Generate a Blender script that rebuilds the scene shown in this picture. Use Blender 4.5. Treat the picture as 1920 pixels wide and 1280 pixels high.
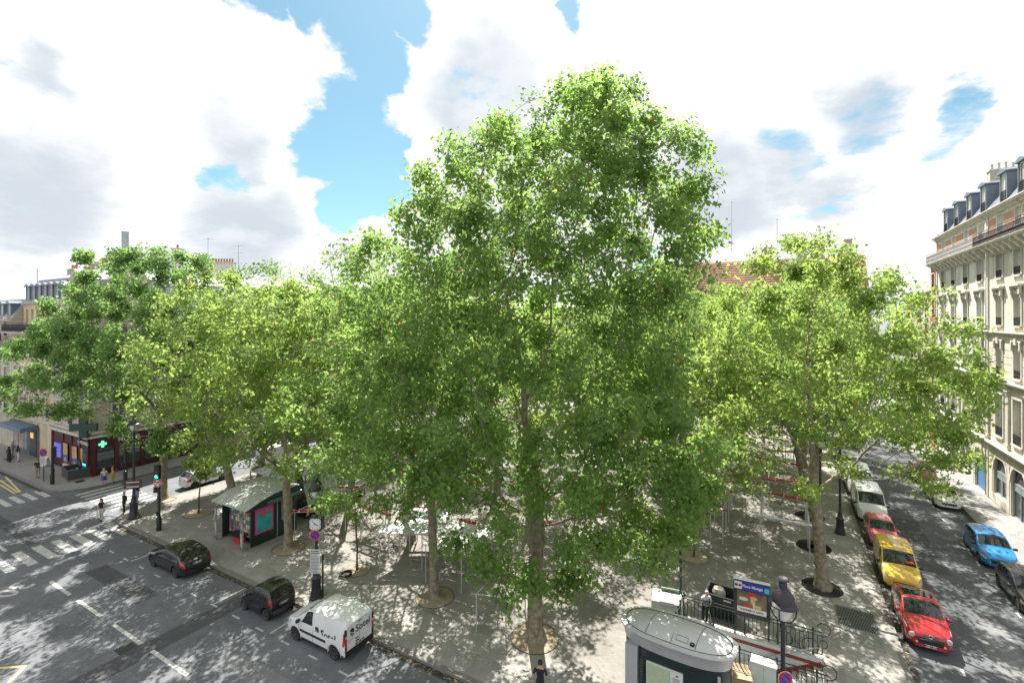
import bpy, bmesh, math, random
import numpy as np
from mathutils import Vector, Matrix
from math import sin, cos, pi, radians, sqrt, atan2
for o in list(bpy.data.objects): bpy.data.objects.remove(o)
scene = bpy.context.scene
C = scene.collection

# ------------------------------------------------------------------ camera
# world axes follow the two streets: +x runs right along the near street, +y runs away along the right-hand street
TH = radians(29.5)          # the camera looks this far left of +y
FPX, HORIZ, CAMH = 900.0, 595.0, 15.5     # focal length and horizon row in 1920x1280 photo pixels, eye height
cam = bpy.data.cameras.new('camera'); camo = bpy.data.objects.new('camera', cam); C.objects.link(camo)
camo.location = (0, 0, CAMH); camo.rotation_euler = (pi/2, 0, TH)
cam.sensor_width = 36; cam.lens = 36*FPX/1920; cam.shift_y = -(640-HORIZ)/1920
cam.clip_start = .1; cam.clip_end = 6000
scene.camera = camo
CS, SN = cos(TH), sin(TH)
def c2w(X, Y, z=0.0):       # camera-aligned (right, forward) metres to world
    return Vector((X*CS - Y*SN, X*SN + Y*CS, z))
def gp(px, py, z=0.0):      # photo pixel to the point it shows at height z
    Y = FPX*(CAMH-z)/(py-HORIZ); return c2w((px-960)/FPX*Y, Y, z)
def at_y(px, py, y):        # photo pixel to the point on the wall plane y = const
    k = (px-960)/FPX; d = y/(k*SN+CS); p = c2w(k*d, d); p.z = CAMH-(py-HORIZ)/FPX*d; return p
def at_x(px, py, x):
    k = (px-960)/FPX; d = x/(k*CS-SN); p = c2w(k*d, d); p.z = CAMH-(py-HORIZ)/FPX*d; return p

# ------------------------------------------------------------------ sky, sun, exposure
SUN_EL = radians(54)
sd = c2w(-.035, 1.0); SUN_AZ = atan2(sd.x, sd.y)
sun_dir = Vector((sin(SUN_AZ)*cos(SUN_EL), cos(SUN_AZ)*cos(SUN_EL), sin(SUN_EL)))
sun = bpy.data.lights.new('sun', 'SUN'); suno = bpy.data.objects.new('sun', sun); C.objects.link(suno)
sun.energy = 5.0; sun.angle = radians(.53); sun.color = (1, .95, .87)
suno.rotation_euler = (-sun_dir).to_track_quat('-Z', 'Y').to_euler(); suno.location = sun_dir*80
vs = scene.view_settings; vs.view_transform = 'Standard'; vs.look = 'None'; vs.gamma = 1; vs.exposure = 1.42
vs.use_curve_mapping = False
cy = scene.cycles; cy.use_denoising = True; cy.max_bounces = 8; cy.diffuse_bounces = 5; cy.transmission_bounces = 5
cy.transparent_max_bounces = 6; cy.caustics_reflective = False; cy.caustics_refractive = False
cy.sample_clamp_indirect = 6

w = bpy.data.worlds.new('World'); scene.world = w; w.use_nodes = True
nt = w.node_tree; N = nt.nodes; L = nt.links; N.clear()
def nd(tree, typ, **kw):
    n = tree.nodes.new(typ)
    for k, v in kw.items():
        if k.startswith('i_'): n.inputs[k[2:]].default_value = v
        else: setattr(n, k, v)
    return n
def build_sky():
    def M(op, a, b=None, c=None, clamp=False):
        n = nd(nt, 'ShaderNodeMath', operation=op, use_clamp=clamp)
        for i, v in enumerate((a, b, c)):
            if v is None: continue
            if hasattr(v, 'node'): L.new(v, n.inputs[i])
            else: n.inputs[i].default_value = v
        return n.outputs[0]
    def V(op, a, b=None, scale=None):
        n = nd(nt, 'ShaderNodeVectorMath', operation=op)
        for i, v in enumerate((a, b)):
            if v is None: continue
            if hasattr(v, 'node'): L.new(v, n.inputs[i])
            else: n.inputs[i].default_value = v
        if scale is not None:
            if hasattr(scale, 'node'): L.new(scale, n.inputs['Scale'])
            else: n.inputs['Scale'].default_value = scale
        return n
    def noise(vec, scale, det=6, rough=.55, out='Fac'):
        n = nd(nt, 'ShaderNodeTexNoise'); n.inputs['Scale'].default_value = scale
        n.inputs['Detail'].default_value = det; n.inputs['Roughness'].default_value = rough
        L.new(vec, n.inputs['Vector']); return n.outputs[out]
    def smooth(v, a, b, lo=0., hi=1.):
        n = nd(nt, 'ShaderNodeMapRange', interpolation_type='SMOOTHSTEP')
        n.inputs['From Min'].default_value = a; n.inputs['From Max'].default_value = b
        n.inputs['To Min'].default_value = lo; n.inputs['To Max'].default_value = hi
        L.new(v, n.inputs['Value']); return n.outputs[0]
    geo = nd(nt, 'ShaderNodeTexCoord')
    D = V('NORMALIZE', geo.outputs['Generated']).outputs[0]
    sep = nd(nt, 'ShaderNodeSeparateXYZ'); L.new(D, sep.inputs[0])
    zc = M('MAXIMUM', sep.outputs[2], 0.02)
    flat = V('SCALE', D, scale=M('DIVIDE', 1.0, M('ADD', zc, .32))).outputs[0]     # the cloud deck recedes to the horizon
    wob = V('SUBTRACT', noise(flat, 2.6, 7, .6, 'Color'), (.5, .5, .5)).outputs[0]
    Dw = V('NORMALIZE', V('ADD', D, V('SCALE', wob, scale=.2).outputs[0]).outputs[0]).outputs[0]
    def blobs(lst):
        acc = None
        for px, py, r, *wt in lst:
            d = c2w((px-960)/FPX, 1.0, (HORIZ-py)/FPX).normalized()
            dp = V('DOT_PRODUCT', Dw, tuple(d)).outputs['Value']
            ct = FPX/sqrt(FPX**2+(px-960)**2+(py-HORIZ)**2)
            a = r/FPX*ct**1.3
            b = smooth(dp, cos(a*1.45), cos(a*.35))
            if wt: b = M('MULTIPLY', b, wt[0])
            acc = b if acc is None else M('MAXIMUM', acc, b)
        return acc
    hole = blobs([(480, -10, 52), (570, 5, 52), (660, 40, 66), (745, 0, 55), (700, 120, 58), (655, 205, 62), (605, 275, 62), (690, 290, 64),
                  (745, 300, 40), (650, 375, 50), (725, 375, 38), (1805, 205, 44, .56), (1765, 262, 44, .54), (1062, 30, 24, .8), (385, 312, 40, .6), (1640, 205, 60, .5), (1500, 282, 45, .5)])
    grey = blobs([(905, 165, 95), (450, 440, 95), (40, 385, 130), (1350, 375, 90), (430, 265, 55), (1630, 195, 60), (1480, 330, 60), (1560, 360, 50), (90, 160, 40)])
    n1 = noise(flat, 2.1, 9, .58)
    cover = smooth(n1, .33, .41)
    edge = M('ADD', M('SUBTRACT', 1.0, hole), M('MULTIPLY', M('SUBTRACT', noise(flat, 5.5, 10, .62), .5), 1.5))
    cover = M('MULTIPLY', cover, smooth(edge, .30, .80), clamp=True)
    n2 = noise(flat, 3.2, 7, .6)
    sh = M('MAXIMUM', M('MULTIPLY', smooth(n2, .48, .70), .25), M('MULTIPLY', grey, smooth(n2, .3, .55, .55, 1.0)))
    ccol = nd(nt, 'ShaderNodeMix', data_type='RGBA'); L.new(sh, ccol.inputs['Factor'])
    ccol.inputs['A'].default_value = (4.15, 4.2, 4.22, 1); ccol.inputs['B'].default_value = (2.6, 2.85, 3.12, 1)
    sky = nd(nt, 'ShaderNodeTexSky', sky_type='NISHITA'); sky.sun_disc = False
    sky.sun_elevation = SUN_EL; sky.sun_rotation = SUN_AZ; sky.air_density = 1.1; sky.dust_density = .6; sky.ozone_density = 1.2
    mx = nd(nt, 'ShaderNodeMix', data_type='RGBA'); L.new(cover, mx.inputs['Factor'])
    tint = V('MULTIPLY', sky.outputs[0], (.41, .545, .50)).outputs[0]
    L.new(tint, mx.inputs['A']); L.new(ccol.outputs['Result'], mx.inputs['B'])
    bg = nd(nt, 'ShaderNodeBackground'); bg.inputs['Strength'].default_value = .1
    L.new(mx.outputs['Result'], bg.inputs['Color'])
    out = nd(nt, 'ShaderNodeOutputWorld'); L.new(bg.outputs[0], out.inputs['Surface'])
build_sky()

# ------------------------------------------------------------------ materials
MATS = {}
def pm(name, col, rough=.6, metal=0., var=.12, scale=4., bump=0., col2=None, bscale=None, coat=0., spec=None, emit=0., detail=5, streak=0.):
    """procedural paint / stone / metal: base colour broken up by two noises, optional bump"""
    if name in MATS: return MATS[name]
    m = bpy.data.materials.new(name); m.use_nodes = True; t = m.node_tree; b = t.nodes['Principled BSDF']
    b.inputs['Roughness'].default_value = rough; b.inputs['Metallic'].default_value = metal
    if coat: b.inputs['Coat Weight'].default_value = coat; b.inputs['Coat Roughness'].default_value = .03
    if spec is not None: b.inputs['Specular IOR Level'].default_value = spec
    c = (*col, 1)
    if var > 0 or col2:
        tc = nd(t, 'ShaderNodeTexCoord')
        n = nd(t, 'ShaderNodeTexNoise'); n.inputs['Scale'].default_value = scale; n.inputs['Detail'].default_value = detail; n.inputs['Roughness'].default_value = .65
        t.links.new(tc.outputs['Object'], n.inputs['Vector'])
        r = nd(t, 'ShaderNodeMapRange'); r.inputs['From Min'].default_value = .3; r.inputs['From Max'].default_value = .7
        t.links.new(n.outputs['Fac'], r.inputs['Value'])
        mx = nd(t, 'ShaderNodeMix', data_type='RGBA'); t.links.new(r.outputs[0], mx.inputs['Factor'])
        mx.inputs['A'].default_value = (*[v*(1-var) for v in col], 1)
        mx.inputs['B'].default_value = (*(col2 if col2 else [min(1, v*(1+var)) for v in col]), 1)
        colr = mx.outputs['Result']
        if streak:       # rain streaks and soot down the wall
            mp = nd(t, 'ShaderNodeMapping'); mp.inputs['Scale'].default_value = (2.2, 2.2, .16); t.links.new(tc.outputs['Object'], mp.inputs['Vector'])
            n3 = nd(t, 'ShaderNodeTexNoise'); n3.inputs['Scale'].default_value = 1.4; n3.inputs['Detail'].default_value = 7; t.links.new(mp.outputs[0], n3.inputs['Vector'])
            r3 = nd(t, 'ShaderNodeMapRange'); r3.inputs['From Min'].default_value = .42; r3.inputs['From Max'].default_value = .68; r3.inputs['To Min'].default_value = 1; r3.inputs['To Max'].default_value = 1-streak; t.links.new(n3.outputs['Fac'], r3.inputs['Value'])
            sc = nd(t, 'ShaderNodeVectorMath', operation='SCALE'); t.links.new(colr, sc.inputs[0]); t.links.new(r3.outputs[0], sc.inputs['Scale']); colr = sc.outputs[0]
        t.links.new(colr, b.inputs['Base Color'])
        if bump:
            n2 = nd(t, 'ShaderNodeTexNoise'); n2.inputs['Scale'].default_value = bscale or scale*6; n2.inputs['Detail'].default_value = 4
            t.links.new(tc.outputs['Object'], n2.inputs['Vector'])
            bp = nd(t, 'ShaderNodeBump'); bp.inputs['Strength'].default_value = bump; bp.inputs['Distance'].default_value = .02
            t.links.new(n2.outputs['Fac'], bp.inputs['Height']); t.links.new(bp.outputs[0], b.inputs['Normal'])
    else: b.inputs['Base Color'].default_value = c
    if emit: b.inputs['Emission Color'].default_value = c; b.inputs['Emission Strength'].default_value = emit
    MATS[name] = m; return m
def glass_mat(name, col=(.02, .03, .035), rough=.03, alpha=1.0):
    if name in MATS: return MATS[name]
    m = bpy.data.materials.new(name); m.use_nodes = True; b = m.node_tree.nodes['Principled BSDF']
    b.inputs['Base Color'].default_value = (*col, 1); b.inputs['Roughness'].default_value = rough; b.inputs['Alpha'].default_value = alpha
    b.inputs['Specular IOR Level'].default_value = .8
    MATS[name] = m; return m
def ground_mat(name, a, b_, speck=.25, patch=.35, crack=True):
    """asphalt or concrete: big worn patches, tyre-scale mottling, grit, hairline cracks"""
    m = bpy.data.materials.new(name); m.use_nodes = True; t = m.node_tree; b = t.nodes['Principled BSDF']
    b.inputs['Roughness'].default_value = .85; b.inputs['Specular IOR Level'].default_value = .25
    tc = nd(t, 'ShaderNodeTexCoord')
    def nz(s, d, r=.6):
        n = nd(t, 'ShaderNodeTexNoise'); n.inputs['Scale'].default_value = s; n.inputs['Detail'].default_value = d; n.inputs['Roughness'].default_value = r
        t.links.new(tc.outputs['Object'], n.inputs['Vector']); return n.outputs['Fac']
    def rng(v, lo, hi, a_, b2):
        r = nd(t, 'ShaderNodeMapRange'); r.inputs['From Min'].default_value = lo; r.inputs['From Max'].default_value = hi
        r.inputs['To Min'].default_value = a_; r.inputs['To Max'].default_value = b2; t.links.new(v, r.inputs['Value']); return r.outputs[0]
    mx = nd(t, 'ShaderNodeMix', data_type='RGBA'); t.links.new(rng(nz(.22, 6), .35, .65, 0, 1), mx.inputs['Factor'])
    mx.inputs['A'].default_value = (*a, 1); mx.inputs['B'].default_value = (*b_, 1)
    f = rng(nz(1.7, 8, .7), .3, .7, 1-patch*.5, 1+patch*.5)
    g = rng(nz(60, 2), .3, .7, 1-speck, 1+speck)
    mul = nd(t, 'ShaderNodeMath', operation='MULTIPLY'); t.links.new(f, mul.inputs[0]); t.links.new(g, mul.inputs[1]); fac = mul.outputs[0]
    if crack:
        v = nd(t, 'ShaderNodeTexVoronoi', feature='DISTANCE_TO_EDGE'); v.inputs['Scale'].default_value = .23
        dv = nd(t, 'ShaderNodeVectorMath', operation='ADD'); dn = nd(t, 'ShaderNodeTexNoise'); dn.inputs['Scale'].default_value = 1.3; dn.inputs['Detail'].default_value = 6
        t.links.new(tc.outputs['Object'], dn.inputs['Vector']); t.links.new(tc.outputs['Object'], dv.inputs[0]); t.links.new(dn.outputs['Color'], dv.inputs[1])
        t.links.new(dv.outputs[0], v.inputs['Vector'])
        k = rng(v.outputs['Distance'], 0, .006, .62, 1.0)
        m2 = nd(t, 'ShaderNodeMath', operation='MULTIPLY'); t.links.new(fac, m2.inputs[0]); t.links.new(k, m2.inputs[1]); fac = m2.outputs[0]
    sc = nd(t, 'ShaderNodeVectorMath', operation='SCALE'); t.links.new(mx.outputs['Result'], sc.inputs[0]); t.links.new(fac, sc.inputs['Scale'])
    t.links.new(sc.outputs[0], b.inputs['Base Color'])
    bp = nd(t, 'ShaderNodeBump'); bp.inputs['Strength'].default_value = .35; bp.inputs['Distance'].default_value = .01
    t.links.new(nz(90, 3), bp.inputs['Height']); t.links.new(bp.outputs[0], b.inputs['Normal'])
    MATS[name] = m; return m

# ------------------------------------------------------------------ mesh helpers
class MB:
    """collects shapes; build() links them as ONE mesh object"""
    def __init__(s): s.v = []; s.f = []; s.m = []; s.k = 0
    def mat(s, k): s.k = k; return s
    def add(s, vs, fs):
        n = len(s.v); s.v += [tuple(p) for p in vs]; s.f += [tuple(i+n for i in f) for f in fs]; s.m += [s.k]*len(fs); return s
    def box(s, x0, x1, y0, y1, z0, z1):
        return s.add([(x0,y0,z0),(x1,y0,z0),(x1,y1,z0),(x0,y1,z0),(x0,y0,z1),(x1,y0,z1),(x1,y1,z1),(x0,y1,z1)],
                     [(0,3,2,1),(4,5,6,7),(0,1,5,4),(1,2,6,5),(2,3,7,6),(3,0,4,7)])
    def cbox(s, c, d, rz=0., rx=0.):
        R = Matrix.Rotation(rz, 3, 'Z') @ Matrix.Rotation(rx, 3, 'X'); c = Vector(c); h = Vector(d)/2
        P = [c + R @ Vector((a*h.x, b*h.y, e*h.z)) for e in (-1, 1) for a, b in ((-1,-1),(1,-1),(1,1),(-1,1))]
        return s.add(P, [(0,3,2,1),(4,5,6,7),(0,1,5,4),(1,2,6,5),(2,3,7,6),(3,0,4,7)])
    def quad(s, *P): return s.add(P, [tuple(range(len(P)))])
    def tube(s, a, b, r, r2=None, n=8, cap=True):
        a = Vector(a); b = Vector(b); r2 = r if r2 is None else r2; d = (b-a)
        if d.length < 1e-6: return s
        q = d.to_track_quat('Z', 'Y'); P = []
        for p, rr in ((a, r), (b, r2)):
            P += [p + q @ Vector((rr*cos(2*pi*i/n), rr*sin(2*pi*i/n), 0)) for i in range(n)]
        F = [(i, (i+1)%n, n+(i+1)%n, n+i) for i in range(n)]
        if cap: F += [tuple(range(n-1, -1, -1)), tuple(range(n, 2*n))]
        return s.add(P, F)
    def path(s, pts, r, n=6, closed=False):
        pts = [Vector(p) for p in pts]; m = len(pts); P = []; rr = r if isinstance(r, (list, tuple)) else [r]*m
        up = Vector((0, 0, 1))
        for i, p in enumerate(pts):
            if closed: d = pts[(i+1)%m]-pts[i-1]
            else: d = pts[min(i+1, m-1)]-pts[max(i-1, 0)]
            d.normalize(); a = d.cross(up)
            if a.length < .05: a = d.cross(Vector((0, 1, 0)))
            a.normalize(); b = d.cross(a)
            P += [p + a*rr[i]*cos(2*pi*j/n) + b*rr[i]*sin(2*pi*j/n) for j in range(n)]
        F = []
        for i in range(m if closed else m-1):
            i2 = (i+1) % m
            F += [(i*n+j, i*n+(j+1)%n, i2*n+(j+1)%n, i2*n+j) for j in range(n)]
        if not closed: F += [tuple(range(n)), tuple(range((m-1)*n, m*n))[::-1]]
        return s.add(P, F)
    def lathe(s, prof, c=(0, 0, 0), n=16, sx=1., sy=1.):
        P = []; k = len(prof)
        for r, z in prof: P += [(c[0]+sx*r*cos(2*pi*i/n), c[1]+sy*r*sin(2*pi*i/n), c[2]+z) for i in range(n)]
        F = [(j*n+i, j*n+(i+1)%n, (j+1)*n+(i+1)%n, (j+1)*n+i) for j in range(k-1) for i in range(n)]
        if prof[0][0] > 1e-4: F.append(tuple(range(n-1, -1, -1)))
        if prof[-1][0] > 1e-4: F.append(tuple(range((k-1)*n, k*n)))
        return s.add(P, F)
    def prism(s, poly, z0, z1):
        n = len(poly); P = [(x, y, z0) for x, y in poly] + [(x, y, z1) for x, y in poly]
        return s.add(P, [tuple(range(n-1, -1, -1)), tuple(range(n, 2*n))] + [(i, (i+1)%n, n+(i+1)%n, n+i) for i in range(n)])
    def slab(s, poly, fn, d):            # polygon of 2-D points placed by fn(a, b, depth), depth d thick
        n = len(poly); P = [fn(a, b, 0) for a, b in poly] + [fn(a, b, d) for a, b in poly]
        return s.add(P, [tuple(range(n-1, -1, -1)), tuple(range(n, 2*n))] + [(i, (i+1)%n, n+(i+1)%n, n+i) for i in range(n)])
    def mesh(s, name, mats, smooth=False):
        me = bpy.data.meshes.new(name); me.from_pydata(s.v, [], s.f)
        for m in (mats if isinstance(mats, (list, tuple)) else [mats]): me.materials.append(m)
        if any(s.m): me.polygons.foreach_set('material_index', s.m)
        if smooth:
            me.polygons.foreach_set('use_smooth', [True]*len(s.f))
            if smooth is not True: me.set_sharp_from_angle(angle=radians(smooth))
        me.update(); return me
    def build(s, name, mats, parent=None, smooth=False, loc=None, rz=0.):
        return ob(name, s.mesh(name, mats, smooth), parent, loc, rz)
def ob(name, me, parent=None, loc=None, rz=0., scale=None):
    o = bpy.data.objects.new(name, me); C.objects.link(o)
    if parent is not None: o.parent = parent
    if loc is not None: o.location = loc
    if rz: o.rotation_euler = (0, 0, rz)
    if scale is not None: o.scale = scale
    return o
def tag(o, label, cat, group=None, kind=None):
    if label: o['label'] = label
    if cat: o['category'] = cat
    if group: o['group'] = group
    if kind: o['kind'] = kind
    return o
def thing(name, label, cat, loc=(0, 0, 0), rz=0., group=None):
    o = bpy.data.objects.new(name, None); C.objects.link(o); o.location = loc; o.rotation_euler = (0, 0, rz); o.empty_display_size = .3
    return tag(o, label, cat, group)
def struct(o): o['kind'] = 'structure'; return o
def copy_tree(src, loc, rz=0., scale=None, label=None):
    r = src.copy(); C.objects.link(r); r.location = loc; r.rotation_euler = (0, 0, rz)
    if scale is not None: r.scale = scale
    if label: r['label'] = label
    for ch in src.children:
        c = ch.copy(); C.objects.link(c); c.parent = r
        for g in ch.children:
            d = g.copy(); C.objects.link(d); d.parent = c
    return r
def text_mesh(txt, size, mat, depth=.004, bold=0.):
    cu = bpy.data.curves.new('lettering', 'FONT'); cu.body = txt; cu.size = size; cu.extrude = depth; cu.align_x = 'CENTER'; cu.align_y = 'CENTER'; cu.offset = bold; cu.resolution_u = 2
    t = bpy.data.objects.new('lettering', cu); C.objects.link(t)
    me = bpy.data.meshes.new_from_object(t.evaluated_get(bpy.context.evaluated_depsgraph_get()))
    bpy.data.objects.remove(t); me.materials.clear(); me.materials.append(mat); return me
def put_text(name, txt, size, mat, parent, origin, xdir, ydir, bold=0., sx=1.):
    """flat lettering centred on origin, reading along xdir with ydir up"""
    o = ob(name, text_mesh(txt, size, mat, bold=bold), parent); x = Vector(xdir).normalized(); y = Vector(ydir).normalized(); z = x.cross(y)
    o.matrix_local = Matrix.Translation(origin) @ Matrix((x*sx, y, z)).transposed().to_4x4(); return o
rnd = random.Random(7)
# ------------------------------------------------------------------ ground, roads, pavements
M_road = ground_mat('asphalt_road', (.115, .122, .133), (.165, .173, .186))
M_road2 = ground_mat('asphalt_side', (.098, .104, .114), (.14, .147, .158))
M_pave = ground_mat('asphalt_pavement', (.205, .194, .178), (.275, .262, .242), patch=.3)
M_sq = ground_mat('market_floor', (.175, .163, .147), (.24, .225, .205), patch=.4)
M_slab = ground_mat('paving_slab', (.255, .245, .228), (.33, .318, .298), speck=.12, patch=.22, crack=False)
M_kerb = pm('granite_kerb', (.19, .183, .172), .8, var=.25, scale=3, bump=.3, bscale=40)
M_white = pm('road_paint', (.34, .34, .335), .75, var=.25, scale=3.5, detail=12, col2=(.62, .62, .60))
M_yellow = pm('yellow_paint', (.62, .52, .22), .7, var=.25, scale=9)
KY, KX, KX2, FX = 16.75, 4.8, 12.6, 15.3       # near kerb, right kerb, far right kerb, right facade
PZ = .13                                        # pavement height
HX0, HX1, HY0, HY1 = -4.3, 1.5, 22.65, 25.3     # metro stair opening
def sheet(name, rects, z, mat):
    b = MB()
    for x0, x1, y0, y1 in rects: b.quad((x0, y0, z), (x1, y0, z), (x1, y1, z), (x0, y1, z))
    return struct(b.build(name, mat))
B = 2500
sheet('ground', [(-B, B, -B, HY0), (-B, B, HY1, B), (-B, HX0, HY0, HY1), (HX1, B, HY0, HY1)], -.008, M_road)
sheet('road', [(-300, 4.8, 4.5, KY), (-54.5, -46, KY, 130)], 0., M_road)
sheet('side_road', [(KX, KX2, -20, 140)], .002, M_road2)
def kerb_run(parent, pts, w=.22, h=PZ+.012, L0=1.0):
    """individual kerb stones along a polyline, stone width to the left of the direction of travel"""
    i = 0
    for a, b in zip(pts, pts[1:]):
        a = Vector(a); b = Vector(b); d = b-a; n = max(1, round(d.length/L0)); st = d.length/n; ang = atan2(d.y, d.x)
        key = round(st, 3)
        if key not in KCACHE:
            m = MB(); e = .012; l = st/2-.006
            m.add([(-l, 0, -.05), (l, 0, -.05), (l, w, -.05), (-l, w, -.05), (-l, 0, h-e), (l, 0, h-e), (l, w, h), (-l, w, h), (-l, e, h), (l, e, h)],
                  [(0, 1, 5, 4), (4, 5, 9, 8), (8, 9, 6, 7), (2, 3, 7, 6), (0, 4, 8, 7, 3), (1, 2, 6, 9, 5)])
            KCACHE[key] = m.mesh('kerb_stone', M_kerb)
        for k in range(n):
            c = a + d*((k+.5)/n); ob('kerb_stone', KCACHE[key], parent, (c.x, c.y, rnd.uniform(-.004, .004)), ang+rnd.uniform(-.003, .003)); i += 1
KCACHE = {}
def arc(cx, cy_, r, a0, a1, n): return [(cx+r*cos(radians(a0+(a1-a0)*i/n)), cy_+r*sin(radians(a0+(a1-a0)*i/n))) for i in range(n+1)]
# the square: pavement polygon with the stair opening left out
sq = MB(); kw = .22
corner = arc(-43, KY+3, 3-kw, 180, 270, 8)
sq.quad(*[(x, y, PZ) for x, y in [(-46+kw, KY+3)] + corner[1:] + [(HX0, KY+kw), (HX0, KY+3)]])
for x0, x1, y0, y1 in [(-46+kw, HX0, KY+3, 112), (HX0, HX1, KY+kw, HY0), (HX0, HX1, HY1, 112), (HX1, KX-kw, KY+kw, 112)]:
    sq.quad((x0, y0, PZ), (x1, y0, PZ), (x1, y1, PZ), (x0, y1, PZ))
square = struct(sq.build('pavement', M_pave))
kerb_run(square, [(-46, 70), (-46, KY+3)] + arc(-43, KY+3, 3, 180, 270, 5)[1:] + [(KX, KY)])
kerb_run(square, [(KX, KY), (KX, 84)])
# market floor inside the tree rows
sheet('market_floor', [(-42, HX0-1.5, 23.2, 80), (HX0-1.5, 0, 28.5, 80)], PZ+.004, M_sq)
# slabs along the two kerbs, laid with open joints
SL = {}
def slab_grid(parent, x0, x1, y0, y1, nx, ny, skip=None):
    dx, dy = (x1-x0)/nx, (y1-y0)/ny; key = (round(dx, 3), round(dy, 3))
    if key not in SL: SL[key] = MB().box(-dx/2+.008, dx/2-.008, -dy/2+.008, dy/2-.008, -.03, .006).mesh('paving_slab', M_slab)
    for i in range(nx):
        for j in range(ny):
            x = x0+(i+.5)*dx; y = y0+(j+.5)*dy
            if skip and skip(x, y): continue
            ob('paving_slab', SL[key], parent, (x, y, PZ+rnd.uniform(-.002, .003)))
slab_grid(square, -42, 2, KY+kw+.05, KY+kw+2.65, 22, 2)
slab_grid(square, 2.3, KX-kw-.05, 21, 61, 1, 20)
# far pavements
p2 = MB()
p2.quad((KX2+kw, -20, PZ), (FX+.5, -20, PZ), (FX+.5, 140, PZ), (KX2+kw, 140, PZ))
pr = struct(p2.build('pavement', ground_mat('pavement_far', (.22, .217, .21), (.28, .275, .268), patch=.2)))
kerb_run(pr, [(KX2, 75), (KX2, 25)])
p3 = MB(); cc = arc(-57.5, KY+3, 3-kw, 270, 360, 8)
p3.quad(*[(x, y, PZ) for x, y in [(-300, KY+kw)] + cc + [(-54.5-kw, 24), (-300, 24)]]); p3.quad((-60, 24, PZ), (-54.5-kw, 24, PZ), (-54.5-kw, 130, PZ), (-60, 130, PZ))
pl = struct(p3.build('pavement', MATS['pavement_far']))
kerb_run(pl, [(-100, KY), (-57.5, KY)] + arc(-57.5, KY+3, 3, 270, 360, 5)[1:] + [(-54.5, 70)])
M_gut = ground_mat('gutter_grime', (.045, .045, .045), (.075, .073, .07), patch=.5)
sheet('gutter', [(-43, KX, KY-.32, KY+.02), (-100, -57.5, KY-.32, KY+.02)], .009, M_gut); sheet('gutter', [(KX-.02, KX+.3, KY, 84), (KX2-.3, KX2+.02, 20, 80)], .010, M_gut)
# painted markings, one sheet each
MZ = .005
def mark(name, x0, x1, y0, y1, mat=None, z=MZ): return struct(MB().quad((x0, y0, z), (x1, y0, z), (x1, y1, z), (x0, y1, z)).build(name, mat or M_white))
for k in range(9): mark('crossing_stripe', -44.1, -41.0, 8.5+k*.98-.25, 8.5+k*.98+.25)
for k in range(9): mark('crossing_stripe', -58.2, -55.4, 10.0+k*.8-.2, 10.0+k*.8+.2)
for k in range(8): mark('crossing_stripe', -53.9+k*.95, -53.45+k*.95, 17.7, 21.0)
for a, b in ((37.5, 34.7), (33.7, 30.8), (29.5, 26.6), (25.6, 22.5), (21.4, 18.4), (46.6, 44.9)): mark('lane_dash', -a, -b, 11.1, 11.28)
for k in range(14): mark('bay_dash', -39+k*2.0, -38.4+k*2.0, 14.55, 14.65)
for t in (36.2, 26.9, 22.0): mark('bay_line', -t, -t+.1, 14.65, KY-.05)
for k in range(30): mark('bay_dash', KX2-1.98, KX2-1.88, 30+k*1.5, 30.55+k*1.5, z=.007); 
for y in (50.0, 44.9, 39.5, 34.0): mark('bay_line', KX2-1.88, KX2-.05, y, y+.1, z=.007)
for k in range(14): mark('bay_dash', KX+1.98, KX+2.08, 22+k*1.9, 22.5+k*1.9, z=.007)
M_patch = ground_mat('asphalt_patch', (.07, .073, .078), (.095, .098, .104), patch=.3); M_patch2 = ground_mat('asphalt_patch_pale', (.16, .163, .168), (.20, .203, .208), patch=.3)
for x0, x1, y0, y1, mp_ in ((-37, -30.5, 12.6, 13.7, M_patch), (-26.5, -25.3, 5, 16.2, M_patch), (-52, -45.5, 6, 7.4, M_patch2), (-22, -14, 12.2, 13.2, M_patch2), (-60, -44.6, 12.2, 13.0, M_patch)): struct(MB().quad((x0, y0, .0035), (x1, y0, .0035), (x1, y1, .0035), (x0, y1, .0035)).build('road_patch', mp_))
for x0, x1, y0, y1, mp_ in ((8.2, 9.6, 26, 33, M_patch2), (7.3, 8.8, 38, 47, M_patch), (10.6, 11.6, 22, 25.5, M_patch2)): struct(MB().quad((x0, y0, .0045), (x1, y0, .0045), (x1, y1, .0045), (x0, y1, .0045)).build('road_patch', mp_))
def band(name, a, b, wd, mat, z=MZ):
    a = Vector((*a, z)); b = Vector((*b, z)); d = (b-a).normalized(); n = Vector((-d.y, d.x, 0))*wd/2
    return struct(MB().quad(a-n, b-n, b+n, a+n).build(name, mat))
ya = gp(47, 1248); band('yellow_line', gp(-60, 1256).xy, ya.xy, .14, M_yellow); band('yellow_line', ya.xy, gp(-10, 1306).xy, .14, M_yellow, MZ+.003)
for a, b in (((0, 900), (34, 923)), ((10, 893), (38, 922)), ((-20, 905), (30, 898)), ((0, 908), (28, 925))):
    band('yellow_line', gp(*a).xy, gp(*b).xy, .14, M_yellow, MZ+.003*rnd.random())
n3 = gp(37, 1098); n0 = gp(9, 1112); xd = (n0-n3).normalized(); c30 = (n3+n0)/2
put30 = put_text('speed_marking', '30', 1.9, M_white, None, Vector((c30.x, c30.y, .006)), xd, (-xd.y, xd.x, 0), bold=.03, sx=.8); struct(put30)
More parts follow.
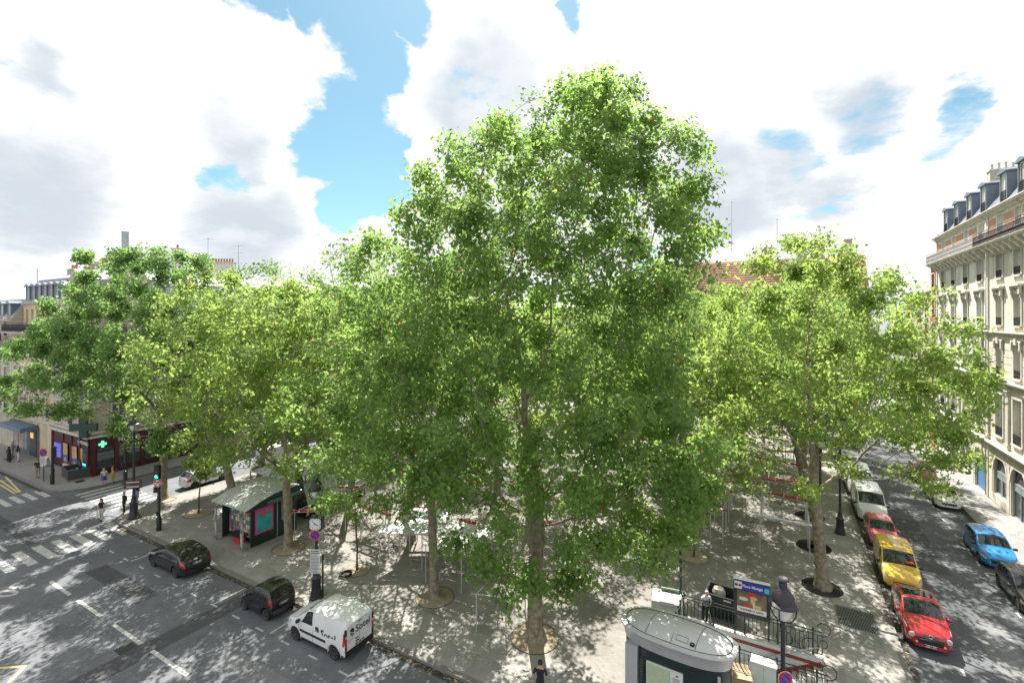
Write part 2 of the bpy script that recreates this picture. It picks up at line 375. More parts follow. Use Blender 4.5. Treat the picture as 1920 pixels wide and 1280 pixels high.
# manhole covers, storm grating in the right-hand pavement
M_iron = pm('cast_iron', (.07, .068, .065), .55, .6, var=.25, scale=20)
for x, y, z, w_ in ((*gp(17, 860, PZ).xy, PZ+.008, 1.3), (*gp(150, 902, PZ).xy, PZ+.008, .8), (*gp(236, 1215).xy, .012, .6)):
    struct(MB().box(-w_/2, w_/2, -.35, .35, -.01, 0).build('manhole_cover', M_iron, None, loc=(x, y, z)))
gx0, gx1, gy0, gy1 = 2.35, 4.1, 27.6, 30.9
gr = thing('pavement_grating', 'large steel bar grating set in the pavement beside the red car', 'grating', (gx0, gy0, PZ))
fr = MB().box(0, gx1-gx0, 0, .05, .004, .022).box(0, gx1-gx0, gy1-gy0-.05, gy1-gy0, .004, .022).box(0, .05, .05, gy1-gy0-.05, .004, .022).box(gx1-gx0-.05, gx1-gx0, .05, gy1-gy0-.05, .004, .022)
M_steel = pm('dull_steel', (.33, .34, .35), .45, .8, var=.2, scale=12)
fr.build('frame', M_steel, gr); MB().box(.05, gx1-gx0-.05, .05, gy1-gy0-.05, .002, .008).build('pit', pm('dark_pit', (.012, .012, .012), .9, var=0), gr)
bar = MB().box(-.012, .012, .05, gy1-gy0-.05, .008, .02).mesh('bar', M_steel)
for k in range(24): ob('bar', bar, gr, (.085+k*(gx1-gx0-.17)/23, 0, 0))
# ------------------------------------------------------------------ plane trees
def leaf_mat(name, ca, cb, cc, tr=.54):
    m = bpy.data.materials.new(name); m.use_nodes = True; t = m.node_tree; t.nodes.clear(); lk = t.links.new
    g = nd(t, 'ShaderNodeNewGeometry'); tc = nd(t, 'ShaderNodeTexCoord'); nz = nd(t, 'ShaderNodeTexNoise'); nz.inputs['Scale'].default_value = .55; nz.inputs['Detail'].default_value = 3
    lk(tc.outputs['Object'], nz.inputs['Vector']); mr = nd(t, 'ShaderNodeMapRange'); mr.inputs['From Min'].default_value = .3; mr.inputs['From Max'].default_value = .7; mr.inputs['To Max'].default_value = .55; lk(nz.outputs['Fac'], mr.inputs['Value'])
    ad = nd(t, 'ShaderNodeMath', operation='MULTIPLY_ADD'); ad.inputs[1].default_value = .42; lk(g.outputs['Random Per Island'], ad.inputs[0]); lk(mr.outputs[0], ad.inputs[2])
    cr = nd(t, 'ShaderNodeValToRGB'); lk(ad.outputs[0], cr.inputs[0])
    e = cr.color_ramp.elements; e[0].position = 0; e[0].color = (*ca, 1); e[1].position = .5; e[1].color = (*cb, 1); x = e.new(.97); x.color = (*cc, 1)
    au = nd(t, 'ShaderNodeMath', operation='GREATER_THAN'); au.inputs[1].default_value = .9965; lk(g.outputs['Random Per Island'], au.inputs[0])
    mc = nd(t, 'ShaderNodeMix', data_type='RGBA'); lk(au.outputs[0], mc.inputs['Factor']); lk(cr.outputs[0], mc.inputs['A']); mc.inputs['B'].default_value = (.24, .11, .035, 1)
    df = nd(t, 'ShaderNodeBsdfDiffuse'); lk(mc.outputs['Result'], df.inputs[0])
    hs = nd(t, 'ShaderNodeHueSaturation'); hs.inputs['Hue'].default_value = .488; hs.inputs['Saturation'].default_value = .95; hs.inputs['Value'].default_value = 2.6; lk(mc.outputs['Result'], hs.inputs['Color'])
    tl = nd(t, 'ShaderNodeBsdfTranslucent'); lk(hs.outputs[0], tl.inputs[0])
    m1 = nd(t, 'ShaderNodeMixShader'); m1.inputs[0].default_value = tr; lk(df.outputs[0], m1.inputs[1]); lk(tl.outputs[0], m1.inputs[2])
    gl = nd(t, 'ShaderNodeBsdfGlossy'); gl.inputs['Roughness'].default_value = .55; m2 = nd(t, 'ShaderNodeMixShader'); m2.inputs[0].default_value = .025; lk(m1.outputs[0], m2.inputs[1]); lk(gl.outputs[0], m2.inputs[2])
    o = nd(t, 'ShaderNodeOutputMaterial'); lk(m2.outputs[0], o.inputs[0]); return m
LEAF = [leaf_mat('plane_leaves', (.074, .148, .031), (.114, .199, .043), (.164, .242, .058)),
        leaf_mat('plane_leaves_bright', (.095, .162, .031), (.142, .216, .043), (.190, .254, .058)),
        leaf_mat('plane_leaves_deep', (.067, .138, .035), (.097, .183, .045), (.138, .219, .059))]
M_bark = pm('plane_bark', (.14, .11, .072), .85, var=.45, scale=4.2, col2=(.36, .315, .225), bump=.5, bscale=9, detail=7)
M_bark2 = pm('young_bark', (.12, .07, .045), .85, var=.3, scale=6, bump=.3)

def grow(seed, trunk_h, env, n_attr, r_base, step=.5, kill=.95, infl=4.2, lean=(0, 0), gap=.2):
    rg = np.random.default_rng(seed)
    wts = np.array([e[3]*e[4]*e[5]*(2.1 if e[3]*e[4]*e[5] < 45 else 1.) for e in env]); wts = wts/wts.sum(); A = []
    for e, wt in zip(env, wts):
        k = max(8, int(n_attr*wt)); u = rg.normal(size=(k, 3)); u /= np.linalg.norm(u, axis=1)[:, None]
        rad = rg.random(k)**(1/4.2)                                  # more twigs towards the outside of the crown
        A.append(np.array(e[:3]) + u*rad[:, None]*np.array(e[3:]))
    A = np.concatenate(A); A = A[A[:, 2] > 1.6]
    nh = int(len(A)*gap/9.); hc = A[rg.choice(len(A), nh)] if nh else A[:0]      # gaps between the leaf masses
    for c_ in hc: A = A[((A-c_)**2).sum(1) > rg.uniform(.7, 1.4)**2]
    nt_ = max(3, int(trunk_h/step)); P = [np.array([lean[0]*(i/nt_)**1.5+rg.normal()*.02, lean[1]*(i/nt_)**1.5+rg.normal()*.02, i*trunk_h/nt_]) for i in range(nt_+1)]
    par = [-1]+list(range(nt_)); P = np.array(P); par = list(par)
    act0 = max(1, nt_-4)
    best = np.full(len(A), 1e9); bi = np.zeros(len(A), int)
    def upd(new):
        nonlocal best, bi
        if len(A) == 0: return
        d = np.linalg.norm(A[:, None]-P[None, new], axis=2); j = d.argmin(1); dm = d[np.arange(len(A)), j]
        c = dm < best; best = np.where(c, dm, best); bi = np.where(c, np.array(new)[j], bi)
    upd(list(range(act0, len(P))))
    ndir = {}
    for it in range(110):
        if len(A) < 3: break
        rad = infl if it > 3 else 30.
        use = best < rad
        if not use.any():
            use = best < best.min()+2.
        vec = A-P[bi]; vec /= np.linalg.norm(vec, axis=1)[:, None]+1e-9
        acc = {}
        for i in np.nonzero(use)[0]: acc.setdefault(int(bi[i]), []).append(i)
        newP = []; newpar = []
        for node, idx in acc.items():
            d = vec[idx].mean(0)
            if np.linalg.norm(d) < .15: d = vec[idx[0]]
            d = d/np.linalg.norm(d); pp = par[node]
            if pp >= 0:
                pd = P[node]-P[pp]; pd /= np.linalg.norm(pd)+1e-9; d = d+.35*pd
            d = d + rg.normal(size=3)*.14 + np.array([0, 0, .10]); d /= np.linalg.norm(d)
            q = P[node]+d*step
            newP.append(q); newpar.append(node)
        if not newP: break
        n0 = len(P); P = np.concatenate([P, np.array(newP)]); par += newpar
        upd(list(range(n0, len(P))))
        keep = best > kill
        A = A[keep]; best = best[keep]; bi = bi[keep]
    par = np.array(par); n = len(P)
    kids = np.zeros(n, int)
    for i in range(1, n): kids[par[i]] += 1
    E = 2.35; r = np.zeros(n)
    for i in range(n-1, -1, -1):
        if kids[i] == 0: r[i] = .010**E
        if i > 0: r[par[i]] += r[i]
    r = r**(1/E); r *= 1.0
    s = min(3.0, r_base/r[0]); k = np.clip((r-.02)/(r[0]-.02), 0, 1); r = r*(1+(s-1)*k)
    # settle the kinks
    for _ in range(2):
        Q = P.copy(); cnt = np.ones(n)
        for i in range(1, n): Q[i] += P[par[i]]; cnt[i] += 1; Q[par[i]] += P[i]*(1. if kids[par[i]] == 1 else .3); cnt[par[i]] += (1. if kids[par[i]] == 1 else .3)
        Q /= cnt[:, None]; Q[0] = P[0]; P = .5*P+.5*Q
    tip = np.zeros(n, int)                                            # steps up from the twig tip
    for i in range(n-1, 0, -1): tip[par[i]] = max(tip[par[i]], tip[i]+1)
    return P, par, r, kids, tip

def wood_mesh(P, par, r, flare=1.7, ns=7):
    n = len(P); main = np.full(n, -1)
    for i in range(1, n):
        p = par[i]
        if main[p] < 0 or r[i] > r[main[p]]: main[p] = i
    d = np.zeros((n, 3)); d[0] = (0, 0, 1)
    for i in range(1, n): d[i] = P[i]-P[par[i]]
    for i in range(n):
        if main[i] >= 0 and i > 0: d[i] = d[i]+(P[main[i]]-P[i])
    d /= np.linalg.norm(d, axis=1)[:, None]+1e-9
    ref = np.tile(np.array([.3, 1., .05]), (n, 1)); a = np.cross(d, ref); a /= np.linalg.norm(a, axis=1)[:, None]+1e-9; b = np.cross(d, a)
    an = np.arange(ns)*2*pi/ns; ca, sa = np.cos(an), np.sin(an)
    rr = r.copy(); z = P[:, 2]; fl = 1+(flare-1)*np.exp(-np.maximum(z, 0)/.35)*(r > .5*r[0]); rr = rr*fl
    ring = P[:, None]+rr[:, None, None]*(ca[None, :, None]*a[:, None]+sa[None, :, None]*b[:, None])
    side = [i for i in range(1, n) if main[par[i]] != i]
    sidx = {i: n+k for k, i in enumerate(side)}
    r2 = np.array([min(rr[i]*1.15, rr[par[i]]) for i in side]) if side else np.zeros(0)
    ring2 = P[par[side]][:, None]+r2[:, None, None]*(ca[None, :, None]*a[side][:, None]+sa[None, :, None]*b[side][:, None])
    V_ = np.concatenate([ring.reshape(-1, 3), ring2.reshape(-1, 3)])
    lo = np.array([sidx.get(i, par[i]) for i in range(1, n)]); hi = np.arange(1, n); j = np.arange(ns); j2 = (j+1) % ns
    F = np.stack([lo[:, None]*ns+j, lo[:, None]*ns+j2, hi[:, None]*ns+j2, hi[:, None]*ns+j], axis=2).reshape(-1, 4)
    return V_, F
def np_mesh(name, V_, F, mat, smooth=True):
    me = bpy.data.meshes.new(name); k = F.shape[1]
    me.vertices.add(len(V_)); me.vertices.foreach_set('co', V_.astype(np.float32).ravel())
    me.loops.add(F.size); me.loops.foreach_set('vertex_index', F.astype(np.int32).ravel())
    me.polygons.add(len(F)); me.polygons.foreach_set('loop_start', np.arange(0, F.size, k, dtype=np.int32))
    try: me.polygons.foreach_set('loop_total', np.full(len(F), k, np.int32))
    except Exception: pass
    me.update(calc_edges=True); me.materials.append(mat)
    if smooth: me.polygons.foreach_set('use_smooth', np.ones(len(F), bool))
    return me
LV = np.array([(0, 0, 0), (.24, .02, -.02), (.56, .36, -.10), (.20, .46, .02), (0, 1.0, -.16), (-.20, .46, .02), (-.56, .36, -.10), (-.24, .02, -.02)], float)
LF = np.array([(0, 1, 3), (1, 2, 3), (0, 3, 5), (3, 4, 5), (0, 5, 7), (5, 6, 7)])
def leaf_mesh(name, seed, P, par, tip, count, size, mat, spread=.33):
    rg = np.random.default_rng(seed+99)
    tw = np.nonzero(tip <= 2)[0]; tw = tw[P[tw, 2] > 1.8]
    wt = np.where(tip[tw] == 0, 1.6, np.where(tip[tw] == 1, 1.0, .6))*rg.gamma(1.7, 1., len(tw)); wt /= wt.sum()
    ch = rg.choice(tw, count, p=wt); ctr = P[tw].mean(0)
    f = rg.random(count)[:, None]; pos = P[ch]*(1-f)+P[par[ch]]*f + np.clip(rg.normal(size=(count, 3)), -1.9, 1.9)*np.array([spread, spread, spread*.8])
    out = pos-ctr; out /= np.linalg.norm(out, axis=1)[:, None]+1e-9
    rv = rg.normal(size=(len(P), 3))*.5; nn = rg.normal(size=(count, 3))*.45 + rv[ch] + np.array([0, 0, .34]) + out*.42; nn /= np.linalg.norm(nn, axis=1)[:, None]
    tp = rg.normal(size=(count, 3))*.7 + out*.6 + np.array([0, 0, -.45]); tp -= nn*(tp*nn).sum(1)[:, None]; tp /= np.linalg.norm(tp, axis=1)[:, None]+1e-9
    sdv = np.cross(tp, nn); sz = (size*rg.uniform(.62, 1.3, count))[:, None, None]
    V_ = pos[:, None] + sz*(LV[None, :, 0:1]*sdv[:, None]+LV[None, :, 1:2]*tp[:, None]+LV[None, :, 2:3]*nn[:, None])
    F = (LF[None]+(np.arange(count)*len(LV))[:, None, None]).reshape(-1, 3)
    return np_mesh(name, V_.reshape(-1, 3), F, mat, smooth=False)
def cenv(lst):      # ellipsoids given in camera-aligned offsets (right, forward, up) to world offsets
    out = []
    for X, Y, z, rx, ry, rz in lst:
        p = c2w(X, Y); out.append((p.x, p.y, z, rx, ry, rz))
    return out
TREE_G = 'plane trees on the market square'
def make_tree(label, seed, loc, trunk_h, env, n_attr, n_leaf, r_base, size, mat, lean=(0, 0), name='plane_tree', spread=.35, kill=.95, gap=.24):
    P, par, r, kids, tip = grow(seed, trunk_h, env, n_attr, r_base, lean=lean, kill=kill, gap=gap)
    t = thing(name, label, 'tree', (loc[0], loc[1], PZ), 0, TREE_G)
    V_, F = wood_mesh(P, par, r); ob('trunk', np_mesh('trunk', V_, F, M_bark), t)
    cr = ob('crown', leaf_mesh('crown', seed, P, par, tip, n_leaf, size, mat, spread), t); cr['kind'] = 'stuff'
    return t
T = {}
T['A'] = make_tree('tallest plane tree in the centre with the thickest trunk and foliage hanging low', 11, (-10.4, 20.6), 6.4,
    cenv([(-1.2, 0, 12.6, 8.8, 6.8, 6.4), (.9, .3, 17.6, 7.9, 6.6, 6.2), (1.7, 0, 21.0, 6.6, 5.6, 5.0), (2.7, 0, 24.1, 3.4, 3.2, 3.2), (-1.0, -2.8, 7.1, 3.7, 2.8, 3.8), (4.3, -1.8, 7.1, 3.5, 2.7, 3.5), (5.4, -1.0, 9.0, 3.6, 3.0, 3.0), (-2.6, 0, 20.6, 4.3, 4.0, 4.0), (.4, -2.6, 6.8, 2.6, 1.8, 3.4), (-5.5, 0, 11.0, 4.6, 4.2, 4.4), (-5.2, 0, 17.0, 4.2, 3.8, 4.2)]),
    4300, 106000, .36, .195, LEAF[0], lean=(.1, .1), kill=.85, gap=.06, spread=.38)
T['B'] = make_tree('slim plane tree behind the white van with a bare pale trunk and long shadow', 22, (-16.7, 20.9), 5.0,
    cenv([(-2.0, 0, 10.8, 7.0, 6.0, 5.6), (-2.2, 0, 16.2, 5.4, 4.8, 4.0), (-2.8, -1.5, 7.4, 4.8, 3.6, 2.6)]), 1500, 15500, .24, .2, LEAF[0], lean=(-.5, .3))
T['H'] = make_tree('broad bright plane tree beside the yellow van, its bare trunk on a round grate', 33, (1.9, 32.5), 5.4,
    cenv([(0, 0, 12.2, 7.4, 6.8, 5.8), (-.5, 0, 16.2, 5.8, 5.4, 3.9), (3.2, -.5, 8.6, 4.4, 4.0, 3.2), (-3.5, -.5, 8.6, 4.2, 3.8, 3.6)]), 1700, 32000, .30, .2, LEAF[1], lean=(-.35, .2))
T['D'] = make_tree('dense dark plane tree behind the traffic light, shading the pharmacy corner', 44, (-45.9, 20.9), 5.6,
    cenv([(-1.5, 0, 12.6, 8.4, 7.5, 6.6), (-5.4, -1.5, 10.6, 5.8, 5.4, 4.6), (-1.0, 0, 18.2, 6.0, 5.6, 3.9), (1.5, -1.5, 7.0, 4.4, 3.6, 3.2), (-7.6, -1., 12.2, 3.6, 3.6, 3.2)]), 2100, 66000, .30, .21, LEAF[2], lean=(-.2, .2))
T['C'] = make_tree('yellow-green plane tree whose trunk leans in front of the newspaper kiosk', 55, (-28.7, 20.5), 5.2,
    cenv([(-.6, 0, 11.2, 6.8, 6.4, 5.6), (-.5, 0, 15.0, 5.2, 5.0, 3.4), (-1., -1., 7.2, 5.0, 4.2, 2.6)]), 1400, 13800, .26, .205, LEAF[1], lean=(-.9, .4))
others = [('C', -34.7, 20.7, 1.7, 1.03, 'plane tree with pale trunk rising behind the kiosk roof'),
          ('B', -22.4, 25.5, 2.4, .95, 'plane tree behind the grey stall roofs, trunk dark with shade'),
          ('C', -29.3, 26.1, 3.6, .98, 'plane tree with stout trunk just behind the clock post'),
          ('B', -35.3, 26.4, .9, 1.0, 'plane tree behind the white-roofed stair shelter'),
          ('C', -41.2, 26.4, 5.0, 1.0, 'plane tree behind the silver hatchback near the side street'),
          ('D', -43.2, 33.0, 2.1, .9, 'plane tree further up the side street kerb, nearest the pharmacy corner'),
          ('B', -43.2, 40.0, 4.1, 1.1, 'plane tree second along the side street kerb'),
          ('H', -43.2, 48.0, 1.1, 1.05, 'plane tree third along the side street kerb'),
          ('C', -43.2, 57.0, 2.6, 1.12, 'plane tree furthest along the side street kerb'),
          ('B', 1.75, 43.6, 3.3, 1.02, 'plane tree behind the bright right-hand tree, next along the right kerb'),
          ('C', 1.6, 49.6, .6, 1.05, 'third plane tree along the right-hand kerb'),
          ('H', 1.8, 58.0, 2.9, .95, 'fourth plane tree along the right-hand kerb'),
          ('B', 1.8, 66.5, 1.9, 1.1, 'fifth plane tree along the right-hand kerb'),
          ('C', 1.8, 75.0, 4.4, 1.1, 'last plane tree along the right-hand kerb'),
          ('C', -5.0, 38.0, 4.9, .92, 'inner plane tree among the red rolled awnings'),
          ('B', -5.2, 43.5, .2, .95, 'second inner plane tree among the red rolled awnings'),
          ('C', -5.0, 52.0, 2.2, 1.0, 'third inner plane tree behind the market stalls'),
          ('H', -6.0, 61.0, 4.6, .95, 'fourth inner plane tree behind the market stalls'),
          ('B', -12.0, 70.0, 1.0, 1.1, 'far plane tree at the end of the square, right of centre'),
          ('C', -20.0, 72.0, 3.0, 1.12, 'far plane tree at the end of the square behind the tallest tree'),
          ('H', -28.0, 72.0, 5.2, 1.0, 'far plane tree at the end of the square, left of centre'),
          ('B', -36.0, 72.0, .5, 1.1, 'far plane tree at the end of the square, furthest left'),
          ('C', -16.6, 32.2, .3, .95, 'plane tree in the middle of the market floor behind the slim tree'),
          ('B', -10.8, 38.5, 3.9, .98, 'plane tree in the middle of the market floor behind the tallest tree'),
          ('C', -23.0, 38.0, 2.0, 1.0, 'plane tree in the middle of the market floor, left of the tallest tree'),
          ('H', -14.0, 50.0, 5.6, .98, 'plane tree deep in the square right behind the tallest tree'),
          ('B', -26.0, 50.0, .7, 1.05, 'plane tree deep in the square left of the tallest tree'),
          ('C', -34.0, 42.0, 4.0, 1.02, 'plane tree deep in the square behind the kiosk')]
for k, x, y, rz, s, lab in others:
    copy_tree(T[k], (x, y, PZ), rz, (s, s, s*rnd.uniform(.95, 1.04)), lab)
# young trees
def sapling(label, seed, loc, h=4.6, crown=.9, lean=(0, 0), leaves=900):
    P, par, r, kids, tip = grow(seed, h*.5, [(lean[0], lean[1], h*.78, crown, crown, h*.24)], 60, .05, step=.3, kill=.4, infl=2.2, lean=lean, gap=0)
    t = thing('young_tree', label, 'tree', (loc[0], loc[1], PZ), 0, 'young trees on the square')
    V_, F = wood_mesh(P, par, np.minimum(r, .06), ns=6); ob('trunk', np_mesh('trunk', V_, F, M_bark2), t)
    cr = ob('crown', leaf_mesh('crown', seed, P, par, tip, leaves, .2, LEAF[1], .22), t); cr['kind'] = 'stuff'; return t
sapling('thin young tree with sparse leaves between the clock post and the grey stall roof', 71, (-22.6, 20.8), 5.0, .7, (-.1, 0), 260)
sapling('young tree with reddish stem between the traffic light and the kiosk', 72, (-40.0, 20.7), 5.2, 1.2, (.3, 0), 1500)
sapling('young tree behind the tallest trunk in a round sandy pit', 73, (-10.9, 26.6), 5.5, 1.2, (.1, 0), 900)
sapling('young tree with pale stem left of the right-hand stalls', 74, (-5.0, 32.6), 5.4, 1.4, (-.1, 0), 1300)
# tree pits and grates
M_sand = ground_mat('tree_pit_sand', (.24, .195, .14), (.34, .285, .21), speck=.25, patch=.4, crack=False)
def pit(label, x, y, r=1.0):
    t = thing('tree_pit', label, 'tree pit', (x, y, PZ), 0, 'round sandy tree pits')
    MB().lathe([(0, .012), (r*.5, .016), (r, .009)], n=28).build('sand', M_sand, t)
    MB().path([(r*cos(a*pi/16), r*sin(a*pi/16), .012) for a in range(32)], .018, 5, True).build('steel_ring', M_iron, t)
pit('sandy ring round the foot of the tallest tree', -10.4, 20.6, 1.15); pit('sandy ring round the slim tree behind the white van', -16.7, 20.9, 1.05)
pit('sandy ring round the young tree behind the tallest trunk', -10.9, 26.6, 1.0); pit('sandy ring round the young tree left of the right-hand stalls', -5.0, 32.6, .9)
pit('sandy ring round the young tree by the clock post', -22.6, 20.8, .8); pit('sandy ring round the tree leaning by the kiosk', -28.7, 20.5, 1.0)
pit('sandy ring round the young tree left of the kiosk', -40.0, 20.7, 1.0); pit('sandy ring round the dark tree behind the traffic light', -45.2, 20.9, .62)
def grate(label, x, y):
    t = thing('tree_grate', label, 'tree grate', (x, y, PZ), 0, 'round cast-iron tree grates')
    MB().lathe([(0, .008), (1.0, .008)], n=28).build('pit', pm('grate_soil', (.19, .175, .155), .9, var=.3, scale=8), t)
    for k, r in enumerate((.42, .54, .66, .78, .90, 1.0)): MB().path([(r*cos(a*pi/16), r*sin(a*pi/16), .014) for a in range(32)], .022, 4, True).build('ring', M_iron, t)
grate('round iron grate at the foot of the bright right-hand tree', 1.9, 32.5); grate('empty round iron grate behind the bright right-hand tree', 1.75, 38.0); grate('round iron grate of the second tree along the right-hand kerb', 1.75, 43.6)

# fallen leaves and grit on the ground, thickest along the gutters
def litter():
    rg = np.random.default_rng(5); n = 1500
    xs = np.concatenate([rg.uniform(-44, 4.5, n), rg.uniform(-44, 4, 700), rg.normal(KX+.15, .12, 500), rg.uniform(KX, KX2, 250)]); ys = np.concatenate([rg.uniform(17, 46, n), rg.normal(KY-.16, .10, 700), rg.uniform(20, 60, 500), rg.uniform(22, 60, 250)])
    hole = (xs > HX0-.6) & (xs < HX1+.6) & (ys > HY0-.6) & (ys < HY1+.6); xs, ys = xs[~hole], ys[~hole]
    zs = np.where((ys > KY) & (xs < KX), PZ+.014, .014); k = len(xs); a = rg.uniform(0, 6.28, k); sz = rg.uniform(.05, .13, k)[:, None, None]
    sd_ = np.stack([np.cos(a), np.sin(a), rg.normal(0, .12, k)], 1); tp = np.stack([-np.sin(a), np.cos(a), rg.normal(0, .12, k)], 1)
    V_ = np.stack([xs, ys, zs], 1)[:, None]+sz*(LV[None, :, 0:1]*sd_[:, None]+LV[None, :, 1:2]*tp[:, None]); V_[:, :, 2] = np.maximum(V_[:, :, 2], zs[:, None]-.004)
    F = (LF[None]+(np.arange(k)*len(LV))[:, None, None]).reshape(-1, 3)
    o = ob('fallen_leaves', np_mesh('fallen_leaves', V_.reshape(-1, 3), F, pm('dry_leaf', (.20, .125, .055), .8, var=.5, scale=.8, col2=(.33, .26, .11)), False)); tag(o, 'dry leaves scattered over the pavement and along the kerbs', 'leaves', kind='stuff')
litter()
# ------------------------------------------------------------------ buildings
M_cream = pm('limestone_cream', (.62, .58, .49), .85, var=.12, scale=1.2, bump=.15, bscale=30, streak=.28)
M_cream2 = pm('limestone_pale', (.66, .645, .60), .85, var=.08, scale=1.2, bump=.15, bscale=30, streak=.28)
M_lstone = pm('limestone_warm', (.66, .53, .36), .85, var=.14, scale=.9, bump=.15, bscale=30, streak=.28)
M_lstone2 = pm('limestone_grey', (.52, .475, .39), .85, var=.14, scale=.9, bump=.15, bscale=30, streak=.28)
M_trim = pm('stone_trim', (.60, .57, .51), .8, var=.14, scale=3, bump=.15, streak=.3)
M_slate = pm('slate_roof', (.17, .19, .225), .45, var=.25, scale=5, bump=.3, bscale=25)
M_zinc = pm('zinc', (.36, .39, .42), .4, .5, var=.15, scale=2)
M_blue_zinc = pm('painted_zinc', (.15, .19, .24), .45, .2, var=.15, scale=3)
M_wframe = pm('window_white', (.72, .72, .70), .5, var=.05)
M_wglass = glass_mat('window_glass', (.075, .088, .095), .06)
M_curt = pm('window_curtain', (.50, .51, .50), .3, var=.25, scale=2.2)
M_rail = pm('iron_rail', (.022, .023, .026), .5, .3, var=.1)
M_brick = pm('brick_panel', (.47, .28, .20), .85, var=.2, scale=8)
M_redb = pm('red_brick_wall', (.42, .13, .065), .85, var=.2, scale=5)
M_clay = pm('clay_pot', (.38, .15, .09), .8, var=.25, scale=6)
M_chim = pm('chimney_render', (.42, .39, .34), .9, var=.25, scale=2, bump=.2)
M_tile = pm('roof_tile', (.33, .17, .12), .85, var=.25, scale=3)
M_shut = pm('shutter', (.55, .53, .47), .6, var=.1)

M_shop = glass_mat('shop_glass', (.05, .06, .062), .05)
class Face:
    """a facade plane: a runs along it, z up, d out of the wall"""
    def __init__(s, o, ax, n): s.o = Vector(o); s.ax = Vector(ax); s.n = Vector(n)
    def __call__(s, a, z, d=0.): return s.o + s.ax*a + s.n*d + Vector((0, 0, z))
    def box(s, m, a0, a1, z0, z1, d0, d1):
        P = [s(a, z, d) for d in (d0, d1) for a, z in ((a0, z0), (a1, z0), (a1, z1), (a0, z1))]
        return m.add(P, [(0,3,2,1),(4,5,6,7),(0,1,5,4),(1,2,6,5),(2,3,7,6),(3,0,4,7)])
WC = {}
def fmesh(key, fn, mats):        # shared mesh, made once for each size
    if key not in WC:
        m = MB(); fn(m); WC[key] = m.mesh(key[0], mats)
    return WC[key]
def wall_with_holes(face, a0, a1, z0, z1, holes, depth=.28):
    """wall plane with recessed rectangular or round-headed openings"""
    m = MB(); As = sorted({a0, a1, *[h[0] for h in holes], *[h[1] for h in holes]}); Zs = sorted({z0, z1, *[h[2] for h in holes], *[h[3] for h in holes]})
    inside = lambda a, z: any(h[0] < a < h[1] and h[2] < z < h[3] for h in holes)
    for i in range(len(As)-1):
        for j in range(len(Zs)-1):
            if inside((As[i]+As[i+1])/2, (Zs[j]+Zs[j+1])/2): continue
            m.quad(face(As[i], Zs[j]), face(As[i+1], Zs[j]), face(As[i+1], Zs[j+1]), face(As[i], Zs[j+1]))
    for h in holes:
        c = [(h[0], h[2]), (h[1], h[2]), (h[1], h[3]), (h[0], h[3])]
        for k in range(4):
            p, q = c[k], c[(k+1) % 4]; m.quad(face(*p), face(*q), face(*q, -depth), face(*p, -depth))
        if len(h) > 4 and h[4]:                         # fill the corners above a round head
            r = (h[1]-h[0])/2; cx = (h[0]+h[1])/2; zc = h[3]-r
            for sg in (-1, 1):
                pts = [(cx+sg*r*cos(t*pi/12), zc+r*sin(t*pi/12)) for t in range(7)]
                poly = [(cx+sg*r, h[3])]+pts if sg > 0 else [(cx+sg*r, h[3])]+pts
                m.quad(*[face(a, z, .001) for a, z in poly]); m.quad(*[face(a, z, -.1) for a, z in poly])
                for p, q in zip(pts, pts[1:]): m.quad(face(*p, .001), face(*q, .001), face(*q, -.1), face(*p, -.1))
    return m
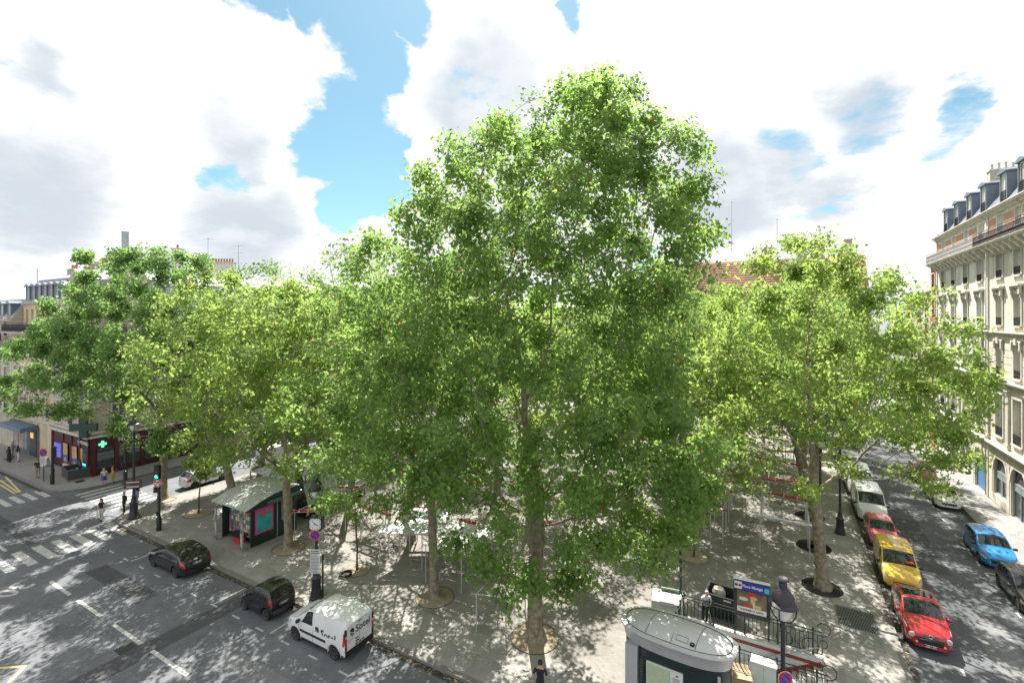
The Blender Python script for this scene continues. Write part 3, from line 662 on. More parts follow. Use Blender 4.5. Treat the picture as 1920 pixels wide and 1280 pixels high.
def window(parent, face, a, z0, w, h, depth=.28, rail=None, sill=True, curtain=True, surround=None, bars=2):
    """casement in an opening: frame, panes, sill, iron balconet"""
    rz = atan2(face.ax.y, face.ax.x); c = face(a, z0); flip = 1 if face.ax.cross(face.n).z < 0 else -1
    sgn = -flip
    def place(name, me, par): return ob(name, me, par, c if par is parent else None, rz if par is parent else 0)
    Y = lambda d: -d if face.n.dot(Vector((-face.ax.y, face.ax.x, 0))) < 0 else d       # outward in local y
    yb = lambda m, x0, x1, z_0, z_1, d0, d1: m.box(x0, x1, min(Y(d0), Y(d1)), max(Y(d0), Y(d1)), z_0, z_1)
    s = 1 if Y(1) > 0 else -1
    def fr(m):
        d0, d1 = -depth+.02, -depth+.09; t = .07
        yb(m, -w/2, -w/2+t, 0, h, d0, d1); yb(m, w/2-t, w/2, 0, h, d0, d1); yb(m, -w/2+t, w/2-t, 0, t, d0, d1); yb(m, -w/2+t, w/2-t, h-t, h, d0, d1)
        yb(m, -.045, .045, t, h-t, d0, d1+.015)
        for k in range(1, bars+1): yb(m, -w/2+t, -.045, h*k/(bars+1)-.02, h*k/(bars+1)+.02, d0, d1-.01); yb(m, .045, w/2-t, h*k/(bars+1)-.02, h*k/(bars+1)+.02, d0, d1-.01)
    fo = place('window', fmesh(('window', round(w, 2), round(h, 2), s, depth, bars), fr, M_wframe), parent)
    cur = curtain and rnd.random() < .68
    for x0, x1 in ((-w/2+.07, -.045), (.045, w/2-.07)):
        ob('pane', fmesh(('pane', round(w, 2), round(h, 2), s, x0 > 0, cur), lambda m: yb(m, x0, x1, .07, h-.07, -depth+.03, -depth+.045), M_curt if cur else M_wglass), fo)
    if sill: ob('sill', fmesh(('sill', round(w, 2), s), lambda m: yb(m, -w/2-.14, w/2+.14, -.16, -.02, -.02, .16), M_trim), fo)
    if rail:
        def rl(m):
            n = int(w/.11); d = .05
            for zz in (.06, rail): yb(m, -w/2, w/2, zz-.02, zz+.02, d-.02, d+.02)
            yb(m, -w/2, w/2, rail*.55-.012, rail*.55+.012, d-.012, d+.012)
            for k in range(n+1): x = -w/2+.02+(w-.04)*k/n; yb(m, x-.011, x+.011, .06, rail, d-.011, d+.011)
            for k in range(max(2, n//2)):
                x = -w/2+w*(k+.5)/max(2, n//2); r = min(.1, rail*.2); P = [(x+r*cos(t*pi/4), Y(d), rail*.3+r*sin(t*pi/4)) for t in range(8)]; m.path(P, .012, 4, True)
        ob('balconet', fmesh(('balconet', round(w, 2), rail, s), rl, M_rail), fo)
    if surround:
        def sr(m):
            t = .2
            yb(m, -w/2-t, -w/2-.002, -.02, h+.05, .004, .07); yb(m, w/2+.002, w/2+t, -.02, h+.05, .004, .07); yb(m, -w/2-t, w/2+t, h+.05, h+.22, .004, .08)
            if surround == 'hood':
                yb(m, -w/2-t-.22, w/2+t+.22, h+.62, h+.80, .004, .34); yb(m, -w/2-t-.12, w/2+t+.12, h+.5, h+.62, .004, .22)
                for e in (-1, 1): yb(m, e*(w/2+t*.7)-.12, e*(w/2+t*.7)+.12, h+.0, h+.5, .075, .24); yb(m, e*(w/2+t*.7)-.1, e*(w/2+t*.7)+.1, h-.25, h, .075, .14)
            if surround == 'scroll':
                yb(m, -.22, .22, h+.1, h+.55, .085, .22); yb(m, -w/2-t-.1, w/2+t+.1, h+.3, h+.42, .004, .16)
                for e in (-1, 1): yb(m, e*(w/2+t*.7)-.1, e*(w/2+t*.7)+.1, h-.35, h+.3, .085, .2)
        ob('surround', fmesh(('surround', round(w, 2), round(h, 2), surround, s), sr, M_trim), fo)
    return fo
def balcony(parent, face, a0, a1, z, out=.85, h=1.0, mat=None, corbels=None):
    m = MB(); face.box(m, a0, a1, z-.18, z, 0.003, out+.05); face.box(m, a0-.05, a1+.05, z-.07, z-.02, out+.05, out+.12)
    b = m.build('balcony', M_trim, parent)
    r = MB(); L_ = a1-a0; n = int(L_/.14)
    for zz, t in ((.08, .025), (.8*h, .018), (h, .03)): face.box(r, a0, a1, z+zz-t, z+zz+t, out-.02, out+.02)
    r.build('handrail', mat or M_rail, b)
    bar = fmesh(('baluster', h), lambda q: q.box(-.012, .012, -.012, .012, .08, h), mat or M_rail) if not mat else fmesh(('baluster_light', h), lambda q: q.box(-.014, .014, -.012, .012, .08, h), mat)
    big = MB()
    for k in range(n+1):
        a = a0+L_*k/n; p = face(a, z, out); big.box(p.x-.012, p.x+.012, p.y-.012, p.y+.012, z+.08, z+h)
        if k % 2 == 0 and k < n:
            q = face(a+.14, z+.32, out); e = face.ax*.09
            big.path([q+e*cos(t*pi/4)+Vector((0, 0, .16*sin(t*pi/4))) for t in range(8)], .014, 4, True)
    g = big.build('baluster', mat or M_rail, b); g['kind'] = 'stuff'
    if corbels:
        for a in corbels:
            q = MB(); prof = [(0, -.18), (out*.9, -.18), (out*.9, -.36), (out*.7, -.52), (out*.55, -.62), (out*.42, -.85), (.18, -1.0), (0, -1.02)]
            P = [face(a-.22, z+zz, dd+.004) for dd, zz in prof]+[face(a+.22, z+zz, dd+.004) for dd, zz in prof]; n8 = len(prof)
            q.add(P, [tuple(range(n8)), tuple(range(2*n8-1, n8-1, -1))]+[(i, n8+i, n8+(i+1) % n8, (i+1) % n8) for i in range(n8)])
            q.build('corbel', M_trim, b)
    return b
def cornice(parent, face, a0, a1, z, h=.35, out=.4, mat=None, dent=0, name='cornice'):
    m = MB(); face.box(m, a0, a1, z, z+h*.4, .003, out*.5); face.box(m, a0-.02, a1+.02, z+h*.4, z+h*.75, .003, out*.85); face.box(m, a0-.04, a1+.04, z+h*.75, z+h, .003, out)
    c = m.build(name, mat or M_trim, parent)
    if dent:
        q = MB(); n = int((a1-a0)/dent)
        for k in range(n): face.box(q, a0+(k+.25)*dent, a0+(k+.75)*dent, z-.12, z, .003, out*.45)
        q.build('dentil', mat or M_trim, c)['kind'] = 'stuff'
    return c
def chimney(parent, x0, x1, y0, y1, z0, z1, pots=4, along='x', pot=M_clay, ph=.55):
    c = MB().box(x0, x1, y0, y1, z0, z1).build('chimney', M_chim, parent)
    MB().box(x0-.08, x1+.08, y0-.08, y1+.08, z1+.002, z1+.14).build('chimney_cap', M_trim, c)
    me = fmesh(('chimney_pot', ph, pot.name), lambda m: m.lathe([(.13, 0), (.11, ph*.6), (.10, ph*.85), (.14, ph*.88), (.13, ph)], n=8), pot)
    for k in range(pots):
        f = (k+.5)/pots; x = x0+(x1-x0)*f if along == 'x' else (x0+x1)/2; y = (y0+y1)/2 if along == 'x' else y0+(y1-y0)*f
        ob('chimney_pot', me, c, (x, y, z1+.14), scale=(1, 1, rnd.uniform(.8, 1.15)))
    return c
def dormer(parent, face, a, z0, w=1.25, h=2.0, d_front=-.25, d_back=-1.7, mat=None, rail=False):
    mat = mat or M_blue_zinc; m = MB()
    P = [(a-w/2-.14, z0), (a-w/2, z0), (a-w/2, z0+h-.02), (a+w/2, z0+h-.02), (a+w/2, z0), (a+w/2+.14, z0), (a+w/2+.14, z0+h), (a-w/2-.14, z0+h)]
    m.add([face(p, z, d_front) for p, z in P]+[face(p, z, d_back) for p, z in P], [tuple(range(8)), tuple(range(15, 7, -1))]+[(i, 8+i, 8+(i+1) % 8, (i+1) % 8) for i in range(8)])
    b = m.build('dormer', mat, parent)
    t = MB(); P = [(a-w/2-.3, z0+h), (a+w/2+.3, z0+h), (a+w/2+.3, z0+h+.1), (a, z0+h+.38), (a-w/2-.3, z0+h+.1)]
    n = 5; V_ = [face(p, z, d_front+.15) for p, z in P]+[face(p, z, d_back) for p, z in P]
    t.add(V_, [tuple(range(n)), tuple(range(2*n-1, n-1, -1))]+[(i, n+i, n+(i+1) % n, (i+1) % n) for i in range(n)]); t.build('dormer_roof', mat, b)
    f = MB()
    face.box(f, a-w/2, a-w/2+.08, z0, z0+h, d_front-.18, d_front-.08); face.box(f, a+w/2-.08, a+w/2, z0, z0+h, d_front-.18, d_front-.08); face.box(f, a-.05, a+.05, z0, z0+h, d_front-.18, d_front-.07)
    face.box(f, a-w/2+.08, a+w/2-.08, z0+h-.1, z0+h, d_front-.18, d_front-.08); face.box(f, a-w/2+.08, a+w/2-.08, z0, z0+.1, d_front-.18, d_front-.08); f.build('window', M_wframe, b)
    g = MB(); face.box(g, a-w/2+.08, a+w/2-.08, z0+.1, z0+h-.1, d_front-.17, d_front-.14); g.build('pane', M_wglass if rnd.random() < .6 else M_curt, b)
    if rail:
        r = MB()
        for zz in (.1, .45, .85): face.box(r, a-w/2, a+w/2, z0+zz, z0+zz+.03, d_front-.03, d_front)
        for k in range(9): x = a-w/2+w*k/8; face.box(r, x-.01, x+.01, z0+.1, z0+.85, d_front-.03, d_front)
        r.build('balconet', M_rail, b)
    return b
def mansard(parent, face, a0, a1, z0, z1, inset=1.8, depth=9., mat=None, courses=0):
    m = MB(); e = .02
    A0, A1 = face(a0, z0, -e), face(a1, z0, -e); B0, B1 = face(a0, z1, -inset), face(a1, z1, -inset); C0, C1 = face(a0, z1+1.1, -depth*.5), face(a1, z1+1.1, -depth*.5); D0, D1 = face(a0, z0, -depth), face(a1, z0, -depth)
    m.mat(0).quad(A0, A1, B1, B0); m.mat(1).quad(B0, B1, C1, C0); m.quad(C0, C1, D1, D0); m.mat(2).quad(A0, B0, C0, D0); m.quad(A1, D1, C1, B1)
    r = m.build('roof', [mat or M_slate, M_zinc, M_chim], parent)
    if courses:
        q = MB(); n = courses
        for k in range(n):
            f0 = k/n; f1 = (k+1)/n; za, zb = z0+(z1-z0)*f0, z0+(z1-z0)*f1
            q.quad(face(a0, za, -inset*f0+.035), face(a1, za, -inset*f0+.035), face(a1, zb, -inset*f1+.006), face(a0, zb, -inset*f1+.006))
            q.quad(face(a0, za, -inset*f0-.01), face(a1, za, -inset*f0-.01), face(a1, za, -inset*f0+.035), face(a0, za, -inset*f0+.035))
        q.build('slate_courses', mat or M_slate, r)['kind'] = 'stuff'
    return r
def solid_back(parent, face, a0, a1, z1, depth, mat):     # side and rear walls
    m = MB(); P = lambda a, d: (face(a, 0, d), face(a, z1, d))
    for (a, d), (a2, d2) in (((a0, -.29), (a0, -depth)), ((a0, -depth), (a1, -depth)), ((a1, -depth), (a1, -.29))):
        p, q = P(a, d), P(a2, d2); m.quad(p[0], q[0], q[1], p[1])
    for a in (a0, a1): m.quad(face(a, 0, 0), face(a, 0, -.29), face(a, z1, -.29), face(a, z1, 0))
    m.quad(face(a0, z1, 0), face(a1, z1, 0), face(a1, z1, -depth), face(a0, z1, -depth))
    m.quad(face(a0, 0.01, -1.2), face(a1, .01, -1.2), face(a1, z1, -1.2), face(a0, z1, -1.2))
    return m.build('shell', mat, parent)
def stone_courses(parent, face, a0, a1, zs, holes, mat):
    """rusticated courses: each course is its own raised strip between the openings"""
    for z0, z1 in zip(zs, zs[1:]):
        cuts = sorted((h[0]-.22, h[1]+.22) for h in holes if h[2] < z1 and h[3]+.3 > z0); x = a0; segs = []
        for c0, c1 in cuts:
            if c0 > x+.05: segs.append((x, c0))
            x = max(x, c1)
        if x < a1-.05: segs.append((x, a1))
        for s0, s1 in segs:
            m = MB(); face.box(m, s0, s1, z0+.025, z1-.025, .002, .03); m.build('stone_course', mat, parent)

# ---- right-hand street: two Haussmann fronts, a strip of red brick beyond
def right_building(label, y0, y1, bays, wall, near):
    f = Face((FX, 0, PZ), (0, 1, 0), (-1, 0, 0)); t = thing('apartment_building', label, 'building', (0, 0, 0), 0, 'stone apartment buildings along the right-hand street')
    LV_ = dict(g=4.75, one=10.0, two=13.95, three=17.9, bal=21.45, eave=24.35)
    holes = []; W = 1.25
    gh = [(c-1.35, c+1.35, .02 if k % 2 == 0 else .75, 4.05, True) for k, c in enumerate(bays)]
    for c in bays:
        holes += [(c-.75, c+.75, 5.75, 9.1), (c-W/2, c+W/2, 10.75, 13.2), (c-W/2, c+W/2, 14.75, 17.1), (c-W/2, c+W/2, 18.6, 20.75), (c-.6, c+.6, 21.5, 23.75)]
    wall_with_holes(f, y0, y1, 0, LV_['eave'], holes+gh, .3).build('wall', wall, t)
    solid_back(t, f, y0, y1, LV_['eave'], 11, M_chim)
    for k, c in enumerate(bays):
        window(t, f, c, 5.75, 1.5, 3.35, .3, rail=.75, surround='plain', bars=2); window(t, f, c, 10.75, W, 2.45, .3, rail=.6, surround='scroll', bars=2)
        window(t, f, c, 14.75, W, 2.35, .3, rail=.6, surround='hood'); window(t, f, c, 18.6, W, 2.15, .3, rail=.6, surround='plain'); window(t, f, c, 21.5, 1.2, 2.25, .3, sill=False)
    # ground-floor arches with shop glazing
    for k, (a0, a1, z0, z1, _) in enumerate(gh):
        s = MB(); r = (a1-a0)/2; cx = (a0+a1)/2; zc = z1-r; pts = [(a0, z0), (a1, z0)]+[(cx+r*cos(u*pi/10), zc+r*sin(u*pi/10)) for u in range(11)]
        s.quad(*[f(a, z, -.22) for a, z in pts]); sh = s.build('shop_window', M_shop, t)
        b = MB(); f.box(b, a0, a1, 2.55, 2.7, -.21, -.14); f.box(b, cx-.04, cx+.04, z0, 2.55, -.21, -.15); f.box(b, a0, a0+.08, z0, zc, -.21, -.14); f.box(b, a1-.08, a1, z0, zc, -.21, -.14); f.box(b, a0, a1, z0, z0+.12, -.21, -.14); b.build('frame', M_zinc, sh)
        if near: q = MB(); f.box(q, a0+.08, a1-.08, 2.1, 2.55, -.2, -.16); q.build('fascia', pm('grey_green_panel', (.26, .31, .31), .4, var=.1), sh)
        if near and k == 1:
            for j in range(2): put_text('lettering', ('IMMOBILIER', 'TRANSACTIONS')[j], .26, M_wframe, sh, f(cx, 3.3-.3*j, -.19), (0, -1, 0), (0, 0, 1), bold=.008)
        ar = MB(); rr = [(r+.22, .05), (r, .05)]
        P = [f(cx+(r+.24)*cos(u*pi/12), zc+(r+.24)*sin(u*pi/12), .04) for u in range(13)]+[f(cx+r*cos(u*pi/12), zc+r*sin(u*pi/12), .04) for u in range(12, -1, -1)]
        for u in range(12):
            q = [f(cx+R*cos(v*pi/12), zc+R*sin(v*pi/12), .04) for R, v in ((r, u), (r+.24, u), (r+.24, u+1), (r, u+1))]; ar.quad(*q)
            ar.quad(f(cx+(r+.24)*cos(u*pi/12), zc+(r+.24)*sin(u*pi/12), 0), f(cx+(r+.24)*cos((u+1)*pi/12), zc+(r+.24)*sin((u+1)*pi/12), 0), q[2], q[1])
        ar.build('arch_moulding', M_trim, t)
    # pilasters of the tall storey, plinth, string courses
    mids = [y0+.25]+[(a+b)/2 for a, b in zip(bays, bays[1:])]+[y1-.25]
    for a in mids:
        m = MB(); f.box(m, a-.28, a+.28, 5.3, 9.55, .003, .13); f.box(m, a-.36, a+.36, 9.55, 9.85, .003, .2); f.box(m, a-.36, a+.36, 5.2, 5.45, .003, .19); m.build('pilaster', M_trim, t)
    stone_courses(t, f, y0+.02, y1-.02, [10.55+.56*k for k in range(6)], [h for h in holes if 10 < h[2] < 11], wall)
    stone_courses(t, f, y0+.02, y1-.02, [.05, .75, 1.4, 2.0, 2.6, 3.2, 3.8, 4.3], [(h[0], h[1], h[2], h[3]-.7) for h in gh], wall)
    cornice(t, f, y0, y1, 4.62, .36, .4); cornice(t, f, y0, y1, 9.98, .36, .42); cornice(t, f, y0, y1, 13.95, .26, .34); cornice(t, f, y0, y1, LV_['eave']-.28, .3, .5, dent=.3)
    cb = sorted([c+e for c in bays for e in (-1.25, 0, 1.25)])
    balcony(t, f, y0+.02, y1-.02, LV_['bal'], .95, 1.0, None if near else pm('grey_rail', (.40, .41, .42), .5, .3, var=.1), cb)
    # brick panels between the attic windows
    for a, b in zip([y0+.1]+[c+.72 for c in bays], [c-.72 for c in bays]+[y1-.1]):
        if b-a < .4: continue
        for k in range(13):
            z = 21.62+k*.155; m = MB(); f.box(m, a+.1, b-.1, z, z+.135, .002, .018); m.build('brick_course', M_brick, t)
    mansard(t, f, y0, y1, LV_['eave']+.02, 27.4, 1.7, 9., courses=14)
    for c in bays: dormer(t, f, c, 24.75, 1.2, 2.3, -.2, -1.7, rail=True)
    m = MB().tube((FX-.09, y0 if near is False else y1, .2), (FX-.09, y0 if near is False else y1, 24.3), .07, n=8)
    if not near: m.build('drainpipe', M_trim, t, smooth=True)
    p = MB(); f.box(p, y1-.35, y1-.002, 0, LV_['eave']-.3, .003, .09); p.build('pilaster', M_trim, t)
    return t
tb = right_building('cream stone building nearest on the right with dark iron balcony and arched shop windows', 38.6, 56.2, [42.9, 46.4, 50.0, 53.5], M_cream, True)
chimney(tb, FX+2.6, FX+4.6, 55.3, 56.1, 24, 30.4, 4, 'x', M_trim, .5); chimney(tb, FX+3, FX+5.5, 49.3, 50.2, 24, 32.4, 4, 'x', M_clay, .5); chimney(tb, FX+3, FX+5.2, 45.3, 46.2, 24, 33.2, 3, 'x', M_trim, .6)
tb2 = right_building('whiter stone building further up the right-hand street with grey balcony rail', 56.25, 71.9, [58.0, 61.8, 65.7, 69.4], M_cream2, False)
chimney(tb2, FX+2.4, FX+4.4, 64.3, 65.2, 24, 29.9, 4, 'x', M_trim, .6); chimney(tb2, FX+2.6, FX+4.2, 71.0, 71.8, 24, 28.4, 3, 'x', M_clay, .5)
q = MB().box(FX+.3, FX+1.2, 71.95, 73.2, 21.4, 25.1).build('slate_cheek', M_slate, tb2)
# blue street door with a white sign above, small things on the right facade
fR = Face((FX, 0, PZ), (0, 1, 0), (-1, 0, 0))
m = MB(); fR.box(m, 57.1, 58.9, .02, 2.75, -.21, -.12); bd = m.build('blue_door', pm('blue_door_paint', (.03, .16, .36), .4, var=.1), tb2)
m = MB(); fR.box(m, 57.25, 58.55, 2.75, 5.0, .04, .1); m.build('white_shutter_panel', M_wframe, tb2)
m = MB(); [fR.box(m, 57.3, 58.5, 2.82+.14*k, 2.9+.14*k, .1, .12) for k in range(15)]; m.build('slat', M_shut, tb2)['kind'] = 'stuff'
sg = thing('bank_sign', 'small turquoise sign projecting over the arch of the white building', 'sign', (FX-.55, 62.9, 4.0))
MB().lathe([(.0, -.06), (.42, -.06), (.42, .06), (0, .06)], n=20).build('disc', pm('turquoise', (.05, .38, .40), .4, var=.05), sg).rotation_euler = (pi/2, 0, 0)
MB().box(.38, .62, -.03, .03, -.04, .04).build('bracket', M_iron, sg)
m = MB(); fR.box(m, 61.2, 62.5, .7, 2.5, -.2, -.1); m.build('notice_panel', M_wframe, tb2)
def plain_block(label, face, a0, a1, h, bays, floors, wall, g0=4.0, fh=3.1, roof=3.0, depth=11, roofmat=None, wsize=(1.2, 2.0), detail=True, balc=None, group=None, name='apartment_building', dorm=True, shut=None):
    t = thing(name, label, 'building', (0, 0, 0), 0, group)
    holes = [(c-wsize[0]/2, c+wsize[0]/2, g0+k*fh+.6, g0+k*fh+.6+wsize[1]) for c in bays for k in range(floors)]
    wall_with_holes(face, a0, a1, 0, h, holes, .28).build('wall', wall, t); solid_back(t, face, a0, a1, h, depth, M_chim)
    for c in bays:
        for k in range(floors): window(t, face, c, g0+k*fh+.6, wsize[0], wsize[1], .28, rail=.55 if detail else None, sill=True, surround='plain' if detail else None, bars=2)
    if detail:
        cornice(t, face, a0, a1, g0-.1, .3, .35)
        for k in range(1, floors, 2): cornice(t, face, a0, a1, g0+k*fh-.05, .16, .16, name='string_course')
    if shut:
        for c in bays:
            for k in range(floors):
                for e in (-1, 1): m = MB(); face.box(m, c+e*(wsize[0]*.75)-.25, c+e*(wsize[0]*.75)+.25, g0+k*fh+.6, g0+k*fh+.6+wsize[1], .075, .11); m.build('shutter', shut, t)
    cornice(t, face, a0, a1, h-.3, .32, .45)
    if balc is not None: balcony(t, face, a0+.05, a1-.05, balc, .85, 1.0)
    if roof:
        mansard(t, face, a0, a1, h+.02, h+roof, 1.5, depth-.3, roofmat)
        if dorm:
            for c in bays: dormer(t, face, c, h+.3, .95, roof*.62, -.25, -1.4, M_blue_zinc)
    return t
plain_block('narrow red brick house just beyond the white stone building on the right', Face((FX, 0, PZ), (0, 1, 0), (-1, 0, 0)), 71.95, 74.6, 21.6, [73.3], 6, M_redb, 3.6, 2.9, 0, dorm=False, wsize=(1.1, 1.7))
plain_block('pale grey building beyond the narrow red brick house', Face((FX, 0, PZ), (0, 1, 0), (-1, 0, 0)), 74.65, 88, 18.5, [76.5, 80, 83.5, 86.5], 5, M_lstone2, 3.6, 2.8, 1.5, dorm=False, wsize=(1.1, 1.7))
# far end of the square: long building with a banded tile roof
fF = Face((0, 90, PZ-2.1), (1, 0, 0), (0, -1, 0))
tf = thing('tile_roof_building', 'long pale building with a red tiled roof at the far end of the square', 'building')
bx = [-18+4.2*k for k in range(7)]
wall_with_holes(fF, -20.4, 11, 0, 20.5, [(c-.7, c+.7, 4+3.2*k, 6.1+3.2*k) for c in bx for k in range(5)], .25).build('wall', M_cream2, tf); solid_back(tf, fF, -20.4, 11, 20.5, 12, M_chim)
for c in bx:
    for k in range(5): window(tf, fF, c, 4+3.2*k, 1.4, 2.1, .25, sill=False, bars=1)
m = MB(); nco = 16
for k in range(nco):
    f0, f1 = k/nco, (k+1)/nco; m.quad(fF(-20.8, 20.4+7.2*f0, .5-6*f0+.07), fF(11.4, 20.4+7.2*f0, .5-6*f0+.07), fF(11.4, 20.4+7.2*f1, .5-6*f1), fF(-20.8, 20.4+7.2*f1, .5-6*f1))
    m.quad(fF(-20.8, 20.4+7.2*f0, .5-6*f0-.02), fF(11.4, 20.4+7.2*f0, .5-6*f0-.02), fF(11.4, 20.4+7.2*f0, .5-6*f0+.07), fF(-20.8, 20.4+7.2*f0, .5-6*f0+.07))
m.quad(fF(-20.8, 27.6, -5.5), fF(11.4, 27.6, -5.5), fF(11.4, 20.4, -12), fF(-20.8, 20.4, -12)); m.quad(fF(11.35, 20.4, .5), fF(11.35, 27.6, -5.5), fF(11.35, 20.4, -12)); m.quad(fF(-20.75, 20.4, .5), fF(-20.75, 27.6, -5.5), fF(-20.75, 20.4, -12))
m.build('roof', M_tile, tf)
for x in (-2.2, 2.6, 5.2, -16): chimney(tf, x-.7, x+.7, 94.6, 95.6, 24, 27.4+rnd.random()*.5, 2, 'x', M_clay, .5)
chimney(tf, 8.6, 9.6, 94, 95.2, 24, 28.0, 0)
plain_block('low cream building at the far end of the square behind the trees', Face((0, 91, PZ), (1, 0, 0), (0, -1, 0)), -57, -20.9, 15.5, [-55+3.6*k for k in range(10)], 4, M_cream2, 3.8, 2.9, 2.0, detail=False, dorm=False)
# ---- left-hand street: pharmacy corner block and the fronts beyond it
PY = 20.3; CXP = -58.2
M_burg = pm('burgundy_paint', (.085, .014, .020), .35, var=.15, scale=2)
M_burg2 = pm('burgundy_panel', (.060, .010, .015), .4, var=.15, scale=2)
fP = Face((0, PY, PZ), (1, 0, 0), (0, -1, 0))            # front towards the near street
fS = Face((CXP, 0, PZ), (0, 1, 0), (1, 0, 0))            # side towards the side street
ph = thing('pharmacy_building', 'cream corner building with a burgundy pharmacy shopfront', 'building')
hb = [-60.2, -62.8, -65.6]; hs = [22.6, 26.2, 29.8, 33.4]
mk = lambda bs: [(c-.6, c+.6, 4.6+3.05*k, 6.7+3.05*k) for c in bs for k in range(4)]
wall_with_holes(fP, -67.2, CXP, 0, 16.4, mk(hb)).build('wall', M_lstone2, ph)
wall_with_holes(fS, PY, 36, 0, 16.4, mk(hs)).build('wall', M_lstone2, ph)
MB().box(-67.2, CXP-.3, 20.9, 36, 0.2, 16.35).build('shell', M_chim, ph)
for f_, bs in ((fP, hb), (fS, hs)):
    for c in bs:
        for k in range(4): window(ph, f_, c, 4.6+3.05*k, 1.2, 2.1, .28, rail=.6, surround='plain')
for f_, a0, a1 in ((fP, -67.2, CXP), (fS, PY, 36)):
    cornice(ph, f_, a0, a1, 4.0, .28, .35); cornice(ph, f_, a0, a1, 7.1, .16, .2, name='string_course'); cornice(ph, f_, a0, a1, 16.1, .35, .5); balcony(ph, f_, a0+.3, a1-.3, 13.4, .8, .95)
    stone_courses(ph, f_, a0+.05, a1-.05, [4.3+.47*k for k in range(7)], [h for h in mk(hb if f_ is fP else hs) if h[2] < 5], M_lstone2)
    mansard(ph, f_, a0, a1, 16.45, 19.2, 1.4, 8)
    for c in (hb if f_ is fP else hs): dormer(ph, f_, c, 16.7, 1.0, 1.9, -.2, -1.4)
for x0, x1, y, z, n in ((-66.9, -65.9, 24, 21.0, 4), (-63.5, -61.5, 24.5, 20.8, 6), (-60.5, -59.5, 27, 20.9, 3)): chimney(ph, x0, x1, y, y+.7, 17, z, n)
# shopfront
def strip(face, a0, a1, z0, z1, d0, d1, name, mat, par): m = MB(); face.box(m, a0, a1, z0, z1, d0, d1); return m.build(name, mat, par)
sf = strip(fP, -67.1, CXP, .02, 3.72, .01, .12, 'shopfront', M_burg2, ph)
sf2 = strip(fS, PY, 30.5, .02, 3.72, .01, .12, 'shopfront', M_burg2, ph)
strip(fP, -67.2, CXP+.25, 3.72, 3.95, .01, .42, 'shop_cornice', M_lead if 'M_lead' in globals() else M_trim, sf); strip(fS, PY-.2, 30.6, 3.72, 3.95, .01, .42, 'shop_cornice', M_trim, sf2)
for a in (-67.0, -64.3, -62.2, -60.2, -58.45): strip(fP, a-.16, a+.16, .02, 3.7, .12, .2, 'shop_pilaster', M_burg, sf)
for a in (PY+.16, 22.3, 24.5, 27.0, 30.3): strip(fS, a-.16, a+.16, .02, 3.7, .12, .2, 'shop_pilaster', M_burg, sf2)
for a0, a1 in ((20.75, 22.1), (22.5, 24.3), (24.7, 26.8), (27.2, 30.1)): strip(fS, a0, a1, .6, 2.55, .12, .15, 'shop_window', M_shop, sf2)
strip(fP, -66.8, -58.6, 2.75, 2.85, .12, .17, 'shop_moulding', M_burg, sf); strip(fP, -63.9, -60.4, .02, .55, .12, .3, 'plinth', M_trim, sf)
M_or = pm('poster_orange', (.62, .30, .07), .5, var=.4, scale=1.6, col2=(.75, .55, .30)); M_bl = pm('poster_blue', (.04, .09, .35), .5, var=.3, scale=2)
M_scr = pm('screen_violet', (.10, .13, .62), .3, var=.5, scale=1.4, col2=(.28, .22, .75), emit=.25)
def poster(face, a0, a1, z0, z1, par, txt='-35'):
    p = strip(face, a0, a1, z0, z1, .2, .225, 'poster', M_or, par); strip(face, a0+.04, a1-.04, z0+.08, z0+(z1-z0)*.38, .226, .229, 'poster_band', M_bl, p)
    xd = face.ax; put_text('lettering', txt, .34, M_wframe, p, face((a0+a1)/2, z0+.3, .233), xd, (0, 0, 1), bold=.012); return p
strip(fP, -66.4, -64.8, .95, 2.35, .12, .2, 'display_screen', M_scr, sf)
poster(fP, -64.0, -62.95, .75, 2.6, sf); poster(fP, -61.9, -60.75, .65, 2.55, sf)
sw = strip(fP, -60.0, -58.65, .55, 2.6, .12, .16, 'shop_window', M_shop, sf); strip(fP, -60.0, -59.55, 1.0, 2.58, .16, .18, 'poster', M_or, sw); strip(fP, -59.6, -58.75, .58, .95, .16, .19, 'display', pm('display_blue', (.03, .22, .55), .4, var=.2), sw)
strip(fP, -59.5, -58.9, 1.0, 1.15, .162, .19, 'neon_strip', pm('neon_green', (.05, .75, .6), .4, var=0, emit=1.6), sw)
put_text('lettering', 'MONGE', .42, M_wframe, sf, fP(-59.3, 3.15, .19), (1, 0, 0), (0, 0, 1), bold=.015)
put_text('lettering', 'MONGE', .62, M_wframe, sf2, fS(23.5, 3.1, .19), (0, 1, 0), (0, 0, 1), bold=.02)
M_neon = pm('neon_cross', (.10, .62, .24), .4, var=0, emit=1.0)
def cross(face, a, z, s, d0, d1, mat, par, w=.34):
    m = MB(); face.box(m, a-s*w/2, a+s*w/2, z-s/2, z+s/2, d0, d1); face.box(m, a-s/2, a-s*w/2-.001, z-s*w/2, z+s*w/2, d0, d1); face.box(m, a+s*w/2+.001, a+s/2, z-s*w/2, z+s*w/2, d0, d1); return m.build('green_cross', mat, par)
for a in (-60.3, -58.35): cross(fP, a, 3.15, .42, .2, .24, pm('cross_pale', (.25, .5, .36), .5, var=.05), sf)
cross(fS, 21.15, 3.0, .62, .2, .26, M_neon, sf2)
cx_ = thing('pharmacy_cross', 'large dark green pharmacy cross jutting over the burgundy shopfront', 'sign', tuple(at_y(157, 803, 19.7).xy)+(5.05,), radians(35))
m = MB(); s_ = 2.0; m.box(-s_*.17, s_*.17, -.14, .14, -s_/2, s_/2).box(-s_*.6, -s_*.171, -.14, .14, -s_*.17, s_*.17).box(s_*.171, s_*.6, -.14, .14, -s_*.17, s_*.17); m.build('cross_box', pm('dark_green_box', (.012, .05, .035), .4, var=.1), cx_)
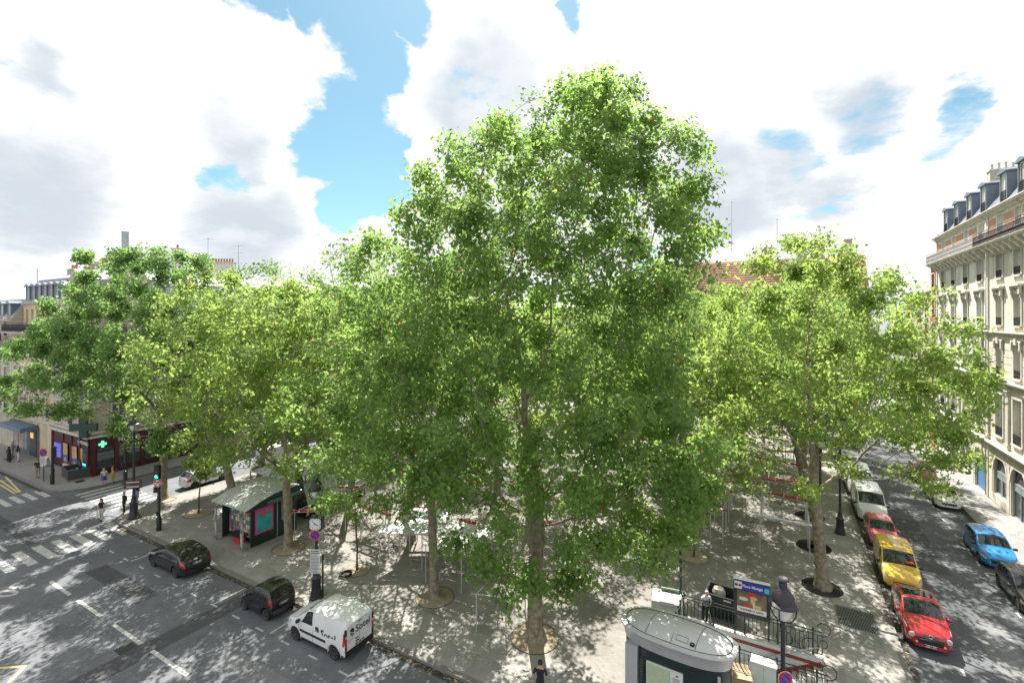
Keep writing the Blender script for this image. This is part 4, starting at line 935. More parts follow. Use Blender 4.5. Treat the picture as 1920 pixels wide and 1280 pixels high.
MB().tube((0, .14, .2), (.3, .9, .2), .04).build('bracket', M_iron, cx_)
# next front along: ground-floor shop under a blue canopy
gL = 'stone apartment buildings along the left-hand street'
l1 = plain_block('warm stone building left of the pharmacy with a blue canopy over its shop', fP, -79.6, -67.25, 14.0, [-68.7, -70.3, -71.9, -73.5, -75.1, -76.7, -78.3], 3, M_lstone, 4.0, 3.1, 0, wsize=(.85, 2.0), balc=13.75, group=gL)
# its set-back attic and slate roof
fA = Face((0, PY+1.0, PZ), (1, 0, 0), (0, -1, 0))
wall_with_holes(fA, -79.5, -67.3, 14.0, 17.0, [(c-.4, c+.4, 14.5, 16.3) for c in (-68.7, -70.3, -71.9, -73.5, -75.1, -76.7, -78.3)]).build('attic_wall', M_lstone, l1)
for c in (-68.7, -70.3, -71.9, -73.5, -75.1, -76.7, -78.3): window(l1, fA, c, 14.5, .8, 1.8, .28, sill=False)
cornice(l1, fA, -79.5, -67.3, 16.9, .25, .4); mansard(l1, fA, -79.5, -67.3, 17.1, 19.9, 1.4, 9)
for c in (-68.5, -70.2, -71.9, -73.6, -75.3, -77.0, -78.7): dormer(l1, fA, c, 17.3, .95, 1.7, -.15, -1.3)
for x0, x1, z, n in ((-79.4, -77.6, 22.3, 3), (-75.6, -73.6, 21.9, 6), (-72.8, -72.0, 22.9, 0), (-71.4, -69.4, 22.6, 5)): chimney(l1, x0, x1, 25.3, 26.2, 18.5, z-.8, n)
strip(fP, -78.6, -71.0, .05, 3.3, .01, .1, 'shopfront', pm('grey_blue_paint', (.11, .15, .19), .45, var=.15), l1)
for a0, a1 in ((-78.2, -77.0), (-76.8, -75.2), (-75.0, -74.3)): strip(fP, a0, a1, .5, 2.7, .1, .13, 'shop_window', pm('shop_display', (.42, .36, .33), .3, var=.4, scale=1.5), l1)
strip(fP, -73.4, -71.4, .05, 2.9, .1, .16, 'door', M_shop, l1); strip(fP, -73.0, -72.2, 2.0, 2.6, .17, .2, 'lit_panel', pm('lit_orange', (.7, .4, .14), .5, var=.2, emit=.4), l1)
m = MB(); P = [(.1, 3.25), (1.5, 2.95), (1.5, 3.4), (.1, 3.55)]
V_ = [fP(-78.0, z, d) for d, z in P]+[fP(-71.2, z, d) for d, z in P]; m.add(V_, [(0, 1, 2, 3), (7, 6, 5, 4), (0, 4, 5, 1), (1, 5, 6, 2), (2, 6, 7, 3), (3, 7, 4, 0)]); m.build('canopy', pm('canopy_blue', (.10, .17, .25), .4, .2, var=.15), l1)
l2 = plain_block('grey stone building at the left edge of the view', fP, -96, -79.65, 15.2, [-81.5, -84, -86.5, -89, -91.5, -94], 4, M_lstone2, 3.9, 2.9, 2.4, balc=12.6, group=gL, wsize=(1.1, 2.0))
chimney(l2, -84, -82.4, 25, 25.8, 16, 19.6, 4)
# side street fronts, mostly behind the trees
gS = 'buildings along the side street behind the trees'
plain_block('cream building on the side street behind the dark tree', fS, 36.1, 50, 17.3, [38, 41.2, 44.4, 47.6], 5, M_cream2, 4.0, 2.5, 2.0, group=gS, detail=False)
s2 = plain_block('pale building further up the side street with roof aerials', fS, 50.1, 68, 18.2, [52, 55.5, 59, 62.5, 66], 5, M_lstone2, 4.0, 2.65, 2.0, group=gS, detail=False)
plain_block('last building of the side street before the square ends', fS, 68.1, 100, 17.5, [70+3.6*k for k in range(9)], 5, M_cream, 4.0, 2.5, 2.0, group=gS, detail=False)
ps = bpy.data.objects
def on_roof(px, py, Y): return c2w((px-960)/FPX*Y, Y, CAMH-(py-HORIZ)/FPX*Y)
def stack(label, px, py_top, Y, w, zb, pots, mat):
    p = on_roof(px, py_top, Y); t = thing('chimney_stack', label, 'chimney', (p.x, p.y, zb), TH, 'chimney stacks on the far roofs'); h = p.z-zb
    MB().box(-w/2, w/2, -.5, .5, 0, h-.45).build('shaft', mat, t); MB().box(-w/2-.1, w/2+.1, -.6, .6, h-.44, h-.3).build('chimney_cap', M_trim, t)
    for k in range(pots): MB().lathe([(.14, h-.3), (.12, h+.1), (.16, h+.12), (.15, h+.2)], (-w/2+w*(k+.5)/pots, 0, 0), 8).build('chimney_pot', M_clay, t)
stack('white chimney stack with one red pot above the left-hand trees', 333, 462, 66, 1.0, 16, 1, M_cream2); stack('low wide chimney stack with many red pots right of the aerials', 418, 488, 70, 3.2, 17, 8, M_cream2)
p = on_roof(235, 436, 60); t = thing('flue_pipe', 'tall grey metal flue rising above the left-hand trees', 'flue', (p.x, p.y, 16)); MB().tube((0, 0, 0), (0, 0, p.z-16), .38, n=16).build('pipe', M_zinc, t, smooth=40); MB().tube((0, 0, p.z-16), (0, 0, p.z-15.92), .42, n=16).build('rim', M_zinc, t)
def aerial(label, px, py0, py1, Y, arms):
    p = on_roof(px, py0, Y); b = on_roof(px, py1, Y); t = thing('roof_aerial', label, 'aerial', (p.x, p.y, b.z), TH, 'television aerials on the roofs'); h = p.z-b.z
    MB().tube((0, 0, 0), (0, 0, h), .045, .03, 6).build('mast', M_zinc, t)
    for z, w_, n in arms:
        q = MB().tube((-w_/2, 0, h-z), (w_/2, 0, h-z), .03, n=5)
        for k in range(n): x = -w_/2+w_*(k+.5)/n; q.tube((x, -.35, h-z), (x, .35, h-z), .018, n=4)
        q.build('antenna_arm', M_zinc, t)
aerial('thin roof aerial with a long arm right of the white chimney', 390, 446, 510, 66, [(.15, 1.7, 7)]); aerial('roof aerial with two arms above the red chimney pots', 447, 458, 505, 66, [(.2, 1.5, 6), (1.15, 1.5, 4)])
aerial('tall thin mast on the far tiled roof', 1372, 378, 470, 78, [(.1, .3, 1)]); aerial('shorter thin mast on the far tiled roof', 1457, 410, 470, 78, [(.1, .3, 1)]); aerial('small aerial on the mansard roof at far left', 70, 503, 535, 58, [(.1, 1.4, 5)])
# ------------------------------------------------------------------ vehicles
M_cglass = glass_mat('car_glass', (.012, .016, .018), .02)
M_rub = pm('tyre_rubber', (.018, .018, .018), .8, var=.15, scale=20)
M_rim = pm('alloy_rim', (.52, .53, .54), .3, .8, var=.08)
M_blk = pm('black_plastic', (.016, .016, .017), .5, var=.1)
M_lamp = pm('headlamp', (.62, .65, .67), .08, .35, var=.1, scale=20)
M_tail = pm('tail_lamp', (.50, .012, .012), .12, var=.15, scale=20, coat=1.)
M_plate = pm('number_plate', (.72, .72, .70), .4, var=.04)
M_eub = pm('plate_blue', (.02, .06, .36), .4, var=0)
M_chr = pm('chrome', (.7, .7, .7), .15, 1., var=0)
M_print = pm('black_print', (.012, .012, .014), .6, var=0)
M_print2 = pm('grey_print', (.18, .19, .20), .6, var=0)
def paint(name, col, metal=0.): return pm('paint_'+name, col, .32, metal, var=.05, scale=1.5, coat=1.)
def curve(pts, us, k=.10):
    a = np.array(pts, float); y = np.interp(us, a[:, 0], a[:, 1]); n = max(1, int(k/(us[1]-us[0])))
    if n > 1:
        w_ = np.hanning(2*n+1); w_ /= w_.sum(); yy = np.concatenate([np.full(n, y[0]), y, np.full(n, y[-1])]); s = np.convolve(yy, w_, 'valid'); e = np.minimum(1, np.minimum(us-us[0], us[-1]-us)/(k*.8)); y = y*(1-e)+s*e
    return y
class Car:
    def __init__(s, L_, W_, top, belt, axles, R=.32, zb=.20, roofin=.17, nose=.30, tail=.22, belt_k=.06):
        s.L, s.W, s.ax, s.R = L_, W_, axles, R; n = int(L_/.045)+1; s.us = us = np.linspace(0, L_, n); s.top = curve(top, us)
        s.belt = np.minimum(curve(belt, us), s.top-belt_k); hw = W_/2
        s.w = curve([(0, hw-nose), (.10, hw-nose*.48), (.32, hw-.035), (.7, hw), (L_-.6, hw), (L_-.25, hw-.03), (L_-.07, hw-tail*.45), (L_, hw-tail)], us, .06)
        g = np.clip((s.top-s.belt-.12)/.45, 0, 1); s.wr = s.w-.07-(roofin-.07)*g
        arch = np.full(n, zb)
        for a in axles:
            d = np.abs(us-a); rr = R+.06; arch = np.maximum(arch, np.where(d < rr, R+np.sqrt(np.maximum(rr**2-d**2, 0)), zb))
        end = np.clip(np.minimum(us, L_-us)/.25, 0, 1); s.zb = np.maximum(arch, zb+.07*(1-end))
        S = np.zeros((n, 10, 3)); S[:, :, 0] = (L_/2-us)[:, None]
        z3 = np.maximum(.48, s.zb+.03); z3 = np.minimum(z3, s.belt-.08)
        ys = [0*us, s.w-.16, s.w-.035, s.w+.0, s.w+.004, s.w-.03, (s.w-.03+s.wr)/2+.018*g, s.wr, s.wr*.55, 0*us]
        ze = s.top-.035-.04*g
        zs = [s.zb, s.zb, s.zb+.02, z3, (z3+s.belt)/2, s.belt, s.belt+(ze-s.belt)*.52, ze, s.top-.012, s.top]
        for j in range(10): S[:, j, 1] = ys[j]; S[:, j, 2] = zs[j]
        s.S = S
    def P(s, u, j):
        i = np.clip(u/s.L*(len(s.us)-1), 0, len(s.us)-1.001); i0 = int(i); f = i-i0; j = min(max(j, 0), 8.999); j0 = int(j); g = j-j0; S = s.S
        return (S[i0, j0]*(1-f)+S[i0+1, j0]*f)*(1-g)+(S[i0, j0+1]*(1-f)+S[i0+1, j0+1]*f)*g
    def body(s, name, mat, par):
        n = len(s.us); full = np.concatenate([s.S, s.S[:, 8:0:-1]*np.array([1, -1, 1])], axis=1); k = full.shape[1]; V_ = full.reshape(-1, 3)
        F = [(i*k+j, (i+1)*k+j, (i+1)*k+(j+1) % k, i*k+(j+1) % k) for i in range(n-1) for j in range(k)]
        mi = [1 if j in (0, k-1) else 0 for i in range(n-1) for j in range(k)]
        F += [tuple(range(k)), tuple(range((n-1)*k, n*k))[::-1]]; mi += [0, 0]
        m = MB(); m.v = [tuple(p) for p in V_]; m.f = F; m.m = mi; return m.build(name, [mat, M_blk], par, smooth=38)
    def patch(s, u0, u1, j0, j1, nu=10, nj=5, off=.007, side=1, u0b=None, u1b=None, both=False):
        """patch of the body skin lifted off by `off`; u0b/u1b give slanted ends at j1"""
        u0b = u0 if u0b is None else u0b; u1b = u1 if u1b is None else u1b; G = np.zeros((nu+1, nj+1, 3))
        for a in range(nu+1):
            for b in range(nj+1):
                f = b/nj; j = j0+(j1-j0)*f; ua = u0+(u0b-u0)*f; ub = u1+(u1b-u1)*f; u = ua+(ub-ua)*a/nu
                if both and j > 9: p = s.P(u, 18-j)*np.array([1, -1, 1])
                else: p = s.P(u, j)
                G[a, b] = p
        du = np.gradient(G, axis=0); dj = np.gradient(G, axis=1); nn = np.cross(du, dj); nn /= np.linalg.norm(nn, axis=2)[..., None]+1e-9
        c = np.array([0, 0, .6]); sg = np.sign((nn*(G-c)).sum(2))[..., None]; sg[sg == 0] = 1; nn = nn*sg
        O = G+nn*off; I = G-nn*.01; m = MB()
        for arr in (O, I):
            if side < 0: arr[:, :, 1] *= -1
        V_ = [tuple(p) for p in O.reshape(-1, 3)]; w_ = nj+1
        F = [(a*w_+b, (a+1)*w_+b, (a+1)*w_+b+1, a*w_+b+1) for a in range(nu) for b in range(nj)]
        rim = [(a, 0) for a in range(nu+1)]+[(nu, b) for b in range(1, nj+1)]+[(a, nj) for a in range(nu-1, -1, -1)]+[(0, b) for b in range(nj-1, 0, -1)]
        k0 = len(V_); V_ += [tuple(I[a, b]) for a, b in rim]; q = len(rim)
        F += [(rim[i][0]*w_+rim[i][1], rim[(i+1) % q][0]*w_+rim[(i+1) % q][1], k0+(i+1) % q, k0+i) for i in range(q)]
        m.add(V_, F); return m
WHEEL = {}
def wheel_meshes(R, wd):
    k = (R, wd)
    if k not in WHEEL:
        ty = MB().lathe([(R*.66, -wd/2+.01), (R*.94, -wd/2), (R, -wd*.36), (R, wd*.36), (R*.94, wd/2), (R*.66, wd/2-.01)], n=22).mesh('tyre', M_rub, smooth=40)
        rm = MB(); rm.lathe([(.0, .0), (R*.16, .02), (R*.18, 0), (R*.2, -.01)], (0, 0, wd*.36), 10); rm.lathe([(R*.60, 0), (R*.67, .012), (R*.67, -.02)], (0, 0, wd*.40), 22)
        for a in range(7):
            t = a*2*pi/7; c, s_ = cos(t), sin(t); e = .032
            rm.add([(R*.12*c-e*s_, R*.12*s_+e*c, wd*.36), (R*.12*c+e*s_, R*.12*s_-e*c, wd*.36), (R*.63*c+e*1.3*s_, R*.63*s_-e*1.3*c, wd*.41), (R*.63*c-e*1.3*s_, R*.63*s_+e*1.3*c, wd*.41)], [(0, 1, 2, 3)])
        hub = MB().lathe([(.0, 0), (R*.64, 0)], (0, 0, wd*.3), 20).mesh('hub', pm('wheel_backing', (.17, .175, .18), .4, .6, var=.1))
        WHEEL[k] = (ty, rm.mesh('rim', M_rim), hub)
    return WHEEL[k]
def add_wheels(t, car, track_in=.02):
    ty, rm, hb = wheel_meshes(car.R, .2)
    for a in car.ax:
        for sd_ in (1, -1):
            y = sd_*(car.W/2-.1-track_in); o = ob('wheel', ty, t, (car.L/2-a, y, car.R)); o.rotation_euler = (-sd_*pi/2, rnd.random()*3*0, 0)
            ob('rim', rm, o); ob('hub', hb, o)
def plate(t, x, z, w_=.52, rear=False, txt=None, tilt=0.):
    s = -1 if rear else 1; p = MB().box(-.006, .006, -w_/2, w_/2, -.055, .055).build('number_plate', M_plate, t, loc=(x, 0, z)); p.rotation_euler = (0, tilt, 0)
    for e in (-1, 1): MB().box(s*.006, s*.008, e*(w_/2-.022)-.022, e*(w_/2-.022)+.022, -.055, .055).build('plate_band', M_eub, p)
    if txt: put_text('lettering', txt, .105, M_print, p, Vector((s*.011, 0, 0)), (0, s, 0), (0, 0, 1), bold=.004, sx=.9)
def fbox(t, name, mat, x0, x1, y0, y1, z0, z1): return MB().box(x0, x1, y0, y1, z0, z1).build(name, mat, t)
def make_car(label, loc, rz, col, kind, group=None, txt=None, name='parked_car', lamp_z=None):
    L_ = kind['L']; W_ = kind['W']; c = Car(L_, W_, kind['top'], kind['belt'], kind['ax'], kind.get('R', .31), kind.get('zb', .2), kind.get('rin', .17), kind.get('nose', .3), kind.get('tail', .22))
    t = thing(name, label, kind.get('cat', 'car'), (*loc, 0), rz, group); m = paint(*col) if isinstance(col, tuple) else col
    c.body('body', m, t); ws = kind['ws']; H_ = max(p[1] for p in kind['top'])
    c.patch(ws[0]+.05, ws[1]-.02, 7.15, 10.85, 10, 12, both=True).build('windscreen', M_cglass, t, smooth=40)
    if kind.get('rw'): r = kind['rw']; c.patch(r[0], r[1], 7.2, 10.8, 8, 10, both=True).build('rear_window', M_cglass, t, smooth=40)
    for (a, b, *sl) in kind['win']:
        for sd_ in (1, -1): c.patch(a, b, 5.12, 6.86, 10, 4, side=sd_, u0b=sl[0] if sl else None, u1b=sl[1] if sl else None).build('side_window', M_cglass, t, smooth=40)
    for u in kind.get('seams', ()):
        for sd_ in (1, -1): c.patch(u-.006, u+.006, 2.6, 5.05, 1, 8, .003, sd_).build('door_seam', M_blk, t)
    for u in kind.get('handles', ()):
        for sd_ in (1, -1):
            p = c.P(u, 4.75); fbox(t, 'door_handle', m if not kind.get('dark') else M_blk, p[0]-.09, p[0]+.09, sd_*p[1]-.018, sd_*p[1]+.018, p[2]-.018, p[2]+.018)
    h0, h1, hj0, hj1 = kind.get('head', (.06, .48, 4.35, 5.45)); t0, t1, tj0, tj1 = kind.get('tailp', (L_-.30, L_-.03, 4.2, 5.6))
    for sd_ in (1, -1):
        c.patch(h0, h1, hj0, hj1, 8, 4, .008, sd_).build('headlight', M_lamp, t, smooth=40)
        c.patch(t0, t1, tj0, tj1, 6, 5, .008, sd_).build('tail_light', M_tail, t, smooth=40)
        if kind.get('trim', 1): c.patch(.05, L_-.05, 2.02, 2.45, 50, 1, .004, sd_).build('sill_trim', M_blk, t)
        mp = c.P(kind.get('mir', ws[1]-.55), 5.0); q = MB(); yy = sd_*(mp[1]+.12)
        q.lathe([(0, -.07), (.09, -.06), (.115, 0), (.10, .06), (0, .085)], (mp[0], yy, mp[2]+.08), 10, .75, 1.1); q.build('wing_mirror', kind.get('mirm') or m, t, smooth=True)
        if kind.get('wline'): c.patch(kind['wline'][0], kind['wline'][1], 4.98, 5.1, 30, 1, .012, sd_).build('window_trim', M_chr, t)
        if kind.get('line'): c.patch(.6, L_-.5, 4.55, 4.62, 30, 1, .004, sd_).build('side_strip', M_blk, t)
    add_wheels(t, c)
    # front and rear end details on the flat end faces
    x = L_/2; zt = kind['top'][0][1]; hw = W_/2-kind.get('nose', .3)
    g = fbox(t, 'grille', M_blk, x-.03, x+.012, -hw*.8, hw*.8, .42, zt-.06); fbox(t, 'grille_bar', M_chr if kind.get('chrome', 1) else m, x+.012, x+.022, -hw*.75, hw*.75, zt-.13, zt-.1)
    fbox(t, 'bumper', kind.get('bump') or m, x-.04, x+.02, -hw*.98, hw*.98, .26, .40)
    plate(t, x+.03, .36, txt=kind.get('ftxt')); xr = -L_/2; hr = W_/2-kind.get('tail', .22)
    plate(t, xr-.014, kind.get('rpz', .78), rear=True, txt=txt)
    fbox(t, 'rear_bumper', kind.get('bump') or m, xr-.03, xr+.04, -hr*.98, hr*.98, .28, .52)
    for e in (-1, 1): MB().lathe([(0, .02), (.05, .015), (.055, 0)], (0, 0, 0), 10).build('fog_light', M_lamp, t, loc=(x+.0, e*hw*.86, .45)).rotation_euler = (0, pi/2, 0)
    # cabin seen through the glass is dark; wipers on the screen
    for e in (0, 1):
        a = c.P(ws[0]+.06, 8.0+e*.9); b = c.P(ws[0]+.30, 7.7+e*.6); MB().tube((a[0], a[1]-.0, a[2]+.02), (b[0], b[1], b[2]+.022), .009, n=4).build('wiper', M_blk, t)
    return t, c
HATCH = dict(L=4.0, W=1.75, top=[(0, .64), (.05, .74), (.25, .83), (.95, .99), (1.08, 1.04), (1.8, 1.42), (2.1, 1.48), (2.9, 1.47), (3.5, 1.39), (3.86, 1.02), (3.97, .93), (4.0, .6)], belt=[(0, .6), (.5, .78), (1.1, .92), (3.9, 1.0)],
             ax=(.80, 3.34), ws=(1.08, 1.92), rw=(3.45, 3.84), win=[(1.55, 2.35, 1.85, 2.33), (2.43, 3.15, 2.42, 3.05), (3.22, 3.45, 3.12, 3.3)], seams=(1.35, 2.39, 3.2), handles=(2.22, 3.05))
JUKE = dict(HATCH, L=4.13, W=1.77, R=.35, zb=.24, top=[(0, .74), (.05, .86), (.3, .96), (1.0, 1.08), (1.15, 1.12), (1.85, 1.49), (2.15, 1.565), (2.9, 1.54), (3.5, 1.42), (3.95, 1.12), (4.09, 1.0), (4.13, .65)], belt=[(0, .66), (.4, .88), (1.1, .98), (2.6, 1.02), (3.9, 1.10)],
            ax=(.82, 3.35), ws=(1.15, 1.98), rw=(3.5, 3.92), head=(.30, .78, 5.05, 6.2), win=[(1.65, 2.4, 1.9, 2.38), (2.48, 3.15, 2.46, 3.0)], bump=None, ftxt='EW 620 LA')
PICASSO = dict(HATCH, L=4.08, W=1.77, top=[(0, .66), (.05, .8), (.25, .92), (.85, 1.06), (1.0, 1.12), (1.6, 1.55), (1.95, 1.63), (3.2, 1.62), (3.75, 1.53), (3.98, 1.1), (4.05, 1.0), (4.08, .6)], belt=[(0, .62), (.4, .84), (1.0, .98), (3.9, 1.02)], ax=(.80, 3.34), ws=(1.0, 1.75), rw=(3.72, 3.95),
               win=[(1.12, 1.4, 1.45, 1.52), (1.5, 2.35, 1.62, 2.33), (2.43, 3.2, 2.42, 3.15), (3.27, 3.7, 3.25, 3.6)], mirm=M_blk)
VOLVO = dict(HATCH, wline=(1.7, 3.8), L=4.37, W=1.80, R=.33, top=[(0, .6), (.05, .7), (.3, .82), (1.05, .97), (1.2, 1.02), (2.0, 1.37), (2.35, 1.43), (3.1, 1.42), (3.8, 1.30), (4.18, 1.0), (4.33, .92), (4.37, .6)], belt=[(0, .58), (.5, .78), (1.2, .9), (4.1, 1.0)], ax=(.88, 3.53), ws=(1.2, 2.1), rw=(3.6, 4.12), tailp=(4.02, 4.34, 4.3, 6.6),
             win=[(1.75, 2.55, 2.05, 2.53), (2.63, 3.3, 2.62, 3.2), (3.38, 3.75, 3.28, 3.5)], seams=(1.5, 2.59, 3.35), handles=(2.4, 3.2), rpz=.80)
SMART = dict(HATCH, L=2.70, W=1.56, R=.29, nose=.28, tail=.14, top=[(0, .56), (.05, .74), (.25, .88), (.6, .98), (.72, 1.03), (1.25, 1.47), (1.6, 1.54), (2.2, 1.51), (2.45, 1.42), (2.64, 1.0), (2.69, .9), (2.7, .55)], belt=[(0, .55), (.4, .8), (1.0, .92), (2.6, 1.0)], ax=(.42, 2.27), ws=(.74, 1.36), rw=(2.42, 2.62), head=(.05, .35, 4.5, 5.5), tailp=(2.46, 2.67, 4.4, 5.8),
             win=[(1.0, 1.75, 1.3, 1.73), (1.85, 2.3, 1.83, 2.2)], seams=(.85, 1.8), handles=(1.65,), rpz=.72, chrome=0)
VANB = dict(cat='van', L=4.21, W=1.83, R=.31, zb=.22, rin=.13, nose=.30, tail=.06, top=[(0, .62), (.05, .86), (.3, .99), (.8, 1.10), (.92, 1.15), (1.6, 1.68), (1.9, 1.78), (2.8, 1.82), (3.9, 1.80), (4.1, 1.76), (4.21, 1.66)], belt=[(0, .6), (.4, .86), (.95, 1.02), (4.2, 1.04)], ax=(.84, 3.53), ws=(.92, 1.72), rw=None,
            win=[(1.28, 2.05, 1.62, 2.03)], seams=(1.12, 2.12), handles=(1.98,), tailp=(4.08, 4.19, 4.1, 5.9), rpz=.60, bump=M_blk, mirm=M_blk, chrome=0, head=(.05, .55, 4.4, 5.6))
TRAFIC = dict(VANB, L=5.0, W=1.92, R=.33, top=[(0, .68), (.05, .95), (.35, 1.1), (.75, 1.18), (.88, 1.24), (1.65, 1.86), (1.95, 1.95), (3.0, 1.98), (4.7, 1.97), (4.9, 1.93), (5.0, 1.84)], ax=(1.0, 4.1), ws=(.88, 1.78), win=[(1.25, 2.2, 1.7, 2.18)], seams=(1.1, 2.28), tailp=(4.9, 4.98, 4.1, 6), rpz=.7)
BERL = dict(VANB, L=4.14, W=1.8, top=[(0, .66), (.05, .84), (.3, .96), (.95, 1.08), (1.08, 1.13), (1.65, 1.66), (1.95, 1.78), (2.8, 1.81), (3.9, 1.79), (4.05, 1.75), (4.14, 1.62)], ws=(1.08, 1.8), win=[(1.4, 2.05, 1.68, 2.03)])
YB = 15.86
make_car('black hatchback with long red tail lights parked by the kiosk', (-32.9, YB), pi, ('black', (.010, .010, .012)), VOLVO, 'cars parked along the near kerb', 'EQ 152 ZV')
make_car('tiny black two-seat car parked between the hatchback and the white van', (-24.0, YB+.05), pi, ('black', (.010, .010, .012)), SMART, 'cars parked along the near kerb', 'DP 214 NV')
van, vc = make_car('white delivery van lettered Sotel on its side and rear doors', (-19.15, YB-.03), pi, ('white', (.72, .73, .74)), VANB, 'cars parked along the near kerb', name='delivery_van', txt='EW 578 VQ')
xr = -VANB['L']/2
# van lettering, door lines, rub strip, lamps and logo
def van_side(o, sd_, x, z, s):
    return Vector((x, sd_*(VANB['W']/2+.012), z))
for sd_ in (1, -1):
    xd = (-sd_, 0, 0); yv = vc.P(2.9, 5.0)
    put_text('lettering', 'Sotel', .50, M_print, van, Vector((-1.05, sd_*(vc.P(3.0, 4.9)[1]+.012), .93)), xd, (0, 0, 1), bold=.006)
    lg = MB(); y = sd_*(vc.P(2.4, 4.9)[1]+.012); r_ = .15; cx0 = -.30
    for k, (a0, a1) in enumerate(((30, 210), (215, 385))):
        lgm = MB(); off = .02 if k == 0 else -.02; P = [(cx0+sd_*0+r_*cos(radians(a0+(a1-a0)*i/10))+off, y, .95+r_*1.15*sin(radians(a0+(a1-a0)*i/10))+off) for i in range(11)]
        lgm.quad(*P); lgm.quad(*[(p[0], y-sd_*.004, p[2]) for p in P]); lgm.build('logo_half', M_print if k == 0 else M_print2, van)
    for j, (z, w_) in enumerate(((.80, .5), (.75, .44), (.70, .3))): fbox(van, 'small_print', M_print2, .35, .35+w_, y-.004, y+.004, z-.006, z+.006)
    vc.patch(1.2, 3.0, 3.5, 3.9, 20, 1, .012, sd_).build('rub_strip', M_blk, van)
    p = vc.P(2.05, 4.7)
# rear end: split doors, window-less, lamps, handle
rp = xr-.004
fbox(van, 'door_seam', M_blk, xr-.004, xr, -.006, .006, .55, 1.58)
ltx = Vector((xr-.008, .05, 1.28)); put_text('lettering', 'Sotel', .44, M_print, van, Vector((xr-.008, -.20, 1.25)), (0, -1, 0), (0, 0, 1), bold=.006)
for k, (a0, a1) in enumerate(((30, 210), (215, 385))):
    P = [(xr-.006, .44+.14*cos(radians(a0+(a1-a0)*i/10))+(.02, -.02)[k], 1.24+.17*sin(radians(a0+(a1-a0)*i/10))+(.02, -.02)[k]) for i in range(11)]; MB().quad(*P).quad(*[(p[0]-.003, p[1], p[2]) for p in P]).build('logo_half', M_print if k == 0 else M_print2, van)
for z, y0, y1 in ((.98, .35, .7), (.93, .35, .7), (.86, .5, .7), (1.05, -.7, -.45), (.98, -.7, -.45)): fbox(van, 'small_print', M_print2, xr-.006, xr-.001, y0, y1, z-.006, z+.006)
fbox(van, 'door_handle', M_blk, xr-.03, xr, .06, .24, .70, .74); fbox(van, 'door_handle', M_blk, xr-.03, xr, .1, .25, .84, .87); fbox(van, 'brake_light', M_blk, xr-.012, xr, -.14, .14, 1.53, 1.56)
for e in (-1, 1): l = fbox(van, 'lamp_housing', M_blk, xr-.015, xr+.05, e*.80-.05, e*.80+.05, .48, 1.50); fbox(van, 'tail_light', M_tail, xr-.03, xr-.016, e*.80-.045, e*.80+.045, .78, 1.12); fbox(van, 'reverse_light', M_lamp, xr-.03, xr-.016, e*.80-.045, e*.80+.045, 1.13, 1.22)
# right-hand street: cars face the viewer
RZ = -pi/2; gr1 = 'cars parked along the square side of the right-hand street'; gr2 = 'cars parked along the far side of the right-hand street'
XL = KX+1.08; XR = KX2-1.02
jk, jc = make_car('glossy red crossover nearest the camera in the right-hand row', (XL+.02, 28.75+2.06), RZ, ('red', (.36, .008, .014)), JUKE, gr1)
jc.patch(2.25, 3.05, 7.35, 10.65, 8, 8, .008, both=True).build('sunroof', M_cglass, jk)
xf = JUKE['L']/2
m = MB(); P = [(-.30, .88), (-.16, .66), (.16, .66), (.30, .88), (.22, .88), (.11, .72), (-.11, .72), (-.22, .88)]; m.slab(P, lambda a, b, d: (xf+.02+d, a, b), .014); m.build('grille_vee', M_chr, jk)
MB().lathe([(.055, 0), (.075, .008), (.09, 0)], n=16).build('badge_ring', M_chr, jk, loc=(xf+.04, 0, .80)).rotation_euler = (0, pi/2, 0); fbox(jk, 'badge_bar', M_chr, xf+.036, xf+.046, -.12, .12, .78, .82)
for e in (-1, 1): MB().lathe([(0, .05), (.09, .045), (.125, .02), (.13, 0)], n=16).build('round_lamp', M_lamp, jk, loc=(xf-.07, e*.66, .70)).rotation_euler = (0, pi/2, 0)
yv_, yc = make_car('yellow post van between the red cars in the right-hand row', (XL+.0, 34.25+2.07), RZ, ('yellow', (.62, .41, .035)), BERL, gr1, name='delivery_van')
fbox(yv_, 'dashboard_cloth', pm('orange_cloth', (.55, .09, .02), .7, var=.3, scale=6), .72, .95, .25, .65, 1.30, 1.36)
make_car('faded pinkish red hatchback behind the yellow van', (XL, 39.9+1.85), RZ, ('faded_red', (.50, .085, .10)), dict(HATCH, L=3.8, W=1.65, top=[(p[0]*.95, p[1]) for p in HATCH['top']], ax=(.72, 3.1), ws=(1.03, 1.82), rw=(3.28, 3.64), win=[(1.5, 2.2, 1.75, 2.18), (2.3, 3.0, 2.3, 2.9)], seams=(1.3, 2.25), handles=(2.1,)), gr1)
wv, wc = make_car('white panel van behind the pinkish red car', (XL, 44.6+2.5), RZ, ('white', (.72, .73, .74)), TRAFIC, gr1, name='panel_van')
make_car('second white panel van further back in the right-hand row', (XL, 50.6+2.5), RZ, ('white', (.72, .73, .74)), TRAFIC, gr1, name='panel_van')
make_car('grey hatchback at the back of the right-hand row under the trees', (XL, 57+2), RZ, ('steel_grey', (.16, .17, .18), .5), HATCH, gr1)
make_car('white small hatchback parked by the far pavement near the arches', (XR, 50.8+2), RZ, ('white', (.72, .73, .74)), dict(HATCH, bump=None), gr2)
make_car('bright blue tall hatchback parked by the far pavement', (XR, 40.2+2.04), RZ, ('blue', (.018, .22, .52), .2), PICASSO, gr2)
